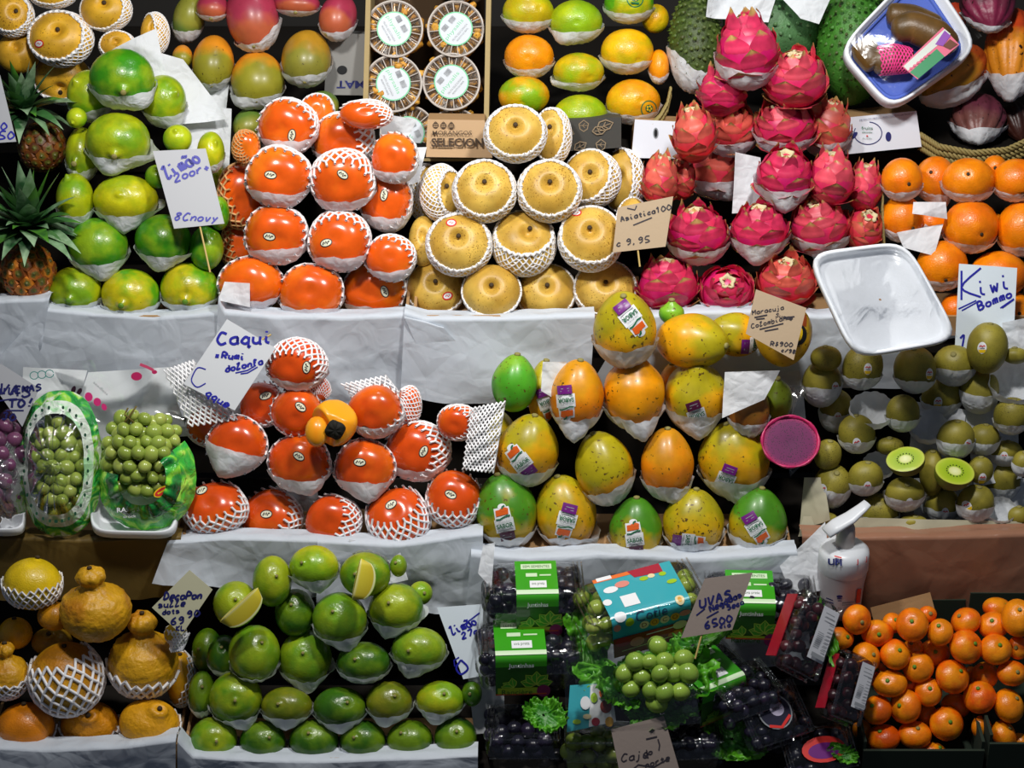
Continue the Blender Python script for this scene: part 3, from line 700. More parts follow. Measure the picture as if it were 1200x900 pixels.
# green-yellow oranges behind (back tier)
GO = dict(kind='orange', plane=T4, name='greenish_orange', mix=.5)
def emblem(o, root, b, c, hw, tip):
    if 's' in o:
        a = .0115; sh = [shp_line([(a * math.cos(q * .26), a * math.sin(q * .26)) for q in range(25)], a * .13, 5), shp_ellipse(0, .1 * a, a * .5, a * .45, 5, 14, 2)] + [shp_ellipse(a * .27 * math.cos(q * 1.26), .1 * a + a * .25 * math.sin(q * 1.26), a * .13, a * .13, 7, 8, 1) for q in range(5)] + [shp_line([(-.5 * a, -.55 * a), (.5 * a, -.6 * a)], a * .2, 5)]
        decal(b, c, xf(sh, 0, 1, (o['s'][0] * hw[0], o['s'][1] * hw[1])), SM, root, name='printed_emblem')
pile([[OR(675, 25, 31, 25, am=88, cor=[(-.5, -1, .3)], col='#a8b812', c2='#8ab012'), OR(619, 14, 30, 24, col='#a9b912', c2='#c0a80c', am=90), OR(737, 4, 29, 23, col='#5aa512', c2='#c9b80f', s=(.2, .05), am=90), OR(768, 22, 16, 17, '', col='#dca40a', c2='#b0b010')],
      [OR(735, 60, 31, 26, col='#edb408', c2='#b9b30e', mix=.42, am=88), OR(620, 66, 29, 25, col='#f5a004', c2='#ef9003', am=84), OR(678, 84, 30, 22, col='#8ab50f', c2='#c9ac0b', am=84, cor=[(-.8, -.6, .3)]), OR(772, 78, 12, 20, 'W', col='#f09506')],
      [OR(742, 119, 32, 26, 'W', col='#f0960a', c2='#d8b00c', s=(.55, -.45)), OR(680, 136, 32, 25, '', col='#b4b80f', c2='#8cb010'), OR(614, 112, 30, 23, '', col='#86b010', c2='#e8a408', mix=.5)]],
     GO, 'basket at top centre', 'orange', 'greenish oranges in the basket', lambda o: {'#a8b812': 'yellow-green', '#a9b912': 'yellow-green', '#5aa512': 'green', '#dca40a': 'yellow', '#edb408': 'golden', '#f5a004': 'orange', '#8ab50f': 'green', '#f09506': 'orange', '#f0960a': 'orange', '#b4b80f': 'yellow-green', '#86b010': 'green'}[o['col']] + ' orange' + (' with printed emblem' if 's' in o else ''), emblem)

# yellow netted pears, far top left (back tier)
YD = dict(kind='asian pear', plane=T4, col='#e2ae2c', c2='#cf9c26', mix=.38, net=nt(opening=60), name='golden_pear')
pile([[P(125, 12, 30, 25, net=nt(axis=(-.3, 0, 1), opening=66)), P(15, 18, 25, 26, ax=(.3, .1, 1)), P(62, -6, 28, 16, f='NX')],
      [P(72, 46, 38, 33, net=nt(axis=(-.15, .1, 1), opening=60), s=(-.55, -.28, 0)), P(182, 40, 17, 26, f='NX', net=nt(axis=(-.8, 0, .7), opening=60)), P(138, 54, 22, 18, f='NX')],
      [P(74, 92, 33, 30, net=nt(axis=(0, .6, 1), opening=95), ax=(0, -.75, 1)), P(22, 62, 26, 24, f='X')]],
     YD, 'far top left corner', 'pear', 'netted pears at the top left', lambda o: 'golden netted pear', pear_fin)

# mangoes (back tier)
def MG(x, y, w, h, f='W', **k): k['f'] = f; k.setdefault('ax', (0, -.8, .6)); return (x, y, w, h, k)
MGD = dict(kind='mango', plane=T4, mix=.5, am=84)
RED = dict(col='#a03048', c2='#b85a38', mix=.30); ORG = dict(col='#d98a1c', c2='#8f8a24', mix=.40); OLV = dict(col='#b3851e', c2='#84802c', mix=.42); GRM = dict(col='#5d7a2e', c2='#8a8a30', mix=.45)
pile([[MG(296, 18, 31, 42, ax=(.1, -1, .5), am=70, dn=(.35, -.85, -.4), **RED), MG(249, 8, 19, 17, **RED), MG(348, 4, 27, 15, **RED), MG(396, 20, 22, 28, ax=(-.5, -.8, .6), **RED), MG(221, 22, 19, 27, ax=(.3, .6, .5), **GRM)],
      [MG(302, 93, 31, 34, cor=[(-.6, -.8, .4)], **ORG), MG(359, 68, 29, 34, am=88, **OLV), MG(250, 73, 24, 33, **ORG), MG(214, 66, 12, 14, '', **ORG)],
      [MG(291, 146, 18, 20, '', **GRM), MG(377, 124, 20, 18, '', **GRM)]],
     MGD, 'back left pile', 'mango', 'mangoes in the back left pile', lambda o: {'#a03048': 'purplish red', '#5d7a2e': 'green', '#d98a1c': 'orange and green', '#b3851e': 'olive orange'}[o['col']] + ' mango', lambda o, root, b, c, hw, tip: stalk('stalk_end', tip, o['ax'], .003, STEMM, root, .8))

# persimmons of the middle tier
pile([[K(348, 427, 36, 31, 'NW', red=1, col='#d9480c', s=(.38, -.12, 85), net=nk(axis=(-.25, -.55, 1), opening=62, m=22), am=80, ax=(-.3, -.1, 1))],
      [K(440, 482, 33, 31, 'NW', red=1, s=(-.3, -.75, -50), net=nk(axis=(-.3, .5, 1), opening=84)), K(348, 483, 30, 29, 'N', s=(.22, .22, -40), net=nk(axis=(0, .2, 1), opening=84)), K(306, 474, 25, 26, 'N', red=1, col='#d0400c', s=(.3, .4, 20), net=nk(axis=(-.5, .4, 1), opening=90)), K(480, 474, 14, 22, 'N', net=nk(axis=(-.6, .3, .3), opening=30), m=10), K(375, 456, 13, 14, 'N', net=nk(axis=(0, -.8, .5), opening=40))],
      [K(278, 521, 35, 34, 'NW', red=1, s=(-.12, -.42, -10), net=nk(axis=(.0, -.05, 1), opening=80), cor=[(-.5, -1, .3)], am=96, dn=(-.3, -.85, -.15)), K(428, 548, 35, 33, 'NW', s=(-.13, .22, -5), net=nk(axis=(-.05, .1, 1), opening=80), am=90, cor=[(.1, -1, .3)]), K(351, 542, 36, 33, 'NW', s=(.05, .25, -30), net=nk(axis=(.0, .15, 1), opening=74), am=88, cor=[(.4, -1, .3)]), K(490, 528, 38, 35, 'NW', col='#ee6410', s=(.2, 0, 60), net=nk(axis=(-.6, -.05, 1), opening=68, m=22), am=84), K(245, 500, 27, 24, 'N', net=nk(axis=(.2, .3, 1), opening=72)), K(537, 495, 24, 21, 'N', net=nk(axis=(-.4, -.1, 1), opening=60))],
      [K(252, 596, 39, 31, 'N', red=1, s=(-.35, .72, 20), net=nk(axis=(-.2, .75, .8), opening=66, m=20), ax=(-.2, .4, 1)), K(318, 607, 37, 34, 'N', red=1, s=(-.08, .18, 5), net=nk(axis=(-.45, .6, .9), opening=70, m=22), ax=(-.3, .3, 1)), K(391, 611, 33, 30, 'N', red=1, col='#d4480c', net=nk(axis=(-.75, .3, .8), opening=74)), K(467, 608, 38, 36, 'N', col='#e0560e', s=(-.2, .5, 30), net=nk(axis=(-.3, .85, .7), opening=62, m=22), ax=(-.2, .4, 1)), K(532, 585, 32, 34, 'N', s=(-.1, .2, -25), net=nk(axis=(.0, .75, .8), opening=76), ax=(-.1, .2, 1))]],
     dict(KD, plane=T2, col='#ea6c14', c2='#d64c0e'), 'middle pile', 'persimmon', 'persimmons in the middle pile', pers_word, pers_fin)

# papayas of the middle tier
def PP(x, y, w, h, f='W', **k): k['f'] = f; k.setdefault('ax', (0, 1, .35)); k.setdefault('dn', (0, -.95, -.3)); return (x, y, w, h, k)
def pap_fin(o, root, b, c, hw, tip):
    if o.get('tipm', 1): stalk('stalk_end', tip, o['ax'], .0045, STEMM, root, .5)
    if 's' in o: papaya_sticker(b, c, hw, *o['s'][:3], root, *(o['s'][3:]))
PAD = dict(kind='papaya', plane=T2, col='#e3940a', c2='#c9a512', mix=.40, am=80, dep=.8, tight=.9)
YP = dict(col='#e4a40c', c2='#b0a214', mix=.42); OP = dict(col='#e8850a', c2='#d99410', mix=.4); GP = dict(col='#c9a812', c2='#4a8a1c', mix=.50); GG = dict(col='#4fa523', c2='#7fb42c', mix=.4)
pile([[PP(732, 386, 37, 44, 'W', s=(.15, .28, 218, 1.0), ax=(-.1, 1, .9), am=84, off=-.03, **YP), PP(811, 400, 42, 33, '', ax=(.9, -.15, .6), off=.0, **YP), PP(787, 366, 15, 14, '', ax=(0, 1, .4), shape='papaya neck', **GG), PP(862, 392, 32, 26, '', ax=(-.8, .3, .5), s=(.75, -.55, 270, .9), **YP)],
      [PP(743, 456, 36, 46, 'W', ax=(.02, 1, .35), shape='papaya neck', am=72, cor=[(.25, -1, .35)], ck=.42, off=-.03, **dict(OP, col='#ee9a08')), PP(815, 463, 36, 42, 'W', ax=(.0, 1, .95), shape='papaya neck', s=(.0, -.62, 200, .9, True), am=84, cor=[(.1, -1, .3)], off=-.02, **YP), PP(676, 463, 32, 42, 'W', ax=(.1, 1, .4), s=(-.42, -.2, 185, .9), am=74, cor=[(-.1, -1, .3)], ck=.4, off=-.02, **OP), PP(603, 449, 27, 34, '', ax=(.1, 1, .3), **GG), PP(636, 460, 18, 38, '', ax=(.2, 1, .3), s=(.3, -.35, 200, .9), **YP), PP(787, 446, 14, 20, '', **OP), PP(878, 480, 24, 32, 'W', ax=(.2, 1, .3), am=84, **dict(col='#a8661c', c2='#8a5a1c', mix=.5)), PP(911, 468, 18, 26, '', ax=(-.1, 1, .8), off=.03, shape='papaya neck', **dict(col='#a5a51e', c2='#7f9420', mix=.5))],
      [PP(860, 538, 42, 45, 'W', ax=(-.25, 1, .5), s=(-.32, -.55, 160, .9), am=82, cor=[(.3, -1, .2)], off=-.01, **YP), PP(619, 527, 36, 42, 'W', ax=(.2, 1, .4), s=(-.25, -.3, 38, .95), am=78, **YP), PP(782, 543, 31, 42, 'W', ax=(.0, 1, .35), am=76, cor=[(.5, -1, .2)], **OP), PP(708, 548, 34, 43, 'W', ax=(-.35, 1, .4), am=78, dn=(.3, -.9, -.3), **dict(YP, mix=.5)), PP(589, 522, 20, 40, '', ax=(-.2, 1, .3), **YP)],
      [PP(593, 598, 36, 44, 'W', ax=(-.25, 1, .35), s=(-.05, -.3, 12, .95, True), am=76, **GP), PP(663, 600, 36, 44, 'W', ax=(-.25, 1, .35), s=(.0, -.2, 165, .95), am=78, cor=[(.8, -.6, .2)], **YP), PP(745, 620, 31, 38, 'W', ax=(.0, 1, .35), s=(-.1, -.22, 8, .9, True), am=80, **GP), PP(813, 612, 36, 40, 'W', ax=(.05, 1, .35), s=(-.2, -.55, 265, .9), am=80, **dict(YP, col='#dcae10')), PP(888, 611, 34, 40, 'W', ax=(.1, 1, .35), s=(-.15, -.15, 212, .9), am=82, **GP)]],
     PAD, 'papaya pile', 'papaya', 'papayas in the papaya pile', lambda o: ('green' if o['col'] == GG['col'] else 'green and yellow' if o['col'] == GP['col'] else 'brownish' if o['col'] in ('#a8661c',) else 'orange' if o['col'] == OP['col'] else 'yellow') + (' stickered' if 's' in o else '') + ' papaya', pap_fin)

# kiwis of the middle tier
def KW(x, y, w, h, f='W', **k): w *= 1.08; h *= 1.08; k['f'] = f; k.setdefault('ax', (rng.uniform(-.15, .15), 1, rng.uniform(.25, .6))); k.setdefault('dn', (0, -.95, -.3)); return (x, y, w, h, k)
def kiwi_fin(o, root, b, c, hw, tip):
    if o['ax'][1] > .3: stalk('stem_scar', tip, o['ax'], .0042, STEMM, root, .25)
    if 's' in o: kiwi_sticker(b, c, hw, *o['s'], root)
KWD = dict(kind='kiwi', plane=T2, col='#827a26', c2='#958a30', mix=.46, am=100)
pile([[KW(1157, 408, 22, 28, '', s=(-.45, .0, 0), off=-.01), KW(1190, 417, 14, 9, '')],
      [KW(1072, 433, 23, 25, s=(.55, -.2, 0), am=80), KW(1118, 428, 23, 22, 'W', ax=(-.2, .5, .9)), KW(1011, 430, 22, 24, s=(.1, -.1, 0), am=82), KW(968, 420, 17, 14, '')],
      [KW(1104, 463, 22, 23, s=(-.35, -.35, 0), am=84), KW(1148, 458, 21, 24), KW(963, 449, 21, 25, s=(.6, -.2, 0)), KW(980, 481, 18, 23, s=(-.05, -.35, 0)), KW(1058, 484, 18, 20, am=90), KW(1186, 487, 20, 20, am=80)],
      [KW(1004, 508, 20, 21, s=(-.1, -.5, 20), am=86), KW(1120, 514, 20, 21, s=(.5, -.3, -20)), KW(1152, 515, 18, 17), KW(1043, 523, 15, 10, ''), KW(1179, 531, 18, 14, s=(-.3, -.3, 0), f='W'), KW(1198, 543, 11, 14), KW(970, 533, 15, 17, ''), KW(1092, 554, 13, 26, '', off=.02)],
      [KW(975, 569, 20, 24, s=(-.65, -.15, 0), ax=(.1, .6, .9)), KW(1014, 560, 19, 19, s=(.0, -.5, 0), am=88), KW(1174, 562, 20, 23, am=88), KW(1149, 551, 14, 15, '', s=(0, -.6, 0)), KW(1060, 579, 21, 19, s=(.1, -.5, 0), ax=(0, .6, .9))],
      [KW(1030, 602, 21, 22, s=(0, -.45, 0)), KW(1104, 593, 19, 20, s=(.0, -.35, 0)), KW(1143, 590, 20, 21, s=(-.6, -.1, 30)), KW(1194, 605, 12, 11, ''), KW(1070, 613, 16, 9, '', col='#8a8a1c'), KW(969, 609, 12, 8, '', col='#8a8a1c')]],
     KWD, 'kiwi tray', 'kiwi', 'kiwis in the tray', lambda o: 'brown-green kiwi' + (' with sticker' if 's' in o else '') + (' in paper cup' if 'W' in o['f'] else ''), kiwi_fin)

# limes of the bottom tier
DG = dict(col='#34640e', c2='#6a8a14', mix=.42); MG2 = dict(col='#5a8e14', c2='#98a81a', mix=.47); LG = dict(col='#8ea61a', c2='#66941a', mix=.45); YG = dict(col='#b0b818', c2='#7fa818', mix=.45); BG = dict(col='#8a8a1c', c2='#6a7a14', mix=.5)
def B(x, y, w, h, f='W', **k): k['f'] = f; k.setdefault('ax', (rng.uniform(-.5, .5), rng.uniform(.0, .6), 1)); return (x, y, w, h, k)
pile([[B(368, 664, 29, 25, cor=[(-.9, .1, .2), (.2, -1, .3)], am=90, **YG), B(428, 673, 30, 26, 'W', dn=(.3, .6, -.8), am=60, **MG2), B(319, 681, 23, 30, '', **MG2), B(467, 663, 10, 13, '', **LG)],
      [B(464, 712, 32, 29, am=86, cor=[(-.3, -1, .2), (.8, .1, 0)], **MG2), B(398, 725, 32, 31, am=84, cor=[(.3, -1, .2)], ax=(-.2, .4, 1), **LG), B(276, 708, 26, 27, '', **MG2), B(346, 718, 24, 28, '', **DG), B(493, 695, 14, 14, '', **YG)],
      [B(491, 761, 32, 26, am=92, cor=[(-.3, -1, .2)], ck=.35, **LG), B(298, 765, 30, 33, 'W', am=74, cor=[(.9, .4, .2)], **LG), B(358, 771, 31, 33, am=84, cor=[(.1, -1, .3), (.9, 0, .1)], ax=(0, .3, 1), **LG), B(426, 776, 31, 24, am=90, **DG), B(262, 768, 19, 24, **DG), B(243, 763, 18, 27, '', **DG)],
      [B(276, 818, 31, 31, am=80, cor=[(.4, -1, .2)], **MG2), B(336, 827, 30, 22, am=92, cor=[(0, -1, .3)], **BG), B(398, 829, 31, 24, am=90, cor=[(0, -1, .3)], **DG), B(456, 822, 27, 24, am=92, cor=[(-.2, -1, .3)], **BG), B(516, 820, 28, 22, am=92, cor=[(-.2, -1, .3)], ck=.35, **YG), B(237, 813, 16, 27, **DG), B(553, 813, 12, 15, '', **DG)],
      [B(250, 867, 28, 27, am=84, **MG2), B(308, 868, 27, 23, am=88, **DG), B(368, 867, 29, 24, am=88, **DG), B(425, 867, 27, 23, am=90, **DG), B(480, 866, 27, 22, am=90, **DG), B(534, 864, 25, 24, '', **DG)]],
     dict(kind='green lime', plane=T1, mat='lime', name='lime'), 'bottom pile', 'lime', 'limes in the bottom pile', lambda o: {DG['col']: 'dark green', MG2['col']: 'green', LG['col']: 'light green', YG['col']: 'yellow-green', BG['col']: 'brownish green'}[o['col']] + ' round lime', lambda o, root, b, c, hw, tip: stalk('stem_scar', tip, o['ax'], .0022, STEMM, root, .3))

# bumpy dekopons, bottom left
DKN = dict(axis=(-.2, .8, .6), opening=62, m=18, rows=9, r=.045, stub=.0, k=1.04)
DKD = dict(kind='dekopon', plane=T1, col='#cf9a14', c2='#b8780e', mix=.42)
def D(x, y, w, h, f='', **k):
    k['f'] = f
    if 'col' in k: k.setdefault('c2', k['col'])
    k.setdefault('ax', (0, 1, .35)); return (x, y, w, h, k)
def dk(**k): d = dict(DKN); d.update(k); return d
pile([[D(112, 707, 42, 46, ax=(-.05, 1, .45), off=-.02, label='large knobbly citrus with round knob, topmost of the bottom left heap'), D(38, 684, 34, 31, 'N', shape='green lime', ax=(.2, 1, .1), col='#d9b812', mat='orange', net=dk(axis=(0, .9, .35), opening=78, end=130, rows=5, m=24, r=.035), label='smooth yellow citrus with green leaf and net collar, at left'), D(206, 743, 13, 13, 'N', shape='orange', mat='orange', col='#d9b812', net=dk(axis=(-.5, .5, 1), opening=50, m=10, rows=4), label='small yellow citrus under the white price card')],
      [D(168, 765, 41, 52, 'N', ax=(.05, 1, .4), off=-.015, net=dk(axis=(.15, .95, .3), opening=108, end=150, rows=4, m=20), label='large knobbly citrus with knob at right, half out of its net'), D(78, 795, 43, 43, 'N', shape='orange', mat='dekopon', net=dk(axis=(-.2, .85, .25), opening=50, m=18, rows=9), label='citrus fully wrapped in white foam net'), D(61, 752, 24, 17, '', shape='small dekopon', mat='dekopon', col='#9a7414', ax=(0, .6, .8), label='brown lumpy knob of a citrus behind the fully netted one'), D(8, 785, 26, 34, 'N', net=dk(axis=(0, 1, .4), opening=95), label='knobbly yellow citrus cut by the left edge of the photo'), D(18, 742, 20, 19, '', shape='orange', mat='orange', col='#dfa50f', label='small smooth yellow citrus above the left edge one'), D(64, 722, 20, 17, '', shape='orange', mat='orange', col='#d28f10', label='orange citrus behind the large topmost knobbly one'), D(212, 796, 17, 32, 'N', shape='orange', mat='orange', col='#dda312', net=dk(axis=(-.7, .4, .6), opening=80), label='yellow citrus in net at right end of knobbly heap')],
      [D(30, 852, 34, 29, 'N', shape='green lime', mat='orange', col='#d9800a', net=dk(axis=(0, .85, .6), opening=98, rows=4, end=140), label='smooth orange citrus, left one of the bottom row'), D(105, 850, 34, 28, 'N', shape='small dekopon', col='#d68c0c', ax=(.1, .55, .9), net=dk(axis=(0, .8, .5), opening=88, rows=5, end=150), label='orange citrus with small round neck, middle of the bottom row'), D(175, 848, 35, 29, 'N', shape='small dekopon', col='#e0a010', ax=(.45, .7, .7), net=dk(axis=(-.1, .8, .5), opening=92, rows=5, end=150), label='golden citrus with neck at its upper right, bottom row')]],
     DKD, 'knobbly heap', 'citrus', 'knobbly citrus fruits at bottom left', lambda o: 'citrus', lambda o, root, b, c, hw, tip: stalk('stalk_end', tip, o['ax'], .0035, STEMD, root, .5))

# mandarins, bottom right: every one a thing of its own
ML = [(1004, 726, 17, 18), (984, 748, 17, 13), (1028, 742, 19, 16), (1015, 770, 17, 18), (1046, 730, 12, 12), (1069, 732, 19, 20), (1087, 720, 11, 10), (1102, 741, 15, 16), (1049, 767, 18, 18), (1070, 759, 12, 11), (1095, 766, 18, 17), (1076, 782, 18, 18), (1132, 728, 17, 16), (1164, 733, 18, 16), (1169, 713, 18, 13), (1193, 724, 20, 22), (1132, 758, 20, 20), (1167, 761, 19, 18), (1193, 759, 12, 14), (1043, 801, 20, 16), (1028, 791, 12, 15), (1066, 801, 12, 13), (1116, 793, 20, 20), (1154, 792, 16, 16), (1186, 789, 18, 15), (1088, 811, 16, 17), (1148, 817, 19, 19), (1182, 827, 18, 20), (1028, 832, 17, 17), (1061, 828, 18, 20), (1120, 827, 17, 15), (1087, 839, 12, 15), (1109, 848, 20, 20), (1072, 861, 20, 16), (1035, 865, 20, 16), (1010, 855, 11, 12), (1176, 861, 15, 17), (1195, 872, 13, 13), (1094, 880, 15, 10), (1138, 792, 10, 11), (1028, 892, 14, 12), (1150, 852, 12, 14), (1185, 893, 14, 9), (1010, 800, 10, 12)]
front = [6, 8, 5, 16, 11, 22, 27, 32, 29, 28, 26, 19, 34, 33]
idx = sorted(range(len(ML)), key=lambda i: (-(ML[i][2] + ML[i][3]), i))
bands = {}
for i in sorted(range(len(ML)), key=lambda i: ML[i][1]): bands.setdefault(min(int((ML[i][1] - 710) / 31), 5), []).append(i)
bname = ['top band', 'second band down', 'third band down', 'fourth band down', 'fifth band down', 'bottom band']
mlab = {}
for b_, l in bands.items():
    l.sort(key=lambda i: ML[i][0])
    for k_, i in enumerate(l): mlab[i] = 'small orange mandarin, bottom right crates, %s, %s' % (bname[b_], place_word(k_, len(l)))
for i in idx:
    x, y, ww, hh = ML[i]; c, hw = settle(x, y, ww, hh, T1, 0, .9)
    ax = (rng.uniform(-.8, .8), rng.uniform(-.2, .9), rng.uniform(.4, 1))
    root = empty('mandarin', c - np.array([0, 0, hw[1]]), mlab[i], 'mandarin', 'mandarins in the bottom right crates')
    col = ['#f26a06', '#f5780a', '#ee5d06', '#f58a0c'][i % 4]
    o, tip, F = body('mandarin', c, hw, ax, None, 'mandarin', col, '#f8950f', .42, root, 'peel')
    stalk('calyx', tip - SF @ (np.array(ax) / np.linalg.norm(ax)) * .0, ax, .0028, STEMG if i % 3 else STEMM, root, .4)
# ------------------------------------------------------------------ dragon fruits
SCALE_M = fruitmat('dragon_scale', rough=.45, pscale=30, gw=1.5, sub=.0)
CREAM = plain('dried_flower', '#cfc39a', .8, bump=.4)
def dragon(x, y, w, h, ax, label, col='#c01a58', sc='#d8445e', tipc='#b08a50', f='W', plane=T3, rows=((2.45, 5), (2.0, 6), (1.55, 6), (1.12, 6), (.72, 5)), **k):
    c, hw = settle(x, y, w * .95, h * .95, plane, k.get('off', 0), .93)
    root = empty('dragon_fruit', c - np.array([0, 0, hw[1]]), label, 'dragon fruit', 'dragon fruits in the pink pile')
    b, tip, F = body('dragon fruit', c, hw, ax, 0, 'dragon fruit', col, '#d02f55', .42, root, 'skin')
    r = np.random.default_rng(int(rng.integers(1e9)))
    na, nb = 7, 7; A, Bb = np.meshgrid(np.linspace(0, 1, na), np.linspace(-1, 1, nb), indexing='ij'); A = A.ravel(); Bb = Bb.ravel()
    for ri, (th0, n) in enumerate(rows + ((.42, 5),)):
        for q in range(n):
            th = th0 + r.uniform(-.1, .1); ph = (q + .5 * (ri % 2) + r.uniform(-.12, .12)) / n * 2 * math.pi
            top = ri == len(rows)
            ln = r.uniform(.55, .85) * (.62 if top else 1); wd = r.uniform(.44, .62) * (.55 if top else 1); lift = r.uniform(.05, .22) * (1.2 if top else 1); bend = r.uniform(-.15, .15)
            if top: th = .72
            T = th - A * ln * .75; s0 = max(math.sin(th), .35)
            W = wd * (1 - A ** 2.3) * (.75 + .5 * A * (1 - A) * 2) + .02
            Pp = ph + (Bb * W + bend * A ** 2) / s0
            rad = 1.0 + .035 * np.sin(np.clip(A * 3, 0, 1.57)) + lift * A ** 2.4 + .06 * (Bb ** 2) * np.clip(A * 1.6, 0, 1) * (1 - A * .3) - .03 * (A < .05)
            rad = rad + .02 * np.sin(A * 9 + q)
            V = np.stack([np.sin(T) * np.cos(Pp), np.sin(T) * np.sin(Pp), np.cos(T)], 1) * rad[:, None]
            if top: V = V * (1 + .12 * A[:, None]) + np.array([0, 0, .10]) * (A ** 1.3)[:, None]
            ctr = V[nb * 3 + 3] @ F.T
            if ctr[2] < -.55: continue                          # turned away into the heap
            S = (V @ F.T) * hw; W_ = S @ SF.T; o0 = W_.mean(0)
            o = mob('scale', W_ - o0, grid_quads(na, nb)[:, ::-1], None, SCALE_M, root, c + o0, g=A)
            cc = np.array(hexc(sc)[:3]) * r.uniform(.85, 1.3); o.color = tuple(cc) + (r.uniform(-.22, .10),); o['c2'] = list(hexc(tipc)[:3])
    z = SF @ (F @ np.array([0, 0, 1.0]) * hw); FF = frame(z)
    V, Q, t = lathe([(.0040, -.004), (.0095, -.001), (.0110, .003), (.0085, .0045), (.005, .001), (.004, -.004)], 16, cap0=False)
    V[:, :2] *= (1 + .18 * np.sin(np.arange(len(V)) * 5 / 16 * 6.28))[:, None]
    mob('flower_scar', V @ FF.T, Q, t, CREAM, root, c + z * .99)
    if 'W' in f: wrap(c, hw, root, k.get('dn', (0, -.86, -.5)), k.get('am', 84), k.get('cor'), .3, k=1.10, body_=b)
SAL = dict(sc='#cf5a4c', col='#c8323e'); HOT = dict(sc='#cc2f58', col='#c01560'); MIDP = dict(sc='#d2485a', col='#c4205a')
dr = [
 ('topmost of the pink pile, its scales closed to a point', 876, 62, 37, 42, (-.15, 1, .3), dict(am=84, rows=((2.4, 5), (1.9, 6), (1.4, 6), (.95, 5), (.6, 4)), **HOT)),
 ('upper right of the pink pile, cream scar facing out', 932, 95, 38, 35, (-.1, 1, .75), dict(f='', **MIDP)),
 ('behind and left under the topmost one, upper left', 846, 110, 28, 28, (.0, 1, .1), dict(f='', **HOT)),
 ('third row from top of pink pile, cream scar, left of centre', 855, 152, 32, 31, (0, .8, .8), dict(f='W', **SAL)),
 ('third row from top of pink pile, large, right of centre', 920, 150, 36, 31, (-.35, 1, .8), dict(f='W', **MIDP)),
 ('third row from top of pink pile, right end, long scales', 968, 152, 29, 32, (.3, 1, .3), dict(f='W', **SAL)),
 ('third row from top of pink pile, left end', 814, 160, 26, 33, (-.2, 1, .4), dict(f='', **SAL)),
 ('middle row of pink pile, in paper, salmon pink', 839, 198, 34, 35, (.1, 1, .9), dict(am=88, cor=[(.6, -.8, .2)], **SAL)),
 ('middle row of pink pile, in paper, bright magenta', 919, 208, 34, 33, (0, 1, .8), dict(am=88, cor=[(.0, -1, .2)], **HOT)),
 ('middle row of pink pile, right, partly behind', 974, 212, 28, 32, (.1, 1, .3), dict(f='', **MIDP)),
 ('middle row of pink pile, right end beside the oranges', 1012, 222, 22, 28, (.2, 1, .3), dict(f='', **MIDP)),
 ('middle row of pink pile, left end behind the kraft card', 773, 214, 22, 30, (.2, 1, .3), dict(f='', **SAL)),
 ('small gap piece left of middle row, behind kraft card', 799, 212, 16, 24, (.2, 1, .3), dict(f='', **SAL)),
 ('second row from bottom of pink pile, left, right of kraft card', 818, 277, 36, 33, (-.15, 1, .5), dict(am=88, **HOT)),
 ('second row from bottom of pink pile, middle', 890, 272, 34, 31, (-.1, 1, .6), dict(am=90, cor=[(-.1, -1, .2)], **HOT)),
 ('second row from bottom of pink pile, right, touching white tray', 961, 267, 35, 33, (-.3, 1, .6), dict(am=88, **MIDP)),
 ('second row from bottom of pink pile, right end', 1012, 270, 23, 26, (.2, .6, .8), dict(f='', **SAL)),
 ('bottom row of pink pile, left, above the yellow papaya', 783, 336, 36, 31, (-.1, 1, .4), dict(f='', **HOT)),
 ('bottom row of pink pile, middle', 850, 342, 33, 29, (0, .4, 1), dict(f='W', **HOT)),
 ('bottom row of pink pile, right, behind the kraft card', 922, 332, 35, 30, (-.1, 1, .8), dict(f='', **SAL)),
]
for lab, x, y, w_, h_, ax, k in dr:
    dragon(x, y, w_, h_, ax, 'pink dragon fruit, ' + lab, **k)

# ------------------------------------------------------------------ soursops and cacao pods
def spiky(x, y, w, h, ax, label, col, c2, f='W', n=260, off=0, am=80, **k):
    c, hw = settle(x, y, w, h, T4, off, .85, push=.05)
    root = empty('soursop', c - np.array([0, 0, hw[1]]), label, 'soursop', 'soursops behind the pink pile')
    b, tip, F = body('soursop', c, hw, ax, 0, 'soursop', col, c2, .5, root, 'skin')
    i = np.arange(n) + .5; th = np.arccos(1 - 2 * i / n); ph = i * 2.399963
    D = np.stack([np.sin(th) * np.cos(ph), np.sin(th) * np.sin(ph), np.cos(th)], 1)
    B_ = D * hw; nrm = D / hw; nrm /= np.linalg.norm(nrm, axis=1, keepdims=True)
    keep = D[:, 2] > -.3; B_ = B_[keep]; nrm = nrm[keep]; m = MB(); r = np.random.default_rng(3)
    for p, n_ in zip(B_, nrm):
        fr = frame(n_); a = np.arange(6) / 6 * 6.283; rr = r.uniform(.0026, .0036); hgt = r.uniform(.0035, .006)
        ring = (np.stack([np.cos(a), np.sin(a), 0 * a], 1) * rr) @ fr.T + p * .965; tp = p * .965 + (n_ + np.array([0, -.25, .1])) * hgt
        m.add(np.concatenate([ring, [tp]]), tris=[[6, q, (q + 1) % 6] for q in range(6)])
    V = m.V() @ SF.T; t = np.concatenate(m.t)
    o = mob('spines', V, None, t, MAT['soursop'], root, c, g=np.full(len(V), .5)); o['kind'] = 'stuff'; o.color = hexc(col)[:3] + (.45,); o['c2'] = list(hexc('#40401c')[:3])
    if 'W' in f: wrap(c, hw, root, (k.get('wx', -.2), -.9, -.3), am - 6, None, k=1.06, body_=b)
spiky(815, 48, 31, 58, (0, -1, .2), 'olive green spiky soursop in white paper, left of the pink pile top', '#4e6420', '#3a4a1c', am=78)
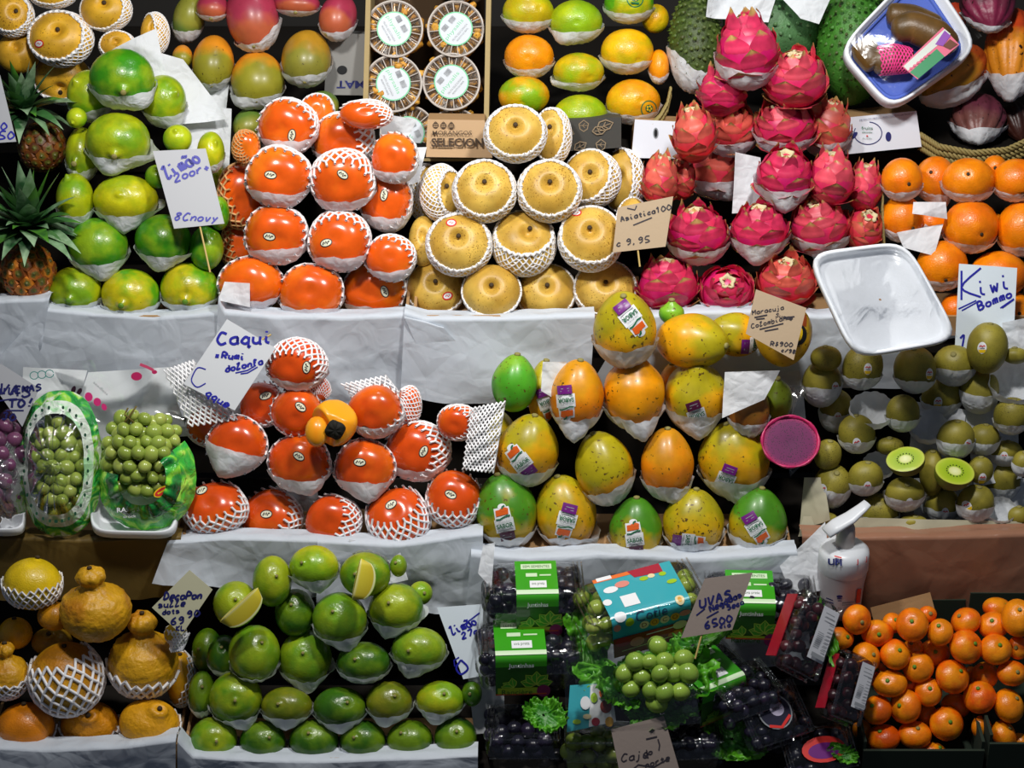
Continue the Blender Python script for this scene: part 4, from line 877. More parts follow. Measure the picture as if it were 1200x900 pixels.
spiky(905, 22, 58, 62, (.1, -1, .2), 'pale green soursop behind the topmost dragon fruit', '#4d7a48', '#3f6a3c', f='', off=.04)
spiky(998, 42, 42, 82, (.05, -1, .2), 'bright green spiky soursop left of the blue foam tray', '#3c7a20', '#2f5c1a', f='', n=420, off=.02)
def pod(x, y, w, h, ax, label, col, c2, mix=.5, am=84, cor=None, off=0, dn=(0, -.95, -.3), f='W'):
    c, hw = settle(x, y, w, h, T4, off, .85, push=.05)
    root = empty('cacao_pod', c - np.array([0, 0, hw[1]]), label, 'cacao pod', 'cacao pods in the basket')
    b, tip, F = body('cacao', c, hw, ax, .3, 'cacao pod', col, c2, mix, root, 'skin')
    if 'W' in f: wrap(c, hw, root, dn, am - 10, cor, k=1.06, body_=b)
pod(1157, 4, 32, 36, (0, -1, .7), 'dark purple cacao pod at the top right', '#3a1c24', '#7a2040', .45, am=76, dn=(-.1, -.95, -.3), off=-.03)
pod(1186, 64, 32, 56, (-.15, -1, .35), 'large orange-red cacao pod at the right edge', '#d0481c', '#d9871c', .55, am=86)
pod(1118, 88, 40, 38, (-1, -.8, .35), 'long orange-yellow cacao pod lying under the blue tray', '#a8481c', '#c48a1c', .56, am=84, dn=(.3, -.95, -.2))
pod(1146, 139, 33, 32, (-.15, -1, .75), 'dusky pink-purple cacao pod above the woven basket rim', '#6a3040', '#7a4a44', .5, am=92, cor=[(.9, .1, .1)])
pod(1190, 142, 18, 26, (.2, -1, .5), 'dark cacao pod half hidden behind purple one, right edge', '#2c1410', '#3c1c14', .5, f='', off=.03)
pod(1120, 20, 14, 18, (0, -1, .5), 'red-orange cacao pod piece behind white tray rim', '#c03c1c', '#c0501c', .5, f='', off=.04)

# ------------------------------------------------------------------ handwriting
GL = {'a': '56 36 15 13 32 53 56 53 62', 'b': '19 12 42 54 46 15', 'c': '55 36 14 13 32 53', 'd': '55 36 14 13 32 53 59 52', 'e': '14 54 56 26 13 22 52', 'f': '58 39 28 22|16 46', 'g': '55 36 14 13 33 55 50 20', 'h': '19 12|14 36 55 52',
 'i': '26 23 42|28 29', 'j': '36 31 10|38 39', 'k': '19 12|56 14 52', 'l': '18 39 49 25 12 32 53', 'm': '16 12|15 26 36 32|35 46 56 52', 'n': '16 12|14 36 55 52', 'o': '36 15 13 32 53 55 36', 'p': '16 10|15 46 54 32 13', 'q': '55 36 14 13 32 53|56 50 61',
 'r': '16 12|14 36 56', 's': '55 26 15 44 53 22 13', 't': '38 33 52|16 56', 'u': '16 13 32 53|56 52 62', 'v': '16 32 56', 'w': '16 22 35 42 56', 'x': '16 52|56 12', 'y': '16 33|56 20', 'z': '16 56 12 52', 'ã': '56 36 15 13 32 53 56 53 62|18 29 48 59',
 'A': '12 39 62|25 55', 'B': '12 19 49 57 36 15|36 64 42 12', 'C': '68 39 16 14 32 63', 'D': '12 19 48 65 43 12', 'E': '69 19 12 62|16 56', 'G': '68 39 16 14 32 63 65 45', 'H': '19 12|69 62|16 66', 'I': '39 32', 'J': '59 54 32 13', 'K': '19 12|69 15 62', 'L': '19 12 62',
 'M': '12 19 35 69 62', 'N': '12 19 62 69', 'O': '39 16 14 32 64 66 39', 'P': '12 19 58 66 15', 'R': '12 19 58 66 15|35 62', 'S': '68 39 17 46 64 32 13', 'T': '09 79|39 32', 'U': '19 14 32 63 69', 'V': '19 32 69', 'W': '19 22 46 62 89',
 '0': '39 16 14 32 64 66 39', '1': '27 49 42', '2': '17 39 58 56 12 62', '3': '18 39 58 46 54 32 13', '5': '69 29 16 45 63 32 12', '6': '59 16 13 32 53 45 15', '7': '19 69 32', '8': '36 18 39 58 36 14 32 54 36', '9': '58 39 17 36 57 58 54 22',
 '!': '59 35|33 32', ',': '23 11', '.': '22 23', '/': '12 69', '=': '13 53|15 55', '-': '15 55', '(': '49 26 24 40', '+': '14 54|36 32', '$': '58 27 36 45 54 13|39 31', '_': '01 71'}
def strokes(text, x, y, s, ang=0, slant=.15, adv=1.0, sy=1.0):
    """x, y = pixel of the text's lower left; s = pixels per glyph unit"""
    out = []; cx = 0; ca, sa = math.cos(math.radians(ang)), math.sin(math.radians(ang))
    for ch in text:
        if ch == ' ': cx += 5; continue
        for st in GL[ch].split('|'):
            P_ = np.array([[int(q[0]), int(q[1]) - 2] for q in st.split()], float)
            if len(P_) > 2:                                    # smooth the corners
                Q_ = []
                for i in range(len(P_) - 1):
                    p0, p1, p2, p3 = P_[max(i - 1, 0)], P_[i], P_[i + 1], P_[min(i + 2, len(P_) - 1)]
                    for u in np.linspace(0, 1, 5)[:-1]: Q_.append(.5 * ((2 * p1) + (p2 - p0) * u + (2 * p0 - 5 * p1 + 4 * p2 - p3) * u * u + (3 * p1 - p0 - 3 * p2 + p3) * u ** 3))
                P_ = np.array(Q_ + [P_[-1]])
            X = (P_[:, 0] + P_[:, 1] * slant + cx) * s; Y = P_[:, 1] * s * sy
            out.append(np.stack([x + X * ca - Y * sa * 1 if False else x + X * ca - Y * sa, y - (X * sa + Y * ca)], 1))
        cx += (6.6 if ch.islower() or ch in '().,!-' else 7.6) * adv
    return out
def card(name, corners, mat, label, cat, texts=(), lines=(), ink=INK, wd=1.6, off=-.03, plane=T3, tilt=(0, 0), stick=None, extra=None, thick=.0012, parts=(), group=None, bend=0.0):
    """a flat card whose corners show at the given pixels; it stands at its own depth in the stall"""
    cx, cy = np.mean([q[0] for q in corners]), np.mean([q[1] for q in corners])
    p0 = plane.at(cx, cy, off); n = SF @ np.array([tilt[0], tilt[1], 1.0]); n /= np.linalg.norm(n)
    def on(px, py, lift=0.0):
        d = pdir(px, py); q = CAM + d * (np.dot(p0 - CAM, n) / np.dot(d, n))
        if bend: q = q + n * bend * (((px - cx) / 50) ** 2)
        return q + n * lift
    root = empty(name, on(*corners[3]), label, cat, group); base = np.array(root.location)
    k = 8; V = []; C_ = np.array(corners, float)
    for lift in (0, -thick):
        for i in range(k + 1):
            for j in range(k + 1):
                u, v = j / k, i / k; q = (C_[0] * (1 - u) + C_[1] * u) * (1 - v) + (C_[3] * (1 - u) + C_[2] * u) * v; V.append(on(q[0], q[1], lift))
    Q = [list(q) for q in grid_quads(k + 1, k + 1)]; o2 = (k + 1) ** 2; Q = [q[::-1] for q in Q] + [[a + o2 for a in q] for q in Q]
    bd = [j for j in range(k + 1)] + [i * (k + 1) + k for i in range(1, k + 1)] + [k * (k + 1) + j for j in range(k - 1, -1, -1)] + [i * (k + 1) for i in range(k - 1, 0, -1)]
    Q += [[bd[i], bd[(i + 1) % len(bd)], bd[(i + 1) % len(bd)] + o2, bd[i] + o2] for i in range(len(bd))]
    mob('card', np.array(V) - base, Q, None, mat, root, base, smooth=False)
    st = []
    for t in texts: st += [(p, (t[5] if len(t) > 5 else {}).get('wd', wd)) for p in strokes(t[0], t[1], t[2], t[3], t[4], **{a: b for a, b in (t[5] if len(t) > 5 else {}).items() if a != 'wd'})]
    st += [(np.array(l, float), wd * .8) for l in lines]
    if st:
        m = MB()
        for i, (p, w_) in enumerate(st):
            V2, t2, _ = shp_line(p, w_ * 1.2, 0); m.add([on(a, b, .0006 + .00002 * (i % 9)) - base for a, b in V2], tris=t2)
        m.obj('handwriting', ink, root, base)
    if extra:
        for nm, shapes, mats in extra:
            m = MB()
            for i, (V2, t2, mi) in enumerate(shapes): m.add([on(a, b, .0006 + .00025 * i) - base for a, b in V2], tris=t2, m=mi)
            m.obj(nm, mats, root, base)
    if stick:
        a, b = on(*stick[0], -.002), on(*stick[1], -.004); V2, Q2 = tubes([a - base], [b - base], .0013, 7); mob('stick', V2, Q2, None, plain('bamboo_stick', '#c9ae6a', .6), root, base)
    return root, on
CW = plain('white_card', '#d3d6da', .5); CG = plain('grey_white_card', '#a9abb0', .5); CK = plain('kraft_card', '#b09a7e', .7, bump=.1); CK2 = plain('grey_kraft_card', '#8d8078', .7, bump=.1); CB = plain('bright_card', '#dbe6ee', .45); CY = plain('yellowish_card', '#b9b79a', .5)
card('price_card', [(179, 177), (241, 174), (263, 262), (204, 268)], CG, 'grey-white price card with blue writing stuck in the large limes', 'price card',
     [('limão', 196, 210, 1.4, 28, dict(slant=-.25, sy=1.5, wd=2.6)), ('2oor+', 204, 214, 1.35, 20, dict(wd=1.9)), ('8Cnovy', 203, 258, 1.25, -2, dict(slant=.4, wd=1.6))], ink=INK, off=-.05, stick=((232, 255), (246, 318)), tilt=(.1, .15))
card('price_card', [(266, 374), (323, 408), (275, 481), (215, 450)], CW, 'tilted white price card with blue writing left of middle persimmons', 'price card',
     [('Caqui', 253, 404, 2.0, 2, dict(slant=.1, wd=2.6)), ('=Rumi', 251, 419, 1.05, -4, dict(wd=2.0)), ('dolonfa', 264, 436, 1.0, 12, dict(wd=1.9)), ('C', 222, 455, 3.2, 8, dict(wd=1.2)), ('qque', 240, 462, 1.2, -32, dict(wd=1.8)), ('o', 262, 476, 1.0, 0, dict(wd=2.2))],
     [[(276, 437), (290, 434), (300, 428)], [(282, 438), (290, 437), (302, 430)]], ink=INK, plane=T2, off=-.03, stick=((300, 402), (317, 392)))
card('price_card', [(-24, 84), (0, 88), (19, 166), (-12, 168)], CG, 'bluish-white price card cut off by the left edge, over the pineapples', 'price card', [('0', 0, 152, 1.2, 0), ('50', -2, 163, 1.3, 0)], plane=T3, off=-.04)
card('price_card', [(-30, 420), (2, 427), (46, 455), (26, 500)], CG, 'grey price card with blue capitals above the dark grapes', 'price card',
     [('UVAS', -16, 459, 1.75, -8, dict(wd=2.0)), ('CHILENAS', -14, 464, 1.05, 6, dict(wd=1.8)), ('TO!', 10, 478, 1.35, 4, dict(wd=2.3)), ('30', 1, 491, 1.2, -8, dict(wd=1.7))], [[(-2, 470), (10, 468), (24, 468)], [(7, 481), (28, 481)]], ink=INKN, plane=T2, off=-.05)
card('price_card', [(222, 668), (249, 691), (213, 744), (178, 712)], CY, 'creamy price card with navy writing between knobbly citrus and limes', 'price card',
     [('DecoPon', 191, 703, .95, 2, dict(wd=1.9, slant=.4, sy=1.3)), ('sulle', 185, 712, 1.0, 4, dict(wd=1.5)), ('dots', 190, 720, .8, 5, dict(wd=1.4)), ('69', 200, 732, 1.15, 5, dict(wd=1.7)), ('90', 219, 724, 1.1, 8, dict(wd=1.7)), ('KL', 206, 739, .75, 5, dict(wd=1.4))], ink=INKN, plane=T1, off=-.035)
card('price_card', [(512, 712), (566, 708), (566, 792), (543, 796)], CB, 'white price card with blue writing right of the bottom limes', 'price card',
     [('limão', 530, 744, 1.0, 24, dict(slant=-.25, sy=1.4, wd=1.7)), ('27o', 541, 749, 1.0, 20, dict(wd=1.7)), ('O', 533, 790, 2.4, 0, dict(wd=1.9, slant=0))], [[(533, 781), (532, 774), (538, 770)], [(541, 734), (562, 718)]], ink=INK, plane=T1, off=.0)
card('kraft_price_card', [(724, 243), (789, 230), (780, 289), (718, 296)], CK, 'kraft price card between the pears and the dragon fruits', 'price card',
     [('Asiatica', 727, 260, .8, 14, dict(wd=1.3)), ('100', 768, 250, .9, 14, dict(wd=1.2)), ('c 9,95', 722, 289, 1.0, 8, dict(wd=1.2))], [[(735, 244), (744, 246), (746, 241)], [(742, 264), (764, 255)]], ink=INKD, plane=T3, off=-.05, stick=((747, 288), (750, 312)))
card('kraft_price_card', [(886, 339), (945, 361), (930, 422), (874, 391)], CK, 'kraft price card standing below the dragon fruits', 'price card',
     [('Maracuja', 881, 369, .72, 10, dict(wd=.9)), ('Suape', 908, 371, .62, -12, dict(wd=.7)), ('Colombiano', 880, 385, .72, 14, dict(wd=.9)), ('R$900', 902, 405, .72, -3, dict(wd=1.0)), ('c/98', 915, 412, .6, -8, dict(wd=1.0))], [[(884, 372), (899, 369)], [(886, 374), (896, 373)], [(890, 386), (918, 379)], [(896, 388), (912, 385)], [(919, 372), (931, 371)]], ink=INKD, plane=T2, off=-.075)
card('price_card', [(1124, 309), (1192, 314), (1187, 410), (1119, 408)], CB, 'bright white price card with large blue writing above the kiwis', 'price card',
     [('K', 1122, 352, 4.6, 8, dict(wd=2.0, sy=1.05)), ('iwi', 1146, 347, 2.1, 14, dict(wd=2.0, sy=1.15)), ('Bommo', 1146, 364, 1.3, 22, dict(wd=2.0)), ('12,5', 1120, 406, 1.9, 0, dict(wd=2.0)), ('95', 1171, 404, 1.6, 0, dict(wd=2.0))], [[(1123, 362), (1144, 352)], [(1127, 364), (1145, 354)], [(1172, 361), (1188, 350)], [(1174, 361), (1188, 351)]], ink=INK, plane=T2, off=.02)
card('kraft_price_card', [(826, 678), (882, 671), (858, 738), (798, 748)], CK2, 'grey kraft price card with navy writing stuck among the punnets', 'price card',
     [('UVAS', 819, 713, 1.35, 18, dict(wd=2.0, slant=.3)), ('Negodas', 832, 717, .9, 26, dict(wd=1.7)), ('Seca', 852, 715, .8, 20, dict(wd=1.5)), ('6500', 826, 737, 1.15, 16, dict(wd=1.7)), ('cia', 843, 736, .7, 8, dict(wd=1.3))], [[(816, 721), (826, 713)], [(828, 724), (842, 716)]], ink=INKN, plane=T1, off=-.075, stick=((823, 742), (815, 772)))
card('kraft_price_card', [(716, 855), (778, 839), (800, 915), (728, 915)], CK2, 'grey kraft price card at the bottom edge below green grapes', 'price card',
     [('Caju', 727, 893, 1.25, 10, dict(wd=1.2, slant=.3)), ('do', 754, 886, .9, 15, dict(wd=1.1)), ('norte', 756, 900, .95, 18, dict(wd=1.2))], [[(771, 866), (773, 873), (772, 879)], [(757, 866), (770, 863)], [(742, 901), (748, 896), (766, 899), (781, 890)]], ink=INKD, plane=T1, off=-.10)

# ------------------------------------------------------------------ physalis punnets in their crate
PHY_Y = T4.y + .03
crate = empty('wooden_crate', at_y(500, 190, PHY_Y), 'wooden crate holding the round physalis punnets', 'crate')
def slab(name, pa, pb, depth, thick, mat, parent):
    """a plank seen edge-on running between two pixels, its depth going away from the camera"""
    t = T4.t(500, 90) - .005; a, b = at_depth(*pa, t), at_depth(*pb, t); d = (b - a) / np.linalg.norm(b - a); s = np.cross(d, -TO); s /= np.linalg.norm(s)
    V = np.array([p + s * thick * i + (-TO) * depth * j for p in (a, b) for i in (-.5, .5) for j in (0, 1)]); c = V.mean(0)
    return mob(name, V - c, [[0, 1, 3, 2], [4, 6, 7, 5], [0, 4, 5, 1], [2, 3, 7, 6], [0, 2, 6, 4], [1, 5, 7, 3]], None, mat, parent, c, smooth=False)
slab('plank', (573, -20), (569, 185), .09, .007, WOOD, crate); slab('plank', (432, -20), (428, 130), .09, .007, WOOD, crate)
slab('plank', (426, 186), (574, 186), .09, .007, WOOD, crate)
p = at_depth(500, 85, T4.t(500, 90) + .09); V, Q = box_vq((0, 0, 0), (.17, .25, .004)); mob('back_panel', V @ SF.T, Q, None, DCARD, crate, p, smooth=False)
HUSK = fruitmat('physalis_husk', rough=.6, pscale=90, gw=.0, spots='#7a5618', spot_scale=260, spot_amt=.3); RIMM = plain('cloudy_plastic_rim', '#b9b0a8', .3)
hT, hP, hQ, ht = topo(9, 10); hs = np.sin(hT); hV = np.stack([hs * (1 + .12 * np.cos(5 * hP)) * np.cos(hP), hs * (1 + .12 * np.cos(5 * hP)) * np.sin(hP), 1.25 * np.cos(hT) + .5 * (np.cos(hT) > .85)], 1)
HUSKME = mesh('physalis', hV * .0115, hQ, ht, HUSK, g=np.full(len(hV), .5))
TUBNAMES = {0: 'upper left round physalis punnet in the crate', 1: 'upper right round physalis punnet in the crate', 2: 'second row left round physalis punnet in the crate', 3: 'second row right round physalis punnet in the crate', 4: 'round physalis punnet behind the kraft box', 5: 'lower left round physalis punnet behind white paper', 6: 'physalis punnet cut off by the top edge'}
for i, (x, y, rr, rot) in enumerate([(462, 34, 34, -60), (534, 34, 33.5, 50), (461, 98, 34, -65), (529, 96, 34, 50), (533, 160, 33, 50), (478, 156, 33, -65), (538, -32, 33, 50)]):
    t0 = T4.t(500, 90) + .01 + (.012 if i in (4, 5) else 0); c = at_depth(x, y, t0); R_ = rr * t0 / FPX; F = SF @ frame((0, .03, 1))
    root = empty('physalis_punnet', c - np.array([0, 0, R_]), TUBNAMES[i], 'fruit punnet', 'round physalis punnets')
    V, Q, t = lathe([(R_ * .72, -.055), (R_ * .78, -.053), (R_ * .9, -.006), (R_ * .93, 0)], 40, cap1=False); mob('cup', V @ F.T, Q, t, CLEAR, root, c)
    V, Q, t = lathe([(R_ * .90, -.003), (R_ * .94, .002), (R_, .003), (R_ * 1.0, -.001), (R_ * .95, -.005), (R_ * .90, -.003)], 48, cap0=False, cap1=False); mob('lid_rim', V @ F.T, Q, t, RIMM, root, c)
    a = np.arange(20) / 20 * 6.283 + .1; A_ = np.stack([np.cos(a), np.sin(a), 0 * a + .0005 / R_], 1) * R_
    V, Q = tubes(A_ * [.6, .6, 1], A_ * [.92, .92, 1], .0009, 4); mob('lid_ribs', V @ F.T, Q, None, RIMM, root, c)
    V, Q, t = lathe([(R_ * .3, .0), (R_ * .92, .0)], 40); mob('lid', V @ F.T, Q, t, LID, root, c)
    rl = R_ * .6; sh = [shp_ellipse(0, 0, rl, rl, 0, 40), shp_ellipse(0, 0, rl * .93, rl * .93, 1, 40)]
    q_ = [shp_text('physalis', -.08 * rl, .02 * rl, .3 * rl, 0, 1.5 * rl), shp_text('FRUTA SELECIONADA', .0, -.32 * rl, .12 * rl, 2, 1.3 * rl), shp_text('PRODUTO DO BRASIL', 0, -.52 * rl, .1 * rl, 2, 1.0 * rl)]
    for bx in (-.35, .28):
        for b in range(9): q_.append(shp_rect((bx - .2 + .045 * b) * rl, .36 * rl, (bx - .2 + .045 * b + .025) * rl, .66 * rl, 2, 1))
    m = MB()
    for k_, (v2, t2, mi) in enumerate(sh + xf(q_, rot)): m.add(np.concatenate([v2, np.full((len(v2), 1), .0016 + .00012 * k_)], 1) @ F.T, tris=t2, m=mi)
    m.obj('round_label', [plain('label_green', '#5ec08a', .4) if i == 0 else bpy.data.materials['label_green'], plain('label_white', '#c3cad2', .4) if i == 0 else bpy.data.materials['label_white'], SM[8]], root, c)
    for q in range(17):
        an = q / 17 * 6.283 + rng.uniform(-.1, .1); rad = R_ * rng.uniform(.70, .76); dz = -.011 - rng.uniform(0, .004)
        o = bpy.data.objects.new('physalis', HUSKME); put(o, None, c + F @ np.array([math.cos(an) * rad, math.sin(an) * rad, dz]))
        o.rotation_euler = tuple(rng.uniform(0, 6.28, 3)); o.scale = tuple(rng.uniform(.8, 1.05, 3)); o.color = hexc('#d9a23c')[:3] + (.5,); o['c2'] = list(hexc('#c98a2a')[:3])
        tag(o, 'golden physalis husk inside the ' + TUBNAMES[i], 'physalis', 'physalis in the ' + TUBNAMES[i])

# ------------------------------------------------------------------ cartons with print
def pxshape(pts_px, m): return shp_quad(pts_px, m, 2)
def flip(shapes, x, y, rot=0, s=1.0): return [(np.stack([x + V[:, 0], y - V[:, 1]], 1), t, m) for V, t, m in xf(shapes, rot, s)]
def carton(name, corners, side, mats, label, extra=None, off=0.0, plane=T4, sidemat=None, kind='carton', tilt=(0, -.25)):
    """front face at the given pixels (TL, TR, BR, BL) and a box body going back behind it"""
    root, on = card(name, corners, mats, label, kind, off=off, plane=plane, extra=extra, tilt=tilt)
    base = np.array(root.location); P_ = [on(*q) for q in corners]; n = np.cross(P_[1] - P_[0], P_[3] - P_[0]); n /= np.linalg.norm(n)
    if n @ TO > 0: n = -n
    P_ = [q + n * .0015 for q in P_]; V = np.array(P_ + [q + n * side for q in P_]) - base
    mob('box_body', V, [[0, 1, 2, 3], [7, 6, 5, 4], [0, 4, 5, 1], [1, 5, 6, 2], [2, 6, 7, 3], [3, 7, 4, 0]], None, sidemat or CARD, root, base, smooth=False); return root
BR = plain('brown_print', '#4a3a2c', .7); KL = plain('light_kraft', '#c3a27c', .75); OUT = plain('tan_line', '#8d7a60', .7); DGB = plain('charcoal_card', '#3d3c38', .7); NAVY = plain('navy_print', '#232a6c', .5); GREYC = plain('grey_carton', '#8c8b88', .7)
sb = []
for q in range(3): sb += flip([shp_ellipse(0, 0, 3.6, 3.7, 0, 14, 1)] + [shp_line([(-2.5, a), (2.5, a)], .5, 1) for a in (-1.5, 0, 1.5)] + [shp_line([(-1.5, 3.4), (0, 4.6), (1.5, 3.4)], .7, 0)], 510.5 + q * 9.2, 147)
sb += flip([shp_text('MORANGOS', 0, 0, 5.2, 0, 46, bold=.005)], 530, 155.3) + flip([shp_text('SELECION', 0, 0, 10.5, 0, 61, bold=.03)], 536, 166.5)
carton('strawberry_box', [(501, 140), (568, 141), (577, 185), (499, 184)], .07, KL, 'kraft strawberry box printed MORANGOS SELECION behind the pears', [('printing', sb, [BR, KL])], off=-.075)
def leafline(x, y, s, rot, kind=0):
    a = [[(-1, 0), (-.5, .6), (.3, .6), (1, 0), (.4, -.5), (-.4, -.5), (-1, 0)], [(-.8, .2), (0, .9), (.8, .3), (.6, -.6), (0, -1), (-.6, -.6), (-.8, .2)]][kind]
    o = [shp_line(a, .16, 0), shp_line([(-.7, 0), (.7, 0)], .1, 0), shp_line([(-.2, 0), (.2, .4)], .1, 0), shp_line([(-.2, 0), (.2, -.4)], .1, 0)]
    return flip(o, x, y, rot, s)
ex = leafline(684, 147, 7, 0, 1) + leafline(709, 147, 10, 20) + leafline(702, 153, 8, 5) + leafline(680, 171, 8, 30) + leafline(704, 169, 7, 0, 1) + leafline(666, 154, 7, -20, 0)
carton('charcoal_carton', [(664, 141), (728, 137), (728, 173), (654, 178)], .05, DGB, 'charcoal carton with tan line drawings of fruit behind pears', [('line_drawings', ex, [OUT])], off=-.05, sidemat=DGB)
carton('white_carton', [(744, 140), (800, 143), (792, 186), (740, 185)], .06, plain('white_carton_paper', '#dfe4ee', .6), 'plain white carton with oval hole left of the pink pile', [('hand_hole', flip([shp_ellipse(0, 0, 3.2, 6.5, 0, 16, 1), shp_ellipse(0, 0, 1.8, 4.8, 1, 16, 1)], 768.5, 156), [SM[8], BLACK])], off=-.03)
ex = flip([shp_line([(24 * math.cos(q * .22 - 3.6) * .68, 13.2 * math.sin(q * .22 - 3.6)) for q in range(24)], 1.1, 0)], 1017, 156) + flip([shp_ellipse(0, 0, 3.4, 5.6, 0, 16, 1)], 1041, 160) + flip([shp_ellipse(0, 0, 6.2, 2.6, 0, 14, 1)], 1000, 159, 42) \
    + flip([shp_text('fruits', 0, 0, 4, 1, 13), shp_text('selecionados', 0, -4.6, 2.4, 1, 12), shp_line([(-1, -9), (1, -9)], 1.5, 2), shp_text('do campo', 0, -12, 2.2, 1, 11)], 1016, 150) + flip([shp_text('PRODUTO FRESCO SELECIONADO DA FAZENDA', 0, 0, 1.8, 0, 66)], 1040, 136.5, 7)
carton('white_printed_carton', [(990, 138), (1074, 130), (1080, 172), (990, 181)], .08, bpy.data.materials['white_carton_paper'], 'white carton with purple oval emblem below the blue foam tray', [('printing', ex, [NAVY, SM[5], SM[2]])], off=-.055, sidemat=CARD)
ex = flip([shp_text('MAT', 0, 0, 9, 0, 33, bold=.03)], 411, 99, 180) + flip([shp_ellipse(0, 0, 6, 5.2, 1, 18, 1)], 401, 82)
carton('grey_carton', [(384, 40), (432, 40), (432, 112), (380, 111)], .05, GREYC, 'grey carton with upside down letters right of the mangoes', [('printing', ex, [NAVY, BLACK])], off=.03, sidemat=GREYC)

# ------------------------------------------------------------------ paper draped over box fronts
def crease(P, seed, n=16, amp=.004, sc=9.0):
    r = np.random.default_rng(seed); out = np.zeros(len(P))
    lo, hi = P.min(0), P.max(0)
    for _ in range(n):
        p = r.uniform(lo, hi); a = r.uniform(0, math.pi); d = (P - p) @ np.array([math.cos(a), math.sin(a)]); L = r.uniform(.02, .09)
        out += np.abs(np.clip(d, -L, L)) / L * r.uniform(-1, 1)
    return out * amp / math.sqrt(n) * 2.3 + amp * .5 * np.abs(vnoise(np.c_[P, P[:, :1] * 0] * 22, seed + 1, 8))
def drape(label, top, bot, y, fold=.035, amp=.007, mat=None, name='paper_sheet', seed=1, nx=60, ny=34, lip=0.0, cat='wrapping paper', jag=3):
    """a sheet hanging in front of a box: top and bottom edges given as pixel polylines"""
    tx = np.array(top, float); bx = np.array(bot, float); r = np.random.default_rng(seed); V = []; nf = 6
    us = np.linspace(0, 1, nx)
    X0 = tx[0][0] + us * (tx[-1][0] - tx[0][0]); Y0 = np.interp(X0, tx[:, 0], tx[:, 1]); X1 = bx[0][0] + us * (bx[-1][0] - bx[0][0]); Y1 = np.interp(X1, bx[:, 0], bx[:, 1]) + jag * vnoise(np.c_[us * 22, us * 0, us * 0], seed + 9)
    W_ = np.zeros((ny, nx, 3))
    for j in range(ny):
        v = j / (ny - 1)
        for i in range(nx): W_[j, i] = at_y(X0[i] * (1 - v) + X1[i] * v, Y0[i] * (1 - v) + Y1[i] * v, y)
    P2 = W_[:, :, [0, 2]].reshape(-1, 2); c_ = crease(P2, seed, amp=amp).reshape(ny, nx); c_ -= c_.max() + .0005
    W_[:, :, 1] += c_ * (np.linspace(.15, 1, ny)[:, None])
    F_ = []
    for q in range(nf, 0, -1):
        row = W_[0].copy(); row[:, 1] += fold * q / nf; row[:, 2] -= .004 * (q / nf) ** 2 - .0015 * math.sin(q); row[:, 2] += .002 * vnoise(row * 90, seed + q); F_.append(row)
    W_ = np.concatenate([np.array(F_), W_]); nr = len(W_); V = W_.reshape(-1, 3); c = V.mean(0)
    o = mob(name, V - c, grid_quads(nr, nx), None, mat or PAPER2, None, c); tag(o, label, cat, 'paper sheets lining the fruit boxes'); return o
def lipz(pl): return pl.z - .016
def box(name, pl, x0, x1, label, mat=CARD, depth=.12, cat='fruit box', z0=None, lift=0.0, front=True, fy=0.0):
    z1 = lipz(pl) + lift; zb = FZ[{T1: '1', T2: '2', T3: '3', T4: '4'}[pl]] + .001 if z0 is None else z0
    yf = pl.y - .047 - fy; a, b = at_y(x0, 0, yf), at_y(x1, 0, yf); s = (pl.p[1]); xa = (x0 - 600) * mpp((0, yf, z1)); xb = (x1 - 600) * mpp((0, yf, z1))
    root = empty(name, ((xa + xb) / 2, yf, zb), label, cat); th = .004
    sbox('front_panel', xa, xb, yf, yf + th, zb, z1, mat, None, root); sbox('side_panel', xa, xa + th, yf + th, yf + depth, zb, z1, mat, None, root); sbox('side_panel', xb - th, xb, yf + th, yf + depth, zb, z1, mat, None, root)
    sbox('base_panel', xa + th, xb - th, yf + th, yf + depth, zb, zb + .003, mat, None, root); return root
yf3, yf2, yf1 = T3.y - .050, T2.y - .050, T1.y - .050
for nm, pl, x0, x1, lab in [('fruit_box', T3, -20, 52, 'cardboard box under the pineapples'), ('fruit_box', T3, 56, 256, 'cardboard box under the large limes, lined with white paper'), ('fruit_box', T3, 262, 478, 'cardboard box under the upper persimmons, lined with white paper'), ('fruit_box', T3, 484, 744, 'cardboard box under the yellow pears, lined with white paper'),
                            ('fruit_box', T3, 750, 1030, 'cardboard box under the pink dragon fruits'), ('fruit_box', T3, 1036, 1225, 'box under the far right oranges'),
                            ('fruit_box', T2, -20, 206, 'brown cardboard box under the bagged grapes'), ('fruit_box', T2, 212, 556, 'cardboard box under the middle persimmons, lined with paper'), ('fruit_box', T2, 562, 930, 'cardboard box under the papayas'),
                            ('fruit_box', T1, -20, 206, 'low box under the knobbly citrus fruits'), ('fruit_box', T1, 212, 558, 'low box under the bottom limes')]:
    box(nm, pl, x0, x1, lab, **(dict(lift=-.016, fy=.012) if 'papayas' in lab else {}))
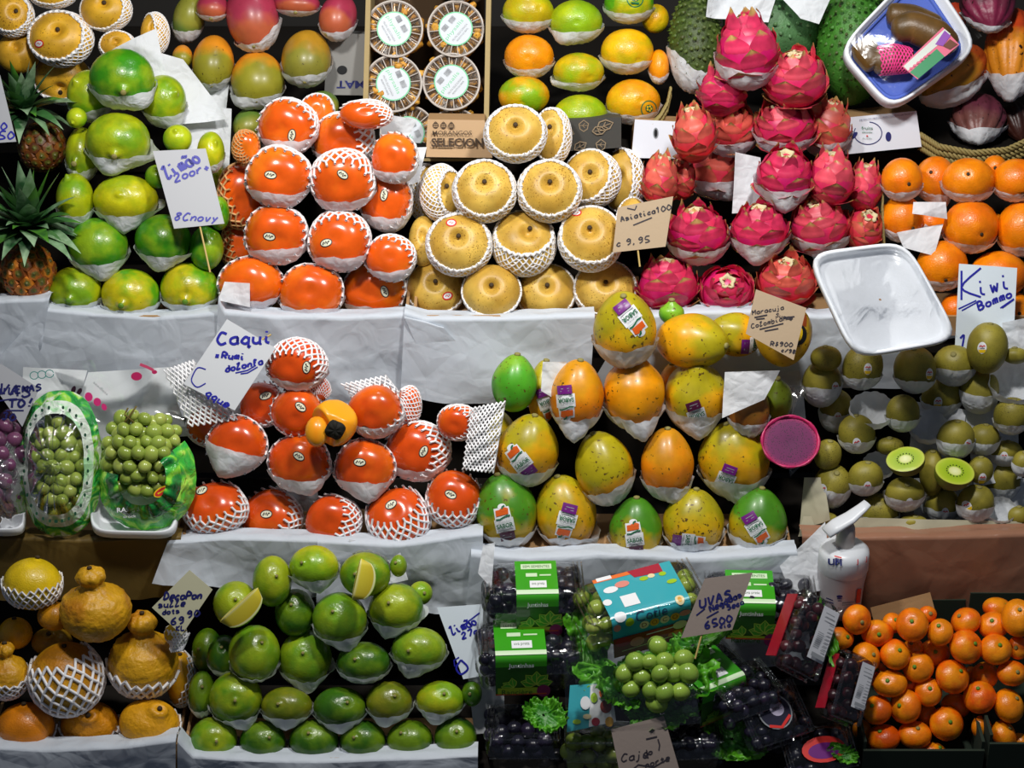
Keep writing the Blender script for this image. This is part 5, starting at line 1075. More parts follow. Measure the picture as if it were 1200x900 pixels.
# taller cardboard faces below the lips of the middle tier (they hang over the bottom tier)
PLASTIC = papermat('plastic_wrapped_card', '#9a6f58', .0, .25); OLIVE = papermat('olive_wrapped_card', '#6e5a2e', .0, .35)
drape('white paper sheet hanging below the pineapples at the left edge', [(-20, 354), (52, 352), (58, 350)], [(-20, 430), (22, 430), (40, 420), (50, 402)], yf3, seed=3, amp=.012)
drape('white paper sheet hanging below the large limes', [(50, 362), (110, 369), (180, 373), (258, 366)], [(-20, 436), (70, 446), (120, 462), (180, 476), (250, 490)], yf3 + .001, seed=4, amp=.009)
drape('white paper sheet hanging below the upper persimmons', [(256, 350), (262, 366), (330, 371), (400, 373), (480, 370)], [(250, 480), (330, 480), (400, 484), (486, 474)], yf3 - .002, seed=5, amp=.014)
drape('white paper sheet hanging below the yellow pears', [(474, 366), (500, 374), (600, 374), (697, 370)], [(470, 456), (520, 462), (600, 468), (690, 470)], yf3 - .004, seed=6, amp=.012)
drape('grey paper sheet behind the white card, right of persimmon sheet', [(474, 372), (520, 384)], [(500, 428), (560, 426)], yf3 - .010, seed=7, amp=.004, fold=.004)
drape('greyish paper sheet under the dragon fruits, right of the kraft card', [(740, 372), (820, 366), (900, 366), (960, 372), (1030, 366)], [(690, 450), (850, 450), (960, 450), (1110, 450)], yf3 - .001, seed=8, amp=.008)
drape('brown wrapped cardboard front below the bagged grapes', [(-20, 630), (100, 634), (212, 630)], [(-20, 700), (100, 700), (212, 700)], yf2 + .001, seed=9, amp=.005, mat=OLIVE, cat='box front')
drape('white paper sheet hanging below the middle persimmons, left half', [(196, 636), (260, 632), (380, 634)], [(180, 676), (250, 678), (300, 688), (380, 700)], yf2 - .003, seed=10, amp=.016)
drape('white paper sheet hanging below the middle persimmons, right half', [(372, 634), (470, 638), (566, 626)], [(372, 700), (450, 716), (520, 712), (566, 690)], yf2 - .003, seed=11, amp=.014)
drape('white paper sheet hanging below the papayas', [(552, 648), (620, 654), (700, 650), (820, 655), (934, 646)], [(540, 770), (700, 790), (820, 790), (950, 760)], yf2 - .016, seed=12, amp=.012)
drape('shiny brown box front below the kiwis', [(940, 628), (1000, 631), (1100, 630), (1225, 626)], [(940, 712), (1060, 724), (1225, 720)], yf2 - .001, seed=13, amp=.003, mat=PLASTIC, cat='box front')
drape('white paper edge below the knobbly citrus fruits', [(-20, 876), (60, 880), (150, 876), (206, 868)], [(-20, 925), (206, 925)], yf1 - .001, seed=14, amp=.008)
drape('white paper edge below the bottom limes', [(208, 868), (225, 888), (300, 892), (400, 893), (560, 886)], [(208, 925), (560, 925)], yf1 - .001, seed=15, amp=.010)
# loose sheets behind the large limes and elsewhere
def loose(label, corners, pl, off, seed, amp=.012, mat=None, n=26, name='paper_sheet', tilt=(0, 0), thick=0):
    C_ = np.array(corners, float); cx, cy = C_.mean(0); p0 = pl.at(cx, cy, off); nn = SF @ np.array([tilt[0], tilt[1], 1.0]); nn /= np.linalg.norm(nn); V = []; U_ = []
    for i in range(n):
        for j in range(n):
            u, v = j / (n - 1), i / (n - 1); q = (C_[0] * (1 - u) + C_[1] * u) * (1 - v) + (C_[3] * (1 - u) + C_[2] * u) * v
            d = pdir(*q); V.append(CAM + d * (np.dot(p0 - CAM, nn) / np.dot(d, nn))); U_.append((u, v))
    V = np.array(V); P2 = np.c_[V @ RX, V @ UP]; V = V + nn * (crease(P2, seed, amp=amp, n=10)[:, None] - amp * .5); c = V.mean(0)
    o = mob(name, V - c, grid_quads(n, n)[:, ::-1], None, mat or PAPER, None, c); tag(o, label, 'paper sheet' if mat in (None, PAPER, PAPER2) else 'plastic sheet'); return o
loose('pointed white paper sheet rising behind the topmost large lime', [(130, 58), (182, 32), (196, 100), (150, 100)], T3, .045, 21)
loose('crumpled white paper right of the large limes', [(182, 62), (215, 70), (268, 140), (196, 150)], T3, .07, 22, amp=.018)
loose('white paper sheet standing behind the lime price card', [(196, 120), (272, 128), (268, 226), (214, 200)], T3, .075, 23, amp=.015)
loose('white paper corner between large limes and mangoes', [(232, 108), (268, 98), (264, 128), (240, 134)], T4, -.01, 24)
loose('white paper flap behind the upper persimmons at right', [(440, 132), (488, 138), (476, 162), (450, 166)], T3, .03, 25)
loose('white paper flap right of the upper persimmons', [(464, 172), (500, 172), (490, 214), (470, 220)], T3, .045, 26)
loose('white paper square tucked over the lower left upper persimmon', [(263, 330), (293, 332), (293, 360), (256, 352)], T3, -.045, 27, amp=.004)
loose('large folded white paper above the dragon fruits', [(832, -16), (914, -16), (902, 24), (828, 18)], T4, -.06, 28, amp=.02)
loose('white paper corner hanging left of the bright green soursop', [(905, -16), (978, -12), (960, 28), (938, 22)], T4, -.06, 29, amp=.006)
loose('crumpled white paper between the middle row dragon fruits', [(862, 178), (892, 184), (896, 248), (858, 250)], T3, .03, 30, amp=.016)
loose('triangular white paper right of the neck papaya', [(849, 436), (914, 434), (896, 468), (846, 490)], T2, -.04, 31, amp=.004)
loose('white paper ribbon curled over the left papayas', [(636, 424), (664, 424), (654, 470), (634, 458)], T2, -.03, 32, amp=.016)
loose('crumpled white paper behind the topmost lime of the bottom pile', [(408, 632), (468, 644), (478, 680), (440, 690)], T1, .05, 33, amp=.016)
loose('loose white paper scraps right of the limes, by their card', [(548, 790), (590, 788), (592, 856), (556, 860)], T1, .02, 34, amp=.014)
loose('grey paper sheet behind the soap dispenser', [(915, 664), (968, 612), (975, 690), (930, 700)], T1, .035, 35, amp=.004)
loose('clear crumpled film between papayas and kiwis', [(905, 440), (940, 434), (950, 540), (930, 560)], T2, .0, 36, amp=.02, mat=FILM, name='plastic_film')
loose('white paper strip standing left of the upper blueberry punnet', [(566, 640), (580, 636), (576, 690), (560, 672)], T1, -.01, 37, amp=.004)
loose('white paper between the lower persimmons of the middle pile', [(330, 556), (372, 560), (372, 600), (340, 600)], T2, .06, 38, amp=.014)
loose('white crumpled paper at the right edge above the kiwis', [(1176, 378), (1215, 370), (1215, 412), (1180, 408)], T2, .0, 39, amp=.016)
loose('white paper over the small orange, far right pile', [(1072, 236), (1110, 236), (1112, 256), (1070, 250)], T3, -.035, 40, amp=.008)
loose('white paper lying below the second row of far right oranges', [(1052, 272), (1106, 262), (1094, 300), (1060, 290)], T3, -.02, 41, amp=.010)

for i_, (lab, cs) in enumerate([('crumpled paper lining in the centre of the kiwi tray', [(1070, 470), (1130, 480), (1120, 560), (1060, 540)]), ('crumpled paper lining between the right kiwis', [(1128, 480), (1190, 470), (1196, 560), (1140, 570)]), ('crumpled paper lining under the lower right kiwis', [(1070, 560), (1200, 560), (1200, 625), (1070, 625)])]):
    loose(lab, cs, T2, .045, 140 + i_, amp=.016)
# ------------------------------------------------------------------ pineapples at the left edge
PINE = fruitmat('pineapple_eye', rough=.5, pscale=80, gw=.7); LEAF = fruitmat('pineapple_leaf', rough=.4, pscale=30, gw=.5)
def blade(root, base, d, ln, wd, droop, col, c2, name='leaf', seed=0, gut=.25):
    r = np.random.default_rng(seed); d = np.array(d, float); d /= np.linalg.norm(d); s = np.cross(d, [0, 0, 1.]); s /= np.linalg.norm(s) + 1e-9; n = np.cross(s, d)
    A, Bb = np.meshgrid(np.linspace(0, 1, 9), np.linspace(-1, 1, 5), indexing='ij'); A = A.ravel(); Bb = Bb.ravel()
    W = wd * (1 - A ** 2.2) * (.7 + .6 * A * (1 - A) * 2) + .0002
    V = d * (A * ln)[:, None] + s * (Bb * W)[:, None] + n * (gut * W * Bb ** 2)[:, None] + np.array([0, -.2, -1.]) * (droop * A ** 2.3)[:, None]
    o = mob(name, V, grid_quads(9, 5), None, LEAF, root, base, g=A); o.color = hexc(col)[:3] + (.42,); o['c2'] = list(hexc(c2)[:3]); return o
def pineapple(x, y, w, h, crown_px, label, seed, off=0, nl=26, lf=1.0, dark=1.0):
    c, hw = settle(x, y, w, h, T3, off, .9); root = empty('pineapple', c - np.array([0, 0, hw[1]]), label, 'pineapple', 'pineapples at the left edge')
    V, g = shape('kiwi', *topo(24, 24)[:2], np.random.default_rng(1)); T, P, Q, t = topo(24, 24)
    o, tip, F = body('kiwi', c, hw * .93, (0, 1, .3), 0, 'pineapple', '#7a3e12', '#4a2a10', .5, root, 'core')
    m = 0; r = np.random.default_rng(seed); rows_, cols = 8, 11
    for i in range(rows_):
        for j in range(cols):
            th = .35 + (i + .5) / rows_ * 2.5; ph = (j + .5 * (i % 2)) / cols * 6.283
            d = np.array([math.sin(th) * math.cos(ph), math.sin(th) * math.sin(ph), math.cos(th)]) @ F.T
            if d[2] < -.1: continue
            p_ = d * hw * .95; n_ = d / hw; n_ /= np.linalg.norm(n_); fr = frame(n_, .78); s_ = hw[0] * .30 * math.sin(th) ** .4
            a = np.arange(6) / 6 * 6.283; ring = lambda k, z: np.stack([np.cos(a) * k * s_, np.sin(a) * k * s_, 0 * a + z * s_], 1)
            B_ = np.concatenate([ring(1, -.15), ring(.8, .22), ring(.25, .30), [[0, 0, .45 * s_]]]) @ fr.T + p_; q_ = grid_quads(3, 6, True); t_ = [[18, 12 + k, 12 + (k + 1) % 6] for k in range(6)]
            W_ = B_ @ SF.T; e = mob('eye', W_ - W_.mean(0), q_, t_, PINE, root, c + W_.mean(0), g=np.r_[np.zeros(6), np.full(6, .4), np.full(6, .9), 1.], smooth=False)
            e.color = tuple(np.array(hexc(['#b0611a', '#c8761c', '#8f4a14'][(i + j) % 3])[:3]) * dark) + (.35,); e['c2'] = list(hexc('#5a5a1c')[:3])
    top = at_depth(*crown_px, T3.t(*crown_px) + off - .01)
    for i in range(nl):
        a = i * 2.4; el = .15 + 1.25 * (i / nl); d = np.array([math.cos(a) * math.cos(el), -abs(math.sin(a)) * math.cos(el) * .9 + .15 * math.sin(a * 3), math.sin(el) * .95])
        blade(root, top, d, lf * (.060 + .045 * r.random()), lf * (.0105 + .004 * r.random()), .035 * (1 - i / nl), ['#2f5a34', '#3d6e3a', '#27502c', '#4d7a44'][i % 4], ['#7fa07a', '#4f8a2c', '#93b08c'][i % 3], seed=i)
pineapple(33, 318, 32, 34, (34, 270), 'orange-brown pineapple with green leaf crown standing at left edge', 1, off=-.01, nl=40, lf=1.15)
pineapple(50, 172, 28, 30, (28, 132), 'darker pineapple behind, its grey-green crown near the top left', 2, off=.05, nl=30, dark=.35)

# ------------------------------------------------------------------ cut fruit
def flesh_mat(name, a, b_, rings, rough=.3, seeds=None):
    m, nt_, bs = newmat(name); L = nt_.links.new; at = N(nt_, 'ShaderNodeAttribute', attribute_name='g'); cr = N(nt_, 'ShaderNodeValToRGB'); L(at.outputs['Fac'], cr.inputs[0])
    cr.color_ramp.elements[0].position = 0; cr.color_ramp.elements[0].color = hexc(rings[0][1]); cr.color_ramp.elements[1].position = 1; cr.color_ramp.elements[1].color = hexc(rings[-1][1])
    for p_, c_ in rings[1:-1]: e = cr.color_ramp.elements.new(p_); e.color = hexc(c_)
    col = cr.outputs[0]
    if seeds:
        tc = N(nt_, 'ShaderNodeTexCoord'); vo = N(nt_, 'ShaderNodeTexVoronoi', i_Scale=float(seeds[1])); L(tc.outputs['Object'], vo.inputs['Vector'])
        f = math_(nt_, 'LESS_THAN', vo.outputs['Distance'], .28); col = mixc(nt_, f, col, hexc(seeds[0]))
    L(col, bs.inputs['Base Color']); bs.inputs['Roughness'].default_value = rough; bs.inputs['Coat Weight'].default_value = .15; return m
def half(name, x, y, w, h, plane, off, cutdir, rindmat, rind, flesh, label, cat, depth=1.0, group=None, seeds=None, rimcol=None):
    """half a fruit: a bowl of rind below a flat cut face that looks along cutdir (screen frame)"""
    t0 = plane.t(x, y) + off; c = at_depth(x, y, t0); s = t0 / FPX; F = SF @ frame(cutdir, 0); root = empty(name, c, label, cat, group); R_ = w * s; k = h / w
    prof = [(math.sin(a), -math.cos(a) * depth) for a in np.linspace(.05, math.pi / 2, 12)]
    V, Q, t = lathe([(r_, z) for r_, z in prof], 36, cap1=False); V = V * R_; V[:, 1] *= k
    b = mob('rind', V @ F.T, Q, t, MAT[rindmat], root, c, g=np.full(len(V), .5)); b.color = hexc(rind[0])[:3] + (.45,); b['c2'] = list(hexc(rind[1])[:3])
    rings = np.linspace(1, 0.04, 14); V, Q, t = lathe([(q, .012 * math.sin(q * 3)) for q in rings], 36, cap0=False); g = np.repeat(rings, 36); g = np.r_[g, 0.]
    V = V * R_ * [1, k, 1]; mob('cut_face', V @ F.T, Q, t, flesh, root, c, g=g)
    if seeds:
        for i in range(seeds):
            a = i / seeds * 6.283; p_ = np.array([math.cos(a) * .42, math.sin(a) * .42 * k, .03]) * R_; V, Q, t = lathe([(.0003, -.001), (.0009, 0), (.0003, .001)], 6)
            mob('seed', V @ F.T, Q, t, BLACK, root, c + F @ p_)
    return root, c, F, R_
KIF = flesh_mat('kiwi_flesh', 0, 0, [(0, '#e8ecb4'), (.28, '#d8dc8c'), (.36, '#8fae20'), (.8, '#a8bf2c'), (.95, '#bcc84a'), (1, '#6a6420')])
half('kiwi_half', 1061, 538, 23, 19, T2, -.03, (-.35, .75, .8), 'kiwi', ('#5c6418', '#707020'), KIF, 'left cut kiwi half showing green flesh in the tray', 'kiwi', 1.0, 'cut kiwi halves', seeds=16)
half('kiwi_half', 1119, 552, 24, 21, T2, -.03, (.15, .75, .8), 'kiwi', ('#6a7418', '#707020'), KIF, 'right cut kiwi half with sticker below its cut face', 'kiwi', 1.1, 'cut kiwi halves', seeds=16)
DFF = flesh_mat('dragon_flesh', 0, 0, [(0, '#5a0a48'), (.8, '#6a0c50'), (.92, '#901458'), (1, '#b81c54')], seeds=('#2a0626', 420), rough=.65)
r_, c_, F_, R_ = half('dragon_fruit_half', 926, 518, 33, 30, T2, -.03, (0, .25, 1), 'dragon fruit', ('#a01c50', '#7a3040'), DFF, 'cut dragon fruit half with deep purple flesh beside the papayas', 'dragon fruit', 1.0)
V, Q, t = lathe([(R_ * .97, -.002), (R_ * 1.06, .003), (R_ * 1.02, .006), (R_ * .95, .001)], 40, ay=.92, cap0=False, cap1=False); V[:, :2] *= (1 + .02 * np.sin(np.arange(len(V)) * 1.3))[:, None]
e = mob('peel_rim', V @ F_.T, Q, None, MAT['dragon fruit'], r_, c_, g=np.full(len(V), .5)); e.color = hexc('#b81c5c')[:3] + (.4,); e['c2'] = list(hexc('#c8245c')[:3])
LIF = flesh_mat('lime_flesh', 0, 0, [(0, '#e8e4a0'), (.15, '#d8c83c'), (.85, '#c8b42c'), (.9, '#e6e6b0'), (.96, '#d8e090'), (1, '#7fae1c')])
def wedge(x, y, ln, wd, rot, plane, off, label, flare=1.0):
    """a lime wedge: two cut faces meeting in a ridge towards the viewer, rind behind"""
    t0 = plane.t(x, y) + off; c = at_depth(x, y, t0); s = t0 / FPX; L_, W_ = ln * s / 2, wd * s / 2; root = empty('lime_wedge', c, label, 'lime', 'lime wedges on the bottom pile'); rt = math.radians(rot)
    Rm = np.array([[math.cos(rt), -math.sin(rt), 0], [math.sin(rt), math.cos(rt), 0], [0, 0, 1.]])
    n, m = 14, 7; u = np.linspace(-1, 1, n); rows = []; gs = []
    for sgn in (-1, 1):
        V = []; g = []
        for a in u:
            for b in np.linspace(0, 1, m):
                wv = math.sqrt(max(1 - a * a, 0)) ** .8; V.append([a * L_, (sgn * b * .55 + .45 * b) * wv * W_ * 1.3 - .35 * W_, (1 - b) * .45 * W_ * wv]); g.append(b * .99)
        mob('cut_face', (np.array(V) @ Rm.T) @ SF.T, grid_quads(n, m), None, LIF, root, c, g=g)
    V = []
    for a in u:
        wv = math.sqrt(max(1 - a * a, 0)) ** .8
        for b in np.linspace(-1, 1, m): V.append([a * L_, (b * .55 + .45) * wv * W_ * 1.3 - .35 * W_ + .02 * W_, -(1 - b * b) * W_ * .8 * wv])
    o = mob('rind', (np.array(V) @ Rm.T) @ SF.T, grid_quads(n, m), None, MAT['lime'], root, c, g=np.full(len(V), .5)); o.color = hexc('#8ab81c')[:3] + (.4,); o['c2'] = list(hexc('#6a9c18')[:3])
wedge(284, 713, 60, 34, 222, T1, -.055, 'cut lime wedge with yellow flesh, upper left of bottom limes'); wedge(424, 680, 50, 34, 258, T1, -.06, 'upright cut lime wedge leaning on topmost right bottom lime')
# cut persimmon
PEF = flesh_mat('persimmon_flesh', 0, 0, [(0, '#f5a81c'), (.5, '#f29414'), (.85, '#f0a424'), (1, '#e8780c')])
t0 = T2.t(391, 495) - .045; c = at_depth(391, 495, t0); root = empty('cut_persimmon', c, 'cut persimmon with glowing yellow-orange flesh and dark calyx, middle pile', 'persimmon')
hw = np.array([28, 28, 26]) * t0 / FPX; V, g = shape('persimmon', *topo(28, 32)[:2], np.random.default_rng(4)); T, P, Q, t = topo(28, 32); F = frame((.1, .1, 1)); S = (V @ F.T) * hw
S[:, 1] *= np.where(S[:, 0] > 0, 1, .95); cut = np.maximum(0, (S @ np.array([-.75, -.35, .55])) - .48 * hw[0]); S = S - cut[:, None] * np.array([-.75, -.35, .55]) * 1.2
cut2 = np.maximum(0, (S @ np.array([.35, .75, .55])) - .62 * hw[0]); S = S - cut2[:, None] * np.array([.35, .75, .55]) * .9
mob('flesh', S @ SF.T, Q, t, PEF, root, c, g=np.clip(.3 + S[:, 1] / hw[1] * -.5 + .2 * vnoise(V * 3, 5), 0, 1))
V, Q, t = lathe([(.004, .0035), (.0125, .001), (.0115, -.001)], 24, expo=3.5, cap1=False); V[:, :2] *= (1 + .14 * np.cos(4 * np.arctan2(V[:, 1], V[:, 0]) + .4))[:, None]; V[:, 2] += .0012 * np.sin(np.arange(len(V)) * 1.9); mob('calyx', (V @ frame((.1, -.35, 1), .5).T + [.004, -.009, .0255]) @ SF.T, Q, t, plain('dark_calyx', '#14120a', .85), root, c)
hw2 = np.array([14, 18, 12]) * t0 / FPX; V, g = shape('grape', *topo(16, 18)[:2], np.random.default_rng(4)); T, P, Q, t = topo(16, 18); mob('slice', (V * hw2) @ SF.T, Q, t, PEF, root, c + sv(-.021, -.012, .012), g=np.clip(V[:, 0] * .5 + .5, 0, 1))

# ------------------------------------------------------------------ flattened empty foam nets, white foam trays
def flatnet(label, corners, plane, off, cols, rows, r=.0012, bulge=.008, mat=None, layers=2):
    C_ = np.array(corners, float); cx, cy = C_.mean(0); p0 = plane.at(cx, cy, off); root = empty('foam_net', p0, label, 'foam net', None); A, B_ = [], []
    for l in range(layers):
        sg = 1 - 2 * l
        def pt(i, j):
            u = min(max((j + .5 * (i % 2)) / cols, 0), 1); v = i / rows; q = (C_[0] * (1 - u) + C_[1] * u) * (1 - v) + (C_[3] * (1 - u) + C_[2] * u) * v
            return at_depth(q[0], q[1], np.dot(p0 - CAM, -TO)) + TO * (sg * bulge * math.sin(math.pi * u) * (.4 + .6 * math.sin(math.pi * min(v * 1.1, 1))) + .002 * math.sin(i * 1.3 + j))
        for i in range(rows):
            for j in range(cols + 1):
                A.append(pt(i, j)); B_.append(pt(i + 1, j)); k_ = j + (1 if i % 2 else -1)
                if 0 <= k_ <= cols: A.append(pt(i, j)); B_.append(pt(i + 1, k_))
    V, Q = tubes(np.array(A) - p0, np.array(B_) - p0, r, 5); mob('net_strands', V, Q, None, mat or FOAM, root, p0); return root
flatnet('flattened empty white foam net under the tilted price card', [(192, 434), (226, 422), (278, 492), (222, 500)], T2, -.012, 8, 15, .0014)
flatnet('folded empty white foam net between middle persimmons and papayas', [(552, 478), (592, 470), (578, 554), (542, 550)], T2, -.03, 8, 22, .0012, .012)
flatnet('crumpled white foam net behind the cut persimmon', [(400, 450), (452, 440), (476, 470), (420, 474)], T2, .03, 9, 9, .0013, .016)
flatnet('loose foam net scrap right of the knobbly citrus card', [(196, 738), (222, 742), (214, 762), (200, 764)], T1, -.01, 6, 7, .0013, .008)
def rtray(root, corners, plane, off, mat, dp=.012, rim=.0035, inner=.80, tiltn=(0, 0), rad=.14, name='foam_tray', sgn=1):
    """a rounded rectangular foam tray seen face on; sgn > 0: hollow towards the viewer"""
    C_ = np.array(corners, float); cx, cy = C_.mean(0); p0 = plane.at(cx, cy, off); n = SF @ np.array([tiltn[0], tiltn[1], 1.]); n /= np.linalg.norm(n)
    def on(q): d = pdir(*q); return CAM + d * (np.dot(p0 - CAM, n) / np.dot(d, n))
    P_ = np.array([on(q) for q in C_]); ex = ((P_[1] - P_[0]) + (P_[2] - P_[3])) / 4; ey = ((P_[0] - P_[3]) + (P_[1] - P_[2])) / 4; sh = ((P_[0] - P_[1]) + (P_[2] - P_[3])) / 4; cc = P_.mean(0)
    m = 64; a = np.arange(m) / m * 6.283; e_ = 5.5; k = (np.abs(np.cos(a)) ** e_ + np.abs(np.sin(a)) ** e_) ** (-1 / e_); u, v = np.cos(a) * k, np.sin(a) * k
    prof = [(.93, -.3), (1.0, 0), (1.0, 1), (.965, 1.12), (.93, 1.0), (inner + .04, .1), (inner, -.02), (.3, -.02), (.02, -.02)]
    V = []
    for s_, z in prof:
        for i in range(m): V.append(cc + ex * u[i] * s_ + ey * v[i] * s_ - sh * u[i] * v[i] * s_ * s_ + n * z * dp * sgn)
    V = np.array(V); Q = grid_quads(len(prof), m, True)
    o = mob(name, V - cc, Q, None, mat, root, cc); return o, cc, ex, ey, n, on
FOAMT = plain('foam_tray_white', '#e6eaf0', .55, .3, bump=.08, bscale=300); BLUEF = plain('foam_tray_blue', '#4a62b8', .6, .3, bump=.1, bscale=300)
root = empty('foam_tray', at_depth(1032, 350, 2.8), 'empty white foam tray under cling film, lying over the dragon fruits and kiwis', 'foam tray')
cr_ = [(943, 299), (1060, 284), (1124, 400), (999, 422)]
o, cc, ex, ey, n, on = rtray(root, cr_, T2, -.09, FOAMT, .012, tiltn=(0, .15), inner=.86, sgn=1)
root.location = tuple(cc); o.location = (0, 0, 0)
def filmsheet(root, on, corners, n_, lift, bul, seed, name='cling_film', mat=None, k=26, amp=.003):
    C_ = np.array(corners, float); V = []
    for i in range(k):
        for j in range(k):
            u, v = j / (k - 1), i / (k - 1); q = (C_[0] * (1 - u) + C_[1] * u) * (1 - v) + (C_[3] * (1 - u) + C_[2] * u) * v; V.append(on(q) + n_ * (lift + bul * math.sin(math.pi * u) * math.sin(math.pi * v)))
    V = np.array(V); V = V + n_ * crease(np.c_[V @ RX, V @ UP], seed, amp=amp, n=12)[:, None]; c = V.mean(0)
    return mob(name, V - c, grid_quads(k, k)[:, ::-1], None, mat or FILM, root, c)
filmsheet(root, on, [(948, 302), (1059, 288), (1119, 398), (1001, 418)], n, .014, -.001, 51, amp=.009, mat=CLING)

# blue tray with brown fruits, pink net and a printed label
root = empty('foam_tray', (0, 0, 0), 'blue foam tray wrapped in film, holding long brown fruits', 'foam tray'); cr_ = [(1056, -58), (1150, 66), (1040, 138), (976, 66)]
cr_ = [(1078, -40), (1146, 62), (1042, 136), (978, 64)]
p0 = T4.at(1060, 50, -.07); root.location = tuple(p0)
o, cc, ex, ey, n, on = rtray(root, cr_, T4, -.07, FOAMT, .020, tiltn=(0, .2), inner=.86, sgn=1, name='tray_rim')
base_ = rtray(root, [((a - 1060) * .86 + 1060, (b - 55) * .86 + 55) for a, b in cr_], T4, -.072, BLUEF, .004, tiltn=(0, .2), inner=.9, name='tray_inside')
def longfruit(pts, rads, label, lift=.012):
    P_ = [on(q) + n * lift for q in pts]; P_ = np.array(P_); u = np.linspace(0, 1, 26); path = np.stack([np.interp(u, np.linspace(0, 1, len(P_)), P_[:, k]) for k in range(3)], 1)
    for _ in range(4): path[1:-1] = (path[:-2] + path[1:-1] * 2 + path[2:]) / 4
    rr = np.interp(u, np.linspace(0, 1, len(rads)), rads) * mpp(cc) * np.sqrt(np.clip(1 - (2 * u - 1) ** 10, .02, 1)); V, Q, t = sweep(path, rr, 18); c = V.mean(0)
    o = mob('brown_fruit', V - c, Q, t, MAT['brown fruit'], None, c, g=np.full(len(V), .5)); o.color = hexc('#6a4c22')[:3] + (.5,); o['c2'] = list(hexc('#56401c')[:3]); tag(o, label, 'fruit', 'long brown fruits in the blue tray'); return o, path, rr
longfruit([(1036, 22), (1066, 24), (1100, 38)], [14, 14, 13], 'long brown fruit at the back of the blue tray', .018)
longfruit([(1040, 46), (1064, 40), (1092, 52), (1116, 66)], [14, 19, 20, 13], 'largest long brown fruit lying across the blue tray', .032)
longfruit([(1008, 56), (1012, 68), (1024, 86)], [15, 16, 13], 'brown fruit at the left of the blue tray, beside pink net', .022)
o, path, rr = longfruit([(1018, 80), (1042, 76), (1068, 78)], [15, 17, 13], 'brown fruit in bright pink foam net in the blue tray', .024)
A, B_ = [], []
for i in range(4, 24):
    T_ = path[min(i + 1, 25)] - path[i - 1]; T_ /= np.linalg.norm(T_); u_ = np.cross(T_, [0, 0, 1.]); u_ /= np.linalg.norm(u_); v_ = np.cross(T_, u_)
    ring = [path[i] + (u_ * math.cos(q) + v_ * math.sin(q)) * (rr[i] + .001) for q in (np.arange(12) + .5 * (i % 2)) / 12 * 6.283]
    if i > 4:
        for j in range(12): A.append(prev[j]); B_.append(ring[j]); A.append(prev[j]); B_.append(ring[(j + (1 if i % 2 == 0 else -1)) % 12])
    prev = ring
base = np.array(o.location); V, Q = tubes(np.array(A) - base, np.array(B_) - base, .0011, 5); mob('pink_net', V, Q, None, FOAMP, o, base)
filmsheet(root, on, [(1074, -30), (1140, 60), (1042, 130), (984, 62)], n, .058, .008, 52, amp=.006, mat=THIN)
PL = [plain('label_pink', '#d86a84', .4), plain('label_pale', '#cfd4cc', .4), plain('label_green2', '#3a8a5c', .4), plain('label_violet', '#8a4aa8', .4), plain('label_brown', '#6a3c28', .4), BLACK]
m = MB()
for i, (v2, t2, mi) in enumerate([shp_quad([(1047, 97), (1065, 112), (1113, 72), (1094, 52)], 0, 3), shp_quad([(1049, 97), (1054, 102), (1103, 60), (1096, 54)], 1, 3), shp_quad([(1056, 104), (1066, 111), (1096, 86), (1087, 77)], 2, 3), shp_quad([(1085, 72), (1094, 74), (1103, 62), (1096, 56)], 3, 3), shp_quad([(1094, 74), (1102, 78), (1111, 72), (1102, 66)], 4, 3)] + [shp_line([(1056 + q * 4, 100.5 - q * 3.2), (1058 + q * 4, 99.0 - q * 3.2)], 2.4, 0) for q in range(6)]):
    m.add([on(q) + n * (.068 + .0003 * i) - base_[1] for q in v2], tris=t2, m=mi)
m.obj('printed_label', PL, root, base_[1])
# white foam rim leaning between tray and pods
loose('white foam tray edge standing between blue tray and cacao pods', [(1088, -10), (1104, -10), (1136, 48), (1124, 60)], T4, -.055, 53, amp=.003, mat=FOAMT)

# ------------------------------------------------------------------ wicker baskets
WICK = plain('wicker', '#8f7f4a', .7, bump=.3, bscale=150)
def wicker(label, pts, plane, off, rows=3, r=.0034, dz=.009):
    root = None; P_ = [plane.at(x, y, off) for x, y in pts]; u = np.linspace(0, 1, 70); P_ = np.array(P_); base = np.stack([np.interp(u, np.linspace(0, 1, len(P_)), P_[:, k]) for k in range(3)], 1)
    root = empty('wicker_basket', base[len(base) // 2], label, 'basket'); b0 = np.array(root.location)
    for k in range(rows):
        for s_ in (0, 1, 2):
            ph = s_ * 2.094 + k; path = base + np.stack([0 * u, np.cos(u * 60 + ph) * r, np.sin(u * 60 + ph) * r - k * dz], 1); V, Q, t = sweep(path - b0, r * .62, 6); mob('cane', V, Q, t, WICK, root, b0)
    return root
wicker('woven wicker basket rim under the cacao pods', [(1078, 158), (1100, 172), (1140, 180), (1180, 176), (1215, 160)], T4, -.05, rows=3)
wicker('woven basket rim beside the greenish oranges', [(786, 104), (782, 122), (774, 136), (764, 146)], T4, -.03, rows=2, r=.003)
wicker('pale cane edge of the far right orange basket', [(1036, 200), (1034, 240), (1036, 286)], T3, .01, rows=2, r=.0025)

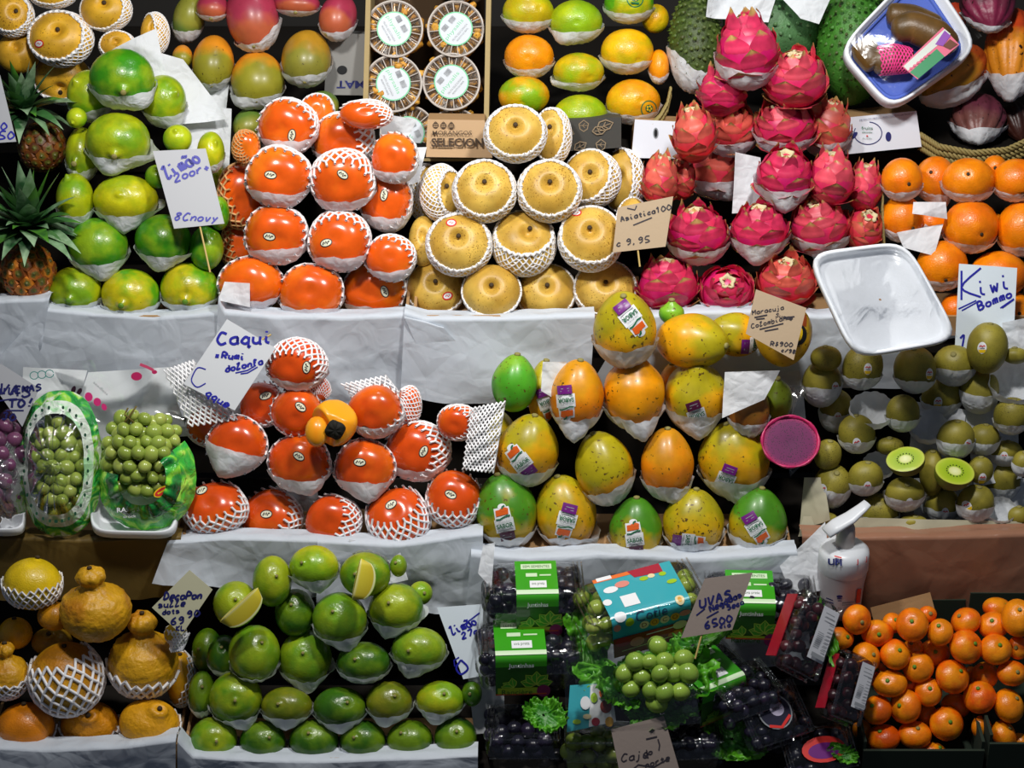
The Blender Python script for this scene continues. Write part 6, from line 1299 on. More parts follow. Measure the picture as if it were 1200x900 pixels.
# ------------------------------------------------------------------ grapes
gT, gP, gQ, gt = topo(12, 14); gV = np.stack([np.sin(gT) * np.cos(gP), np.sin(gT) * np.sin(gP), 1.12 * np.cos(gT)], 1)
GRAPE = mesh('grape', gV, gQ, gt, MAT['grape'], g=np.full(len(gV), .5)); DGRAPE = mesh('dark_grape', gV, gQ, gt, MAT['dark grape'], g=np.full(len(gV), .5))
def bunch(name, label, cx, cy, rx, ry, rp, plane, off, cols, c2, me=None, bulge=.03, layers=2, group=None, inside=None, seed=1):
    r = np.random.default_rng(seed); t0 = plane.t(cx, cy) + off; c = at_depth(cx, cy, t0); root = empty(name, c - np.array([0, 0, .03]), label, 'grapes', group); pts = []
    for l in range(layers):
        st = rp * 1.72; ny = int(ry / st) + 2
        for i in range(-ny, ny + 1):
            for j in range(-ny * 2, ny * 2 + 1):
                x = (j + .5 * (i % 2) + .33 * l) * st + r.uniform(-2.8, 2.8); y = (i + .3 * l) * st * .9 + r.uniform(-2.8, 2.8); e = (x / rx) ** 2 + (y / ry) ** 2
                if e > 1 or (inside and not inside(cx + x, cy + y)): continue
                s_ = t0 / FPX; p_ = c + RX * x * s_ + UP * -y * s_ + TO * (bulge * math.sqrt(max(1 - e, 0)) - l * rp * s_ * 1.5 + r.uniform(-.006, .006)); pts.append(p_)
    for p_ in pts:
        o = bpy.data.objects.new('grape', me or GRAPE); COL.objects.link(o); o.parent = root; o.location = tuple(p_ - np.array(root.location)); k = rp * t0 / FPX * r.uniform(.82, 1.12)
        o.scale = (k, k, k); o.rotation_euler = tuple(r.uniform(0, 6.28, 3)); o.color = hexc(cols[int(r.integers(len(cols)))])[:3] + (.45,); o['c2'] = list(hexc(c2)[:3])
    return root, c, pts
GC = ['#9ab046', '#8ca63c', '#a8b856', '#7f9834']; PC = ['#4a2440', '#5c3050', '#3a1c34', '#6a3c5a']; BC = ['#14141e', '#1a1826', '#100f18', '#241c30']
r1, c1, p1 = bunch('grape_bunch', 'green grapes in the left zipped oval bag, middle tier', 70, 546, 34, 64, 8.6, T2, -.03, GC, '#a8b45a', seed=2, bulge=.035)
r2, c2_, p2 = bunch('grape_bunch', 'green grapes heaped out of the open green bag', 167, 530, 44, 50, 8.8, T2, -.03, GC, '#a8b45a', seed=3, bulge=.04)
r3, c3, p3 = bunch('grape_bunch', 'dark purple grapes in clear film at the left edge', 2, 546, 28, 60, 10, T2, -.03, PC, '#7a4a6a', seed=4, bulge=.035)
STK = plain('grape_stalk', '#6a5a24', .8)
for root_, (a, b, c) in ((r2, ((150, 478), (146, 486), (158, 496))), (r2, ((160, 476), (150, 490), (142, 500)))):
    P_ = np.array([T2.at(q[0], q[1], -.055) for q in (a, b, c)]); V, Q, t = sweep(np.array([P_[0], (P_[0] + P_[1]) / 2, P_[1], P_[2]]) - P_[0], .0012, 6); mob('stalk', V, Q, t, STK, root_, P_[0])
# left bag: a ring of printed film round a clear window
def bagmat(name, cols, sc=40):
    m, nt_, bs = newmat(name); L = nt_.links.new; tc = N(nt_, 'ShaderNodeTexCoord'); no = N(nt_, 'ShaderNodeTexNoise', i_Scale=float(sc), i_Detail=1.5, i_Distortion=1.2); L(tc.outputs['Object'], no.inputs['Vector']); cr = N(nt_, 'ShaderNodeValToRGB'); L(no.outputs[0], cr.inputs[0])
    e = cr.color_ramp.elements; e[0].position = .38; e[0].color = hexc(cols[0]); e[1].position = .62; e[1].color = hexc(cols[-1])
    for i, c in enumerate(cols[1:-1]): q = e.new(.38 + .24 * (i + 1) / (len(cols) - 1)); q.color = hexc(c)
    L(cr.outputs[0], bs.inputs['Base Color']); bs.inputs['Roughness'].default_value = .2; bs.inputs['Coat Weight'].default_value = .5
    n2 = N(nt_, 'ShaderNodeTexNoise', i_Scale=45.0, i_Distortion=2.0); L(tc.outputs['Object'], n2.inputs['Vector']); bu = N(nt_, 'ShaderNodeBump', i_Strength=.7, i_Distance=.006); L(n2.outputs[0], bu.inputs['Height']); L(bu.outputs[0], bs.inputs['Normal']); return m
BAGG = bagmat('bag_green_print', ['#1f8a3c', '#3fb04c', '#9fd84c', '#e0ecd8']); BAGW = bagmat('bag_white_print', ['#cfdccf', '#e0e8e0', '#a8d8a8']); BAGD = bagmat('bag_dark_green', ['#0f5a2c', '#1f8a3c', '#3fae3c', '#8fdc3c'], 28)
def oval_bag(label, cx, cy, rx, ry, plane, off, bulge, bands, name='plastic_bag', a0=0, a1=6.2832, expo=2.4, inner=.0, seed=0, cut=None):
    t0 = plane.t(cx, cy) + off; c = at_depth(cx, cy, t0); s_ = t0 / FPX; root = empty(name, c - np.array([0, 0, ry * s_]), label, 'plastic bag')
    for bn, (q0, q1, mat, nm) in enumerate(bands):
        m_ = 60; k = 8; V = []
        for i in range(k + 1):
            q = q0 + (q1 - q0) * i / k
            for j in range(m_ + 1):
                a = a0 + (a1 - a0) * j / m_; kk = (abs(math.cos(a)) ** expo + abs(math.sin(a)) ** expo) ** (-1 / expo); x, y = rx * kk * math.cos(a) * q, ry * kk * math.sin(a) * q
                z = bulge * (1 - q ** 2.6) + .004 * math.sin(a * 7 + q * 9 + seed) * min(q * 1.5, 1) * .6 + .0025 * math.sin(a * 17 + seed); V.append(RX * x * s_ + UP * y * s_ + TO * z)
        mob(nm, np.array(V), grid_quads(k + 1, m_ + 1), None, mat, root, c)
    return root, c, s_
ro, co, so = oval_bag('oval zipped grape bag with green and white printed border, left', 71, 543, 47, 84, T2, -.032, .052, [(.02, .70, CLEAR, 'window'), (.70, .88, BAGW, 'white_border'), (.88, 1.02, BAGG, 'green_border')], seed=1)
m = MB()
for i in range(15):
    a = 1.35 - i * .21; kk = (abs(math.cos(a)) ** 2.4 + abs(math.sin(a)) ** 2.4) ** (-1 / 2.4)
    for sg in (1, -1):
        x, y = sg * 47 * .79 * kk * math.cos(a), 84 * .79 * kk * math.sin(a); v2, t2, _ = shp_ellipse(x, y, 1.5, 2.2, 0, 8, 1); m.add(np.array([RX * q[0] * so + UP * q[1] * so + TO * .030 for q in v2]), tris=t2)
d_ = m.obj('printed_dots', plain('dark_green_print', '#1c4a34', .4), ro, co); d_['kind'] = 'stuff'
V = [T2.at(*q, -.075) for q in ((76, 462), (92, 462), (96, 472), (78, 476))]; 
rb, cb, sb_ = oval_bag('open bright green printed bag under the heaped grapes', 172, 560, 56, 60, T2, -.040, .048, [(.50, .78, BAGD, 'dark_band'), (.78, 1.03, bagmat('bag_lime_print', ['#2fae3c', '#5fc83c', '#b8ec5c']), 'lime_band')], a0=-3.3, a1=.75, seed=4, expo=2.2)
sh = flip([shp_ellipse(0, 0, 11, 5.5, 0, 18, 2), shp_ellipse(0, 0, 9.5, 4, 1, 18, 2), shp_line([(-6, 0), (6, .5)], 1.6, 0)], 190, 576, 28)
tx = flip([shp_text('RAISINS', 0, 0, 5.5, 0, 30, bold=.02)], 152, 597, 3) + flip([shp_text('crock', 0, 0, 3.2, 0, 15)], 152, 605, 3)
tb = T2.t(172, 580) - .075
for nm, shs, mats in (('red_emblem', sh, [SM[7], SM[2]]), ('lettering', tx, [WHITE])):
    m = MB()
    for i, (v2, t2, mi) in enumerate(shs): m.add([at_depth(q[0], q[1], tb - .0003 * i) - cb for q in v2], tris=t2, m=mi)
    m.obj(nm, mats, rb, cb)
oval_bag('clear film bag round the dark purple grapes', 0, 560, 34, 66, T2, -.034, .050, [(.05, 1.0, FILM, 'film')], seed=6)
# white printed bag lying behind and its clear crumpled wrapping
WB = papermat('white_bag_film', '#dfe4e6', .1, .3)
rr_ = loose('crumpled white printed plastic bag behind the bagged grapes, pink ovals', [(96, 436), (196, 430), (214, 512), (70, 520)], T2, .012, 61, amp=.02, mat=WB, name='plastic_bag'); rr_['category'] = 'plastic bag'
q0 = T2.at(140, 470, -.012); ex_ = flip([shp_ellipse(0, 0, 4.6, 5.4, 0, 14, 1)], 104, 465, 20) + flip([shp_ellipse(0, 0, 4.4, 5, 0, 14, 1)], 114, 471, 20) + flip([shp_ellipse(0, 0, 3, 4.2, 0, 14, 1)], 122, 477, 20) + flip([shp_ellipse(0, 0, 6.5, 5, 1, 16, 1)], 160, 441) + flip([shp_ellipse(0, 0, 2.6, 5, 2, 12, 1)], 86, 457, -20) + flip([shp_ellipse(0, 0, 2.6, 4.6, 2, 12, 1)], 93, 459, -30) + flip([shp_ellipse(0, 0, 3.2, 2.4, 1, 12, 1)], 181, 436, 0) + flip([shp_line([(-8, 3), (0, 0), (8, -4)], 3.4, 3)], 172, 430) + flip([shp_text('seedless', 0, 0, 3.2, 4, 22)], 118, 455, -42) + [shp_line([(40 + 9 * k + 5 * math.cos(q * .6), 440 - k + 4.5 * math.sin(q * .6)) for q in range(11)], 1, 5) for k in range(3)]
m = MB(); b_ = np.array(rr_.location)
for i, (v2, t2, mi) in enumerate(ex_): m.add([T2.at(q[0], q[1], -.004 - .0003 * i) - b_ for q in v2], tris=t2, m=mi)
m.obj('printing', [plain('magenta_print', '#d8347c', .4), plain('deep_magenta', '#b8245c', .4), plain('plum_print', '#2c1424', .4), plain('pale_magenta', '#c8486c', .4), SM[8], plain('teal_line', '#3a8a84', .4)], rr_, b_)
x_ = loose('sheet with teal line print behind the left oval grape bag', [(24, 430), (100, 434), (90, 480), (20, 470)], T2, .018, 62, amp=.01, mat=WB, name='plastic_bag'); x_['category'] = 'plastic bag'
loose('clear crumpled bag film glinting above the grapes', [(60, 424), (212, 418), (222, 500), (90, 500)], T2, -.01, 63, amp=.022, mat=FILM, name='plastic_film')
root = empty('foam_tray', (0, 0, 0), 'shallow white foam tray under the open green grape bag', 'foam tray'); tr_ = rtray(root, [(106, 574), (214, 574), (206, 632), (108, 630)], T2, -.025, FOAMT, .012, tiltn=(0, 1.0)); root.location = tuple(tr_[1]); tr_[0].location = (0, 0, 0)
root = empty('foam_tray', (0, 0, 0), 'shallow white foam tray under the dark purple grapes', 'foam tray'); tr_ = rtray(root, [(-40, 576), (32, 576), (30, 628), (-38, 628)], T2, -.025, FOAMT, .012, tiltn=(0, 1.0)); root.location = tuple(tr_[1]); tr_[0].location = (0, 0, 0)

# ------------------------------------------------------------------ punnets of dark grapes and berries
GBAND = [plain('band_green', '#3ba01c', .3, coat=.4), plain('band_dark_green', '#1d5210', .35, coat=.4), WHITE, plain('band_leaf_line', '#8fae3c', .4), plain('band_leaf', '#3a8a1c', .4), plain('band_plum', '#6a1448', .4), plain('band_plate', '#7f9a1c', .4), plain('band_pale', '#cfe8c0', .4), plain('band_orange', '#a8401c', .4)]
TBAND = [plain('band_teal', '#35a8b4', .3, coat=.5), plain('band_orange2', '#e8722c', .4), plain('band_red', '#a81c34', .4), WHITE, plain('band_lime', '#9cc41c', .4), plain('band_salmon', '#e08a7c', .4), plain('band_cream', '#e8d8a8', .4), plain('band_navy', '#1c3a5c', .4), plain('band_redbrown', '#8a2c1c', .4), plain('band_mustard', '#d8a02c', .4)]
def orient(rz=0, rx=0, ry=0): return np.array(Matrix.Rotation(math.radians(rz), 3, 'Z') @ Matrix.Rotation(math.radians(rx), 3, 'X') @ Matrix.Rotation(math.radians(ry), 3, 'Y'))
def punnet(label, px, py, off, W_, D_, H_, R, cols=BC, c2='#2c2a44', band=None, bandx=(-.3, .25), grape=.0095, ng=46, name='grape_punnet', seed=1, screen=False, plane=T1, group=None, me=None, clearm=None, cat='punnet'):
    """origin: middle of the front upper edge; the box goes back (+y) and down (-z) in its own frame"""
    r = np.random.default_rng(seed); c = plane.at(px, py, off); 
    if screen: R = SF @ np.array([[1, 0, 0], [0, 1, 0], [0, 0, 1.]]) @ R
    root = empty(name, c, label, cat, group)
    def box_shell(z0, z1, k0, k1, rr=.16, n=56):
        e_ = 7; a = np.arange(n) / n * 6.283; kk = (np.abs(np.cos(a)) ** e_ + np.abs(np.sin(a)) ** e_) ** (-1 / e_); u, v = np.cos(a) * kk * W_ / 2, np.sin(a) * kk * D_ / 2
        prof = [(k0 * .93, z0), (k0, z0 + .006), (k1, (z0 + z1) / 2 - .002), (k1 * 1.03, (z0 + z1) / 2), (k1 * 1.03, (z0 + z1) / 2 + .002), (k1, (z0 + z1) / 2 + .003), (k0 * 1.0, z1 - .008), (k0 * .985, z1 - .003), (k0 * .95, z1), (.5, z1 + .001), (.02, z1 + .001)]
        V = np.array([[u[i] * s_, v[i] * s_ + D_ / 2, z] for s_, z in prof for i in range(n)]); return V, grid_quads(len(prof), n, True)
    V, Q = box_shell(-H_, 0, .94, 1.0); mob('clear_box', V @ R.T, Q, None, clearm or CLEAR, root, c)
    # ribs pressed into the ends of the lid
    A = []; B_ = []
    for sx in (-1, 1):
        for q in (.40, .44, .48): A.append([sx * W_ * q, .004, .0005]); B_.append([sx * W_ * q, D_ - .004, .0005])
    A.append([-W_ * .46, .002, .0]); B_.append([W_ * .46, .002, .0]); A.append([-W_ * .46, .0, -H_ * .5]); B_.append([W_ * .46, .0, -H_ * .5])
    V, Q = tubes(A, B_, .0011, 5); mob('ribs', V @ R.T, Q, None, clearm or CLEAR, root, c)
    pts = []
    for _ in range(2500):
        if len(pts) >= ng: break
        f = r.integers(3); x = r.uniform(-.44, .44) * W_; y = r.uniform(.12, .88) * D_; z = -r.uniform(.12, .85) * H_
        if f == 0: z = -grape * 1.25
        elif f == 1: y = grape * 1.3
        q = np.array([x, y, z])
        if all(np.sum((q - o_) ** 2) > (1.55 * grape) ** 2 for o_ in pts): pts.append(q)
    if pts:
        gb = empty('grape_bunch' if cat == 'punnet' else 'berries', c, 'contents of the ' + label.split(',')[0], 'grapes', None) if False else root
        for q in pts:
            o = bpy.data.objects.new('grape', me or DGRAPE); COL.objects.link(o); o.parent = root; o.location = tuple(R @ q); k = grape * r.uniform(.9, 1.12); o.scale = (k, k, k); o.rotation_euler = tuple(r.uniform(0, 6.28, 3))
            o.color = hexc(cols[int(r.integers(len(cols)))])[:3] + (.42,); o['c2'] = list(hexc(c2)[:3])
    def bandmap(x, s_):
        """x across (m), s_ along from the back of the top (0) over the front edge (D_) and down"""
        rr = .007; e = .0022
        if s_ < D_ - rr: p_ = (D_ - s_, e)
        elif s_ < D_ + rr * .57: a = (s_ - (D_ - rr)) / rr; p_ = (rr - (rr + e) * math.sin(min(a, 1.57)), -rr + (rr + e) * math.cos(min(a, 1.57)))
        else: p_ = (-e, -rr - (s_ - D_ - rr * .57))
        return np.array([x, p_[0], p_[1]])
    if band:
        x0, x1 = bandx[0] * W_, bandx[1] * W_; n = 40; S_ = D_ + H_ - .004; m = MB()
        V = [bandmap(x, s_) for s_ in np.linspace(.004, S_, n) for x in (x0, (x0 + x1) / 2, x1)]; q_ = grid_quads(n, 3); k = int(n * (D_ + .012) / S_) * 2
        m.add(np.array(V) @ R.T, q_[:k], m=0); m.add(np.array(V) @ R.T, q_[k:], m=1 if band == 'green' else 0)
        w_ = x1 - x0; Lh = D_
        def B2(u, s_): return (x0 + u * w_, s_)
        sh = []
        if band == 'green':
            sh += [shp_rect(x0 + .14 * w_, .15 * Lh, x0 + .88 * w_, .30 * Lh, 7, 3), shp_rect(x0 + .25 * w_, .42 * Lh, x0 + .52 * w_, .52 * Lh, 7, 2), shp_rect(x0 + .58 * w_, .46 * Lh, x0 + .85 * w_, .50 * Lh, 7, 2), shp_rect(x0 + .33 * w_, .64 * Lh, x0 + .73 * w_, .84 * Lh, 2, 3), shp_rect(x0, .90 * Lh, x1, .97 * Lh, 7, 6)]
            sh += [(np.c_[V_[:, 0], 2 * .225 * Lh - V_[:, 1]], t_, 1) for V_, t_, _ in [shp_text('SEM SEMENTES', x0 + .51 * w_, .225 * Lh, .07 * Lh, 1, .64 * w_)]]
            sh += [(np.c_[V_[:, 0], 2 * .74 * Lh - V_[:, 1]], t_, 1) for V_, t_, _ in [shp_text('uva preta', x0 + .53 * w_, .74 * Lh, .09 * Lh, 1, .3 * w_)]]
            sh += [(np.c_[V_[:, 0], 2 * (Lh + .012) - V_[:, 1]], t_, 2) for V_, t_, _ in [shp_text('Juntinhas', x0 + .5 * w_, Lh + .012, .009, 2, .5 * w_, bold=.02)]]
            def lf(cx, cy, ln, a, wd=.32):
                o_ = []; 
                P_ = [(0, 0), (.3, wd * .8), (.6, wd), (1, 0), (.6, -wd), (.3, -wd * .8), (0, 0)]; ca, sa = math.cos(a), math.sin(a); T_ = lambda p_: (cx + (p_[0] * ca - p_[1] * sa) * ln, cy + (p_[0] * sa + p_[1] * ca) * ln)
                V_ = np.array([T_((.5, 0))] + [T_(p_) for p_ in P_[:-1]]); t_ = [[0, 1 + i, 1 + (i + 1) % 6] for i in range(6)]
                return [(V_, t_, 4), shp_line([T_(p_) for p_ in P_], ln * .07, 3), shp_line([T_((0, 0)), T_((.85, 0))], ln * .05, 3)]
            cx, cy = x0 + .80 * w_, Lh + .042
            for a in (-2.9, -2.3, -1.57, -.8, -.2): sh += lf(cx, cy, .021, a)
            for a in (-2.6, -1.7, -3.0): sh += lf(x0 + .35 * w_, cy + .004, .016, a)
            sh += [shp_rect(x0 + .04 * w_, Lh + .046, x0 + .82 * w_, min(Lh + .060, S_ - .001), 6, 3), shp_ellipse(x1 - .06 * w_, Lh + .052, .009, .010, 5, 14, 2), shp_line([(x0, S_ - .0015), (x1, S_ - .0015)], .002, 8)]
            sh += [(np.c_[V_[:, 0], 2 * (Lh + .053) - V_[:, 1]], t_, 1) for V_, t_, _ in [shp_text('Rancière', x0 + .42 * w_, Lh + .053, .008, 1, .6 * w_)]]
        else:
            E = lambda u, s_, a, b, m_: shp_ellipse(x0 + u * w_, s_, a, b, m_, 12, 2)
            sh += [shp_rect(x0, .004, x0 + .48 * w_, .13 * Lh, 1, 4), shp_rect(x0 + .05 * w_, .03 * Lh, x0 + .24 * w_, .11 * Lh, 3, 2), shp_quad([(x0 + .45 * w_, .004), (x0 + .86 * w_, .004), (x0 + .86 * w_, .26 * Lh), (x0 + .50 * w_, .22 * Lh)], 2, 4), E(.60, .30 * Lh, .006, .004, 4), E(.70, .28 * Lh, .005, .004, 6), E(.84, .30 * Lh, .005, .004, 4), E(.16, .36 * Lh, .010, .006, 3), E(.32, .30 * Lh, .010, .006, 5),
                   shp_rect(x0 + .22 * w_, .56 * Lh, x0 + .42 * w_, .82 * Lh, 3, 2), E(.05, .62 * Lh, .006, .006, 3), E(.12, .96 * Lh, .008, .006, 3), E(.90, .52 * Lh, .007, .004, 4), E(.88, .94 * Lh, .006, .006, 6), E(.88, .94 * Lh, .003, .003, 9), E(.92, Lh + .014, .008, .005, 5), E(.22, Lh + .006, .006, .006, 4), E(.06, Lh + .010, .005, .006, 5)]
            for k_, ch in enumerate('DOCO'): sh += [E(.40 + .13 * k_, Lh + .016, .0065, .0065, 9 if k_ % 2 else 6)] + [(np.c_[V_[:, 0], 2 * (Lh + .016) - V_[:, 1]], t_, 8) for V_, t_, _ in [shp_text(ch, x0 + (.40 + .13 * k_) * w_, Lh + .016, .007, 8)]]
            sh += [(np.c_[V_[:, 0], 2 * (Lh + .002) - V_[:, 1]], t_, 7) for V_, t_, _ in [shp_text('Cotie', x0 + .5 * w_, Lh + .002, .013, 7, .4 * w_)]]
            yb = Lh + .028; sh += [shp_rect(x0, yb, x1, S_ - .001, 8, 4), E(.12, yb + .008, .011, .008, 2), E(.3, yb + .014, .010, .008, 5), E(.58, yb + .009, .020, .009, 2), E(.85, yb + .004, .010, .007, 6), E(.8, yb + .018, .012, .006, 1), shp_line([(x0 + .1 * w_, yb + .024), (x0 + .9 * w_, yb + .020)], .0012, 6), shp_line([(x0 + .42 * w_, yb + .006), (x0 + .76 * w_, yb + .005)], .0016, 3)]
        for i, (v2, t2, mi) in enumerate(sh):
            P_ = []
            for a, b in v2:
                q = bandmap(a, b); dq = np.array([0, 0, 1.]) if b < D_ - .007 else (np.array([0, -1., 0]) if b > D_ + .004 else np.array([0, -.7, .7])); P_.append(q + dq * (.0004 + .00003 * i))
            m.add(np.array(P_) @ R.T, tris=t2, m=mi)
        m.obj('printed_band', GBAND if band == 'green' else TBAND, root, c)
    return root, c, R
# depth along the line of sight for each is set so that every one lies behind the ones below it
YB = lambda px, py, y: float(np.dot(at_y(px, py, y) - CAM, -TO)) - T1.t(px, py)
def off_for(px, py, y): return YB(px, py, y)
punnet('dark grape punnet with green band, upper left of the punnets', 627, 697, off_for(627, 697, .045), .134, .078, .058, orient(2), band='green', bandx=(-.18, .23), seed=11)
punnet('dark grape punnet with green band showing leaves, second down at left', 622, 768, off_for(622, 768, -.012), .138, .080, .062, orient(3), band='green', bandx=(-.33, .15), seed=12)
punnet('dark punnet with lettuce on top at the bottom edge', 614, 868, off_for(614, 868, -.055), .098, .080, .060, orient(0), seed=13, ng=30)
punnet('green grape punnet with bright teal printed band', 760, 716, off_for(760, 716, .010), .168, .082, .066, orient(17, 6, -6), cols=GC, c2='#a8b45a', band='teal', bandx=(-.30, .34), grape=.0105, seed=14, me=GRAPE, ng=34)
punnet('dark grape punnet with green band beside the soap dispenser', 893, 708, off_for(893, 708, .052), .150, .078, .056, orient(-2), band='green', bandx=(-.30, .12), seed=15)
punnet('dark grape punnet with diagonal green band, right of lettuce', 846, 803, off_for(846, 803, -.030), .112, .078, .058, orient(32, 4), band='green', bandx=(-.28, .34), seed=16, ng=36)
punnet('small unbanded dark berry punnet, right of diagonal green band', 889, 820, off_for(889, 820, -.050), .088, .070, .052, orient(28, 8), seed=17, ng=30, grape=.008)
r_, c_, R_ = punnet('small dark berry punnet with round label on its lid', 922, 868, off_for(922, 868, -.062), .092, .082, .040, orient(26, 34), seed=18, ng=34, grape=.0075)
m = MB()
for i, (v2, t2, mi) in enumerate([shp_ellipse(0, .040, .024, .024, 0, 24, 1), shp_ellipse(0, .040, .022, .022, 1, 24, 1), shp_ellipse(.004, .043, .010, .010, 2, 18, 1), shp_line([(-.016, .024), (0, .018), (.018, .030)], .004, 3), shp_text('mirtilo', .004, .043, .004, 1, .013)] + [shp_ellipse(-.012 + .006 * k, .054, .002, .002, 4, 8, 1) for k in range(5)]):
    m.add(np.c_[v2, np.full(len(v2), .0032 + .0002 * i)] @ R_.T, tris=t2, m=mi)
m.obj('round_label', [SM[8], plain('label_night', '#1c1c34', .4), plain('label_lilac', '#c8c0d8', .4), SM[2], plain('label_bluish', '#5a6ab8', .4)], r_, c_)
REDS = plain('red_side_label', '#9c1428', .35, coat=.3)
def barcode(root, c, R, w_, h_, cx, cy, z=.0032):
    m = MB(); sh = [shp_rect(cx - w_ / 2, cy - h_ / 2, cx + w_ / 2, cy + h_ / 2, 0, 2)] + [shp_rect(cx - w_ * .38, cy - h_ * .28 + k * h_ * .035, cx - w_ * .02, cy - h_ * .28 + k * h_ * .035 + h_ * .016, 1, 1) for k in range(9)] + [shp_rect(cx + w_ * .08, cy - h_ * .3 + k * h_ * .07, cx + w_ * .36, cy - h_ * .3 + k * h_ * .07 + h_ * .018, 1, 1) for k in range(8)] + [shp_line([(cx - w_ * .36, cy + h_ * .3), (cx + w_ * .3, cy + h_ * .3)], h_ * .02, 1), shp_line([(cx - w_ * .36, cy + h_ * .38), (cx + w_ * .2, cy + h_ * .38)], h_ * .02, 1), shp_rect(cx - w_ * .42, cy - h_ * .46, cx + w_ * .42, cy - h_ * .38, 1, 1)]
    for i, (v2, t2, mi) in enumerate(sh): m.add(np.c_[v2, np.full(len(v2), z + .0002 * i)] @ R.T, tris=t2, m=mi)
    m.obj('barcode_label', [plain('barcode_paper', '#c4c6cc', .5) if 'barcode_paper' not in bpy.data.materials else bpy.data.materials['barcode_paper'], SM[8]], root, c)
def red_side(root, c, R, W_, D_, H_):
    V, Q = box_vq((-W_ / 2 - .002, D_ / 2, -H_ * .62), (.0015, D_ * .8, H_ * .55)); mob('red_side_label', V @ R.T, Q, None, REDS, root, c, smooth=False)
# these two stand on their ends, lid towards the viewer and turned
for lab, px, py, y, roll, Wd, Dd, Hh, sd in (('red-sided dark berry punnet tilted below the soap dispenser', 936, 790, -.035, -22, .062, .108, .040, 21), ('red-sided punnet with barcode label beside the mandarins', 990, 846, -.062, -18, .050, .092, .036, 22)):
    R_ = np.array(Matrix.Rotation(math.radians(roll), 3, 'Z') @ Matrix.Rotation(math.radians(-16), 3, 'X') @ Matrix.Rotation(math.radians(24), 3, 'Y'))
    r_, c_, R2 = punnet(lab, px, py, off_for(px, py, y), Wd, Dd, Hh, R_, cols=['#2c1018', '#38141c', '#1c0c14', '#4a1c24'], c2='#5a2028', seed=sd, screen=True, ng=26, grape=.008); R2 = SF @ R_
    red_side(r_, c_, R2, Wd, Dd, Hh); barcode(r_, c_, R2, Wd * .42, Dd * .66, Wd * .22, Dd * .56)
r_, c_, R_ = punnet('dark punnet with purple label cut by the bottom edge', 968, 905, off_for(968, 905, -.075), .10, .07, .05, orient(14, 30), seed=23, ng=20)
m = MB(); [m.add(np.c_[v2, np.full(len(v2), .0032 + .0002 * i)] @ R_.T, tris=t2, m=mi) for i, (v2, t2, mi) in enumerate([shp_ellipse(.005, .03, .030, .018, 0, 20, 1), shp_ellipse(.005, .028, .022, .011, 1, 20, 1)])]; m.obj('round_label', [SM[2], SM[4]], r_, c_)
punnet('dark punnet right of the bottom kraft card', 812, 872, off_for(812, 872, -.070), .085, .07, .05, orient(4), seed=24, ng=24)
punnet('green grape punnet left of the bottom kraft card', 706, 872, off_for(706, 872, -.070), .100, .05, .06, orient(0), cols=GC, c2='#a8b45a', seed=25, me=GRAPE, ng=20, grape=.0105)
# green grapes on lettuce, in a clear bag with a printed corner
bunch('grape_bunch', 'loose green grapes lying on lettuce in the centre of the punnets', 770, 790, 42, 34, 11, T1, -.085, ['#7fa034', '#8fb03c', '#6f942c'], '#a8c45a', seed=31, bulge=.012, layers=1)
r_, on_ = card('printed_insert', [(668, 803), (716, 800), (722, 846), (664, 858)], TBAND[0], 'colourful printed insert inside the clear bag by the bottom lettuce', 'label', plane=T1, off=-.075,
     extra=[('printing', [shp_quad([(692, 802), (716, 801), (722, 846), (690, 852)], 3, 3), shp_ellipse(708, 812, 6, 8, 1, 12, 1), shp_ellipse(710, 828, 7, 8, 8, 12, 1), shp_ellipse(676, 846, 5, 3, 4, 12, 1), shp_ellipse(698, 846, 5, 5, 2, 12, 1), shp_ellipse(714, 846, 5, 6, 9, 12, 1), shp_ellipse(686, 824, 6, 8, 3, 12, 1), shp_ellipse(688, 840, 5, 3, 6, 12, 1), shp_ellipse(696, 818, 4, 6, 4, 12, 1)], TBAND)], tilt=(0, .3))
loose('clear bag film over the green grapes and lettuce', [(660, 770), (800, 740), (824, 850), (664, 862)], T1, -.105, 71, amp=.014, mat=CLEAR, name='plastic_film')
# lettuce
LET = fruitmat('lettuce', rough=.4, pscale=110, gw=1.0, sub=.0)
def lettuce(label, x, y, w, h, off, seed, tilt=(0, .5), col='#529c1c', plane=T1):
    r = np.random.default_rng(seed); t0 = plane.t(x, y) + off; c = at_depth(x, y, t0); s_ = t0 / FPX; nr, nc = 16, 90; q, a = np.meshgrid(np.linspace(.06, 1, nr), np.arange(nc) / nc * 6.2832, indexing='ij')
    ph = r.uniform(0, 6.28, 4); D_ = np.stack([np.cos(a).ravel() * q.ravel(), np.sin(a).ravel() * q.ravel(), q.ravel() * 0], 1); nz = vnoise(D_ * 9, seed, 10).reshape(q.shape); nz2 = vnoise(D_ * 22, seed + 5, 10).reshape(q.shape); ruf = q ** 1.3 * (.9 * nz + .7 * nz2) + q ** 2.2 * (.16 * np.sin(a * 9 + ph[0] + 5 * nz) + .16 * np.sin(a * 23 + ph[1] + 6 * nz2)); rad = q * (1 + .25 * np.sin(a * 2 + ph[3]) + .35 * vnoise(D_ * 3, seed + 8).reshape(q.shape) + .05 * np.sin(a * 13 + 9 * nz) * q + .3 * nz)
    X = rad * np.cos(a) * w * s_; Y = rad * np.sin(a) * h * s_; Z = ruf * min(w, h) * s_ * .8 + .25 * q * q * min(w, h) * s_
    F = SF @ frame((tilt[0], tilt[1], 1)); V = np.stack([X.ravel(), Y.ravel(), Z.ravel()], 1) @ F.T
    o = mob('lettuce_leaf', V, grid_quads(nr, nc, True), None, LET, None, c, g=q.ravel()); o.color = hexc('#2f7a14')[:3] + (.5,); o['c2'] = list(hexc(col)[:3]); tag(o, label, 'lettuce', 'lettuce leaves among the punnets')
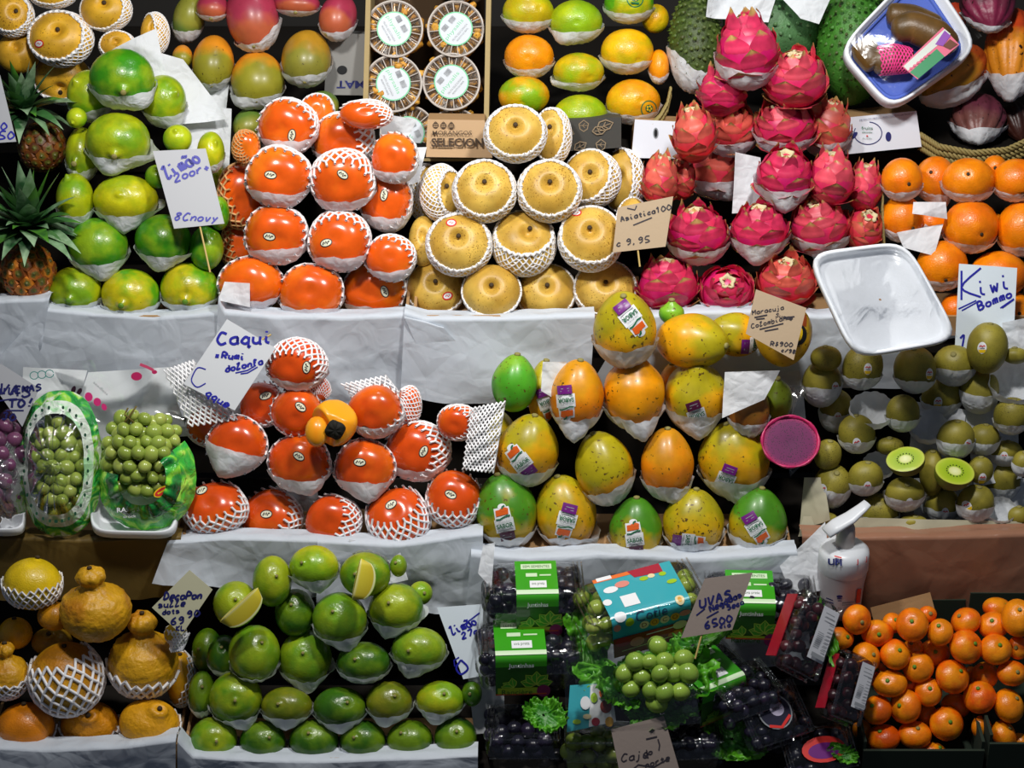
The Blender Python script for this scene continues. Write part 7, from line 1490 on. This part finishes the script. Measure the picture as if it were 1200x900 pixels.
for i, (lab, x, y, w, h, off, tl) in enumerate([('curly lettuce leaf on top of the dark bottom left punnet', 637, 838, 26, 22, -.105, (0, .6)), ('lettuce leaf between the green banded and teal punnets', 690, 745, 26, 45, -.02, (0, .4)), ('lettuce leaf under the teal banded punnet', 740, 790, 60, 26, -.045, (0, .6)),
        ('bright lettuce leaf right of the loose green grapes', 800, 790, 34, 44, -.055, (-.2, .5)), ('lettuce leaf below the loose green grapes', 776, 836, 44, 22, -.070, (0, .7)), ('lettuce leaf left of the loose green grapes', 726, 812, 26, 24, -.075, (.2, .5)),
        ('lettuce frill between red-sided punnet and mandarins', 966, 742, 12, 36, -.03, (.3, .3)), ('lettuce frill at bottom right beside the mandarin crate', 988, 884, 16, 12, -.05, (0, .5)), ('dark lettuce scrap at bottom between dark punnets', 858, 866, 40, 24, -.04, (0, .4)), ('lettuce leaf behind the diagonal green band punnet', 812, 756, 30, 22, -.04, (0, .6))]):
    lettuce(lab, x, y, w, h, off, 80 + i, tl)
# passion fruit style yellow fruit wrap with a black round sticker, behind the kraft card
c, hw = settle(918, 392, 34, 38, T2, .0, .8); root = empty('yellow_melon', c - np.array([0, 0, hw[1]]), 'yellow fruit with black round sticker behind the lower kraft card', 'fruit')
b, tip, F = body('soursop', c, hw, (0, 1, .2), 0, 'papaya', '#d8a81c', '#b8961c', .42, root, 'skin', res=(30, 26))
decal(b, c, xf([shp_quad([(.000, .012), (.014, .012), (.014, .034), (.002, .034)], 4), shp_ellipse(.004, -.0005, .0125, .014, 0, 20, 3), shp_ellipse(.006, .0005, .004, .009, 1, 12, 2), shp_ellipse(.001, -.002, .005, .004, 1, 12, 2)], -8, 1.0, (.012, .0)), [BLACK, SM[7], SM[7], SM[2], plain('sticker_brown', '#8a3c14', .4)], root)

# ------------------------------------------------------------------ soap dispenser
SOAP = plain('soap_bottle', '#c4c0c4', .4, sub=0); CAPW = plain('white_cap', '#d9dde2', .35)
cS = at_y(983, 716, T2.y - .085); zs = cS[2]; top_z = at_y(985, 642, T2.y - .085)[2]; Hs = top_z - zs; u = 1.12e-3
root = empty('soap_dispenser', cS, 'white pump soap dispenser standing before the kiwi tray', 'dispenser')
V, Q, t = lathe([(.018, 0), (.026, .002), (.0285, .012), (.029, .03), (.030, .05), (.032, .065), (.0325, .072)], 40, cap1=False); bb = mob('bottle', V, Q, t, SOAP, root, cS)
V, Q, t = lathe([(.0325, .071), (.0335, .073), (.0335, .094), (.0325, .100), (.026, .106), (.014, .108)], 40, cap0=False); cp = mob('cap', V, Q, t, CAPW, root, cS)
V, Q, t = lathe([(.0125, .107), (.0125, .126), (.0115, .135), (.0095, .139)], 24, cap0=False); mob('pump_stem', V, Q, t, plain('pump_stem_plastic', '#b8b0aa', .4), root, cS)
pth = np.array([(-.028, -.012, .134), (-.014, -.006, .142), (.004, 0, .150), (.020, .008, .160), (.027, .012, .165)]); V, Q, t = sweep(pth, [.0115, .013, .012, .009, .0075], 14, flat=.42); mob('pump_nozzle', V, Q, t, CAPW, root, cS)
sc_ = cS + np.array([0, 0, .085])
decal(cp, sc_, [shp_text('UPI', -.016, -.002, .009, 0, .017, bold=.04), shp_text('J', .013, -.002, .008, 1, bold=.03), shp_text('J', .026, .001, .008, 1, bold=.03), shp_line([(-.017, .006), (-.008, .004)], .0018, 1)], [NAVY, SM[2]], root, 'lettering', lift=.0018)
decal(bb, cS + np.array([0, 0, .03]), [shp_ellipse(-.006, -.002, .004, .002, 0, 10, 1), shp_line([(-.022, -.005), (-.014, -.008)], .0014, 0), shp_line([(-.022, -.009), (-.013, -.012)], .0014, 0), shp_line([(-.009, -.005), (-.003, -.005)], .0012, 0), shp_line([(-.008, -.008), (-.003, -.008)], .0012, 0), shp_rect(.017, -.012, .024, .008, 1, 2), shp_line([(-.002, -.011), (.014, -.010)], .0016, 2), shp_line([(-.002, -.014), (.012, -.013)], .0012, 2)], [NAVY, SM[2], SM[8]], root, 'printing')

# ------------------------------------------------------------------ kiwi tray rim, empty paper cups, mandarin crates
PLEDGE = papermat('chipped_liner', '#b9b49a', .0)
loose('chipped pale liner at the left edge of the kiwi tray', [(944, 560), (966, 560), (974, 610), (940, 622)], T2, -.02, 81, amp=.014, mat=PLEDGE)
loose('chipped pale liner strip along the kiwi tray front', [(944, 606), (1200, 612), (1210, 630), (938, 630)], T2, -.03, 82, amp=.01, mat=PLEDGE)
for lab, x, y, r0, off in (('empty crumpled white paper cup between the kiwis, left', 1022, 480, 25, .0), ('large empty white paper cup at the right edge above kiwis', 1192, 448, 31, .0), ('white paper cup holding no fruit, low centre of the kiwi tray', 1088, 500, 22, .02), ('empty white cup behind the kiwi halves', 1030, 545, 18, .02), ('empty white cup at the lower right of the kiwi tray', 1172, 598, 18, .0)):
    t0 = T2.t(x, y) + off; c = at_depth(x, y, t0); hw = np.array([1, .9, .8]) * r0 * t0 / FPX; root = empty('paper_cup', c - np.array([0, 0, hw[1]]), lab, 'paper cup', 'empty paper cups in the kiwi tray')
    wrap(c, hw, root, (0, -.6, -.8), 100, [(.5, .5, .7)], .2, name='paper')
def crate_px(label, x0, x1, y, zt, depth=.20, mat=None, name='cardboard_crate', h=.04):
    pl = T1; a = at_y(x0, y, pl.y - .05); b = at_y(x1, y, pl.y - .05); zt = a[2]; zb = zt - h; root = empty(name, ((a[0] + b[0]) / 2, pl.y - .05, zb), label, 'crate'); th = .004; yf = pl.y - .05
    sbox('front_panel', a[0], b[0], yf, yf + th, zb, zt, mat or DCARD, None, root); sbox('side_panel', a[0], a[0] + th, yf + th, yf + depth, zb, zt + .012, mat or DCARD, None, root); sbox('side_panel', b[0] - th, b[0], yf + th, yf + depth, zb, zt + .012, mat or DCARD, None, root)
    sbox('back_panel', a[0], b[0], yf + depth - th, yf + depth, zb, zt + .10, mat or DCARD, None, root); sbox('base_panel', a[0] + th, b[0] - th, yf + th, yf + depth - th, zb, zb + .003, mat or DCARD, None, root)
    return root, yf, a, b, zt
G2 = plain('dark_green_card', '#1c2a1c', .8)
rc, yf, a, b, zt = crate_px('dark cardboard crate full of mandarins, left one', 1012, 1154, 880, 0, mat=G2); crate_px('dark cardboard crate full of mandarins, cut by the right edge', 1160, 1300, 872, 0, mat=G2)
loose('brown cardboard flap standing behind the mandarins', [(1020, 712), (1090, 694), (1096, 716), (1024, 728)], T1, .06, 91, amp=.002, mat=CARD)
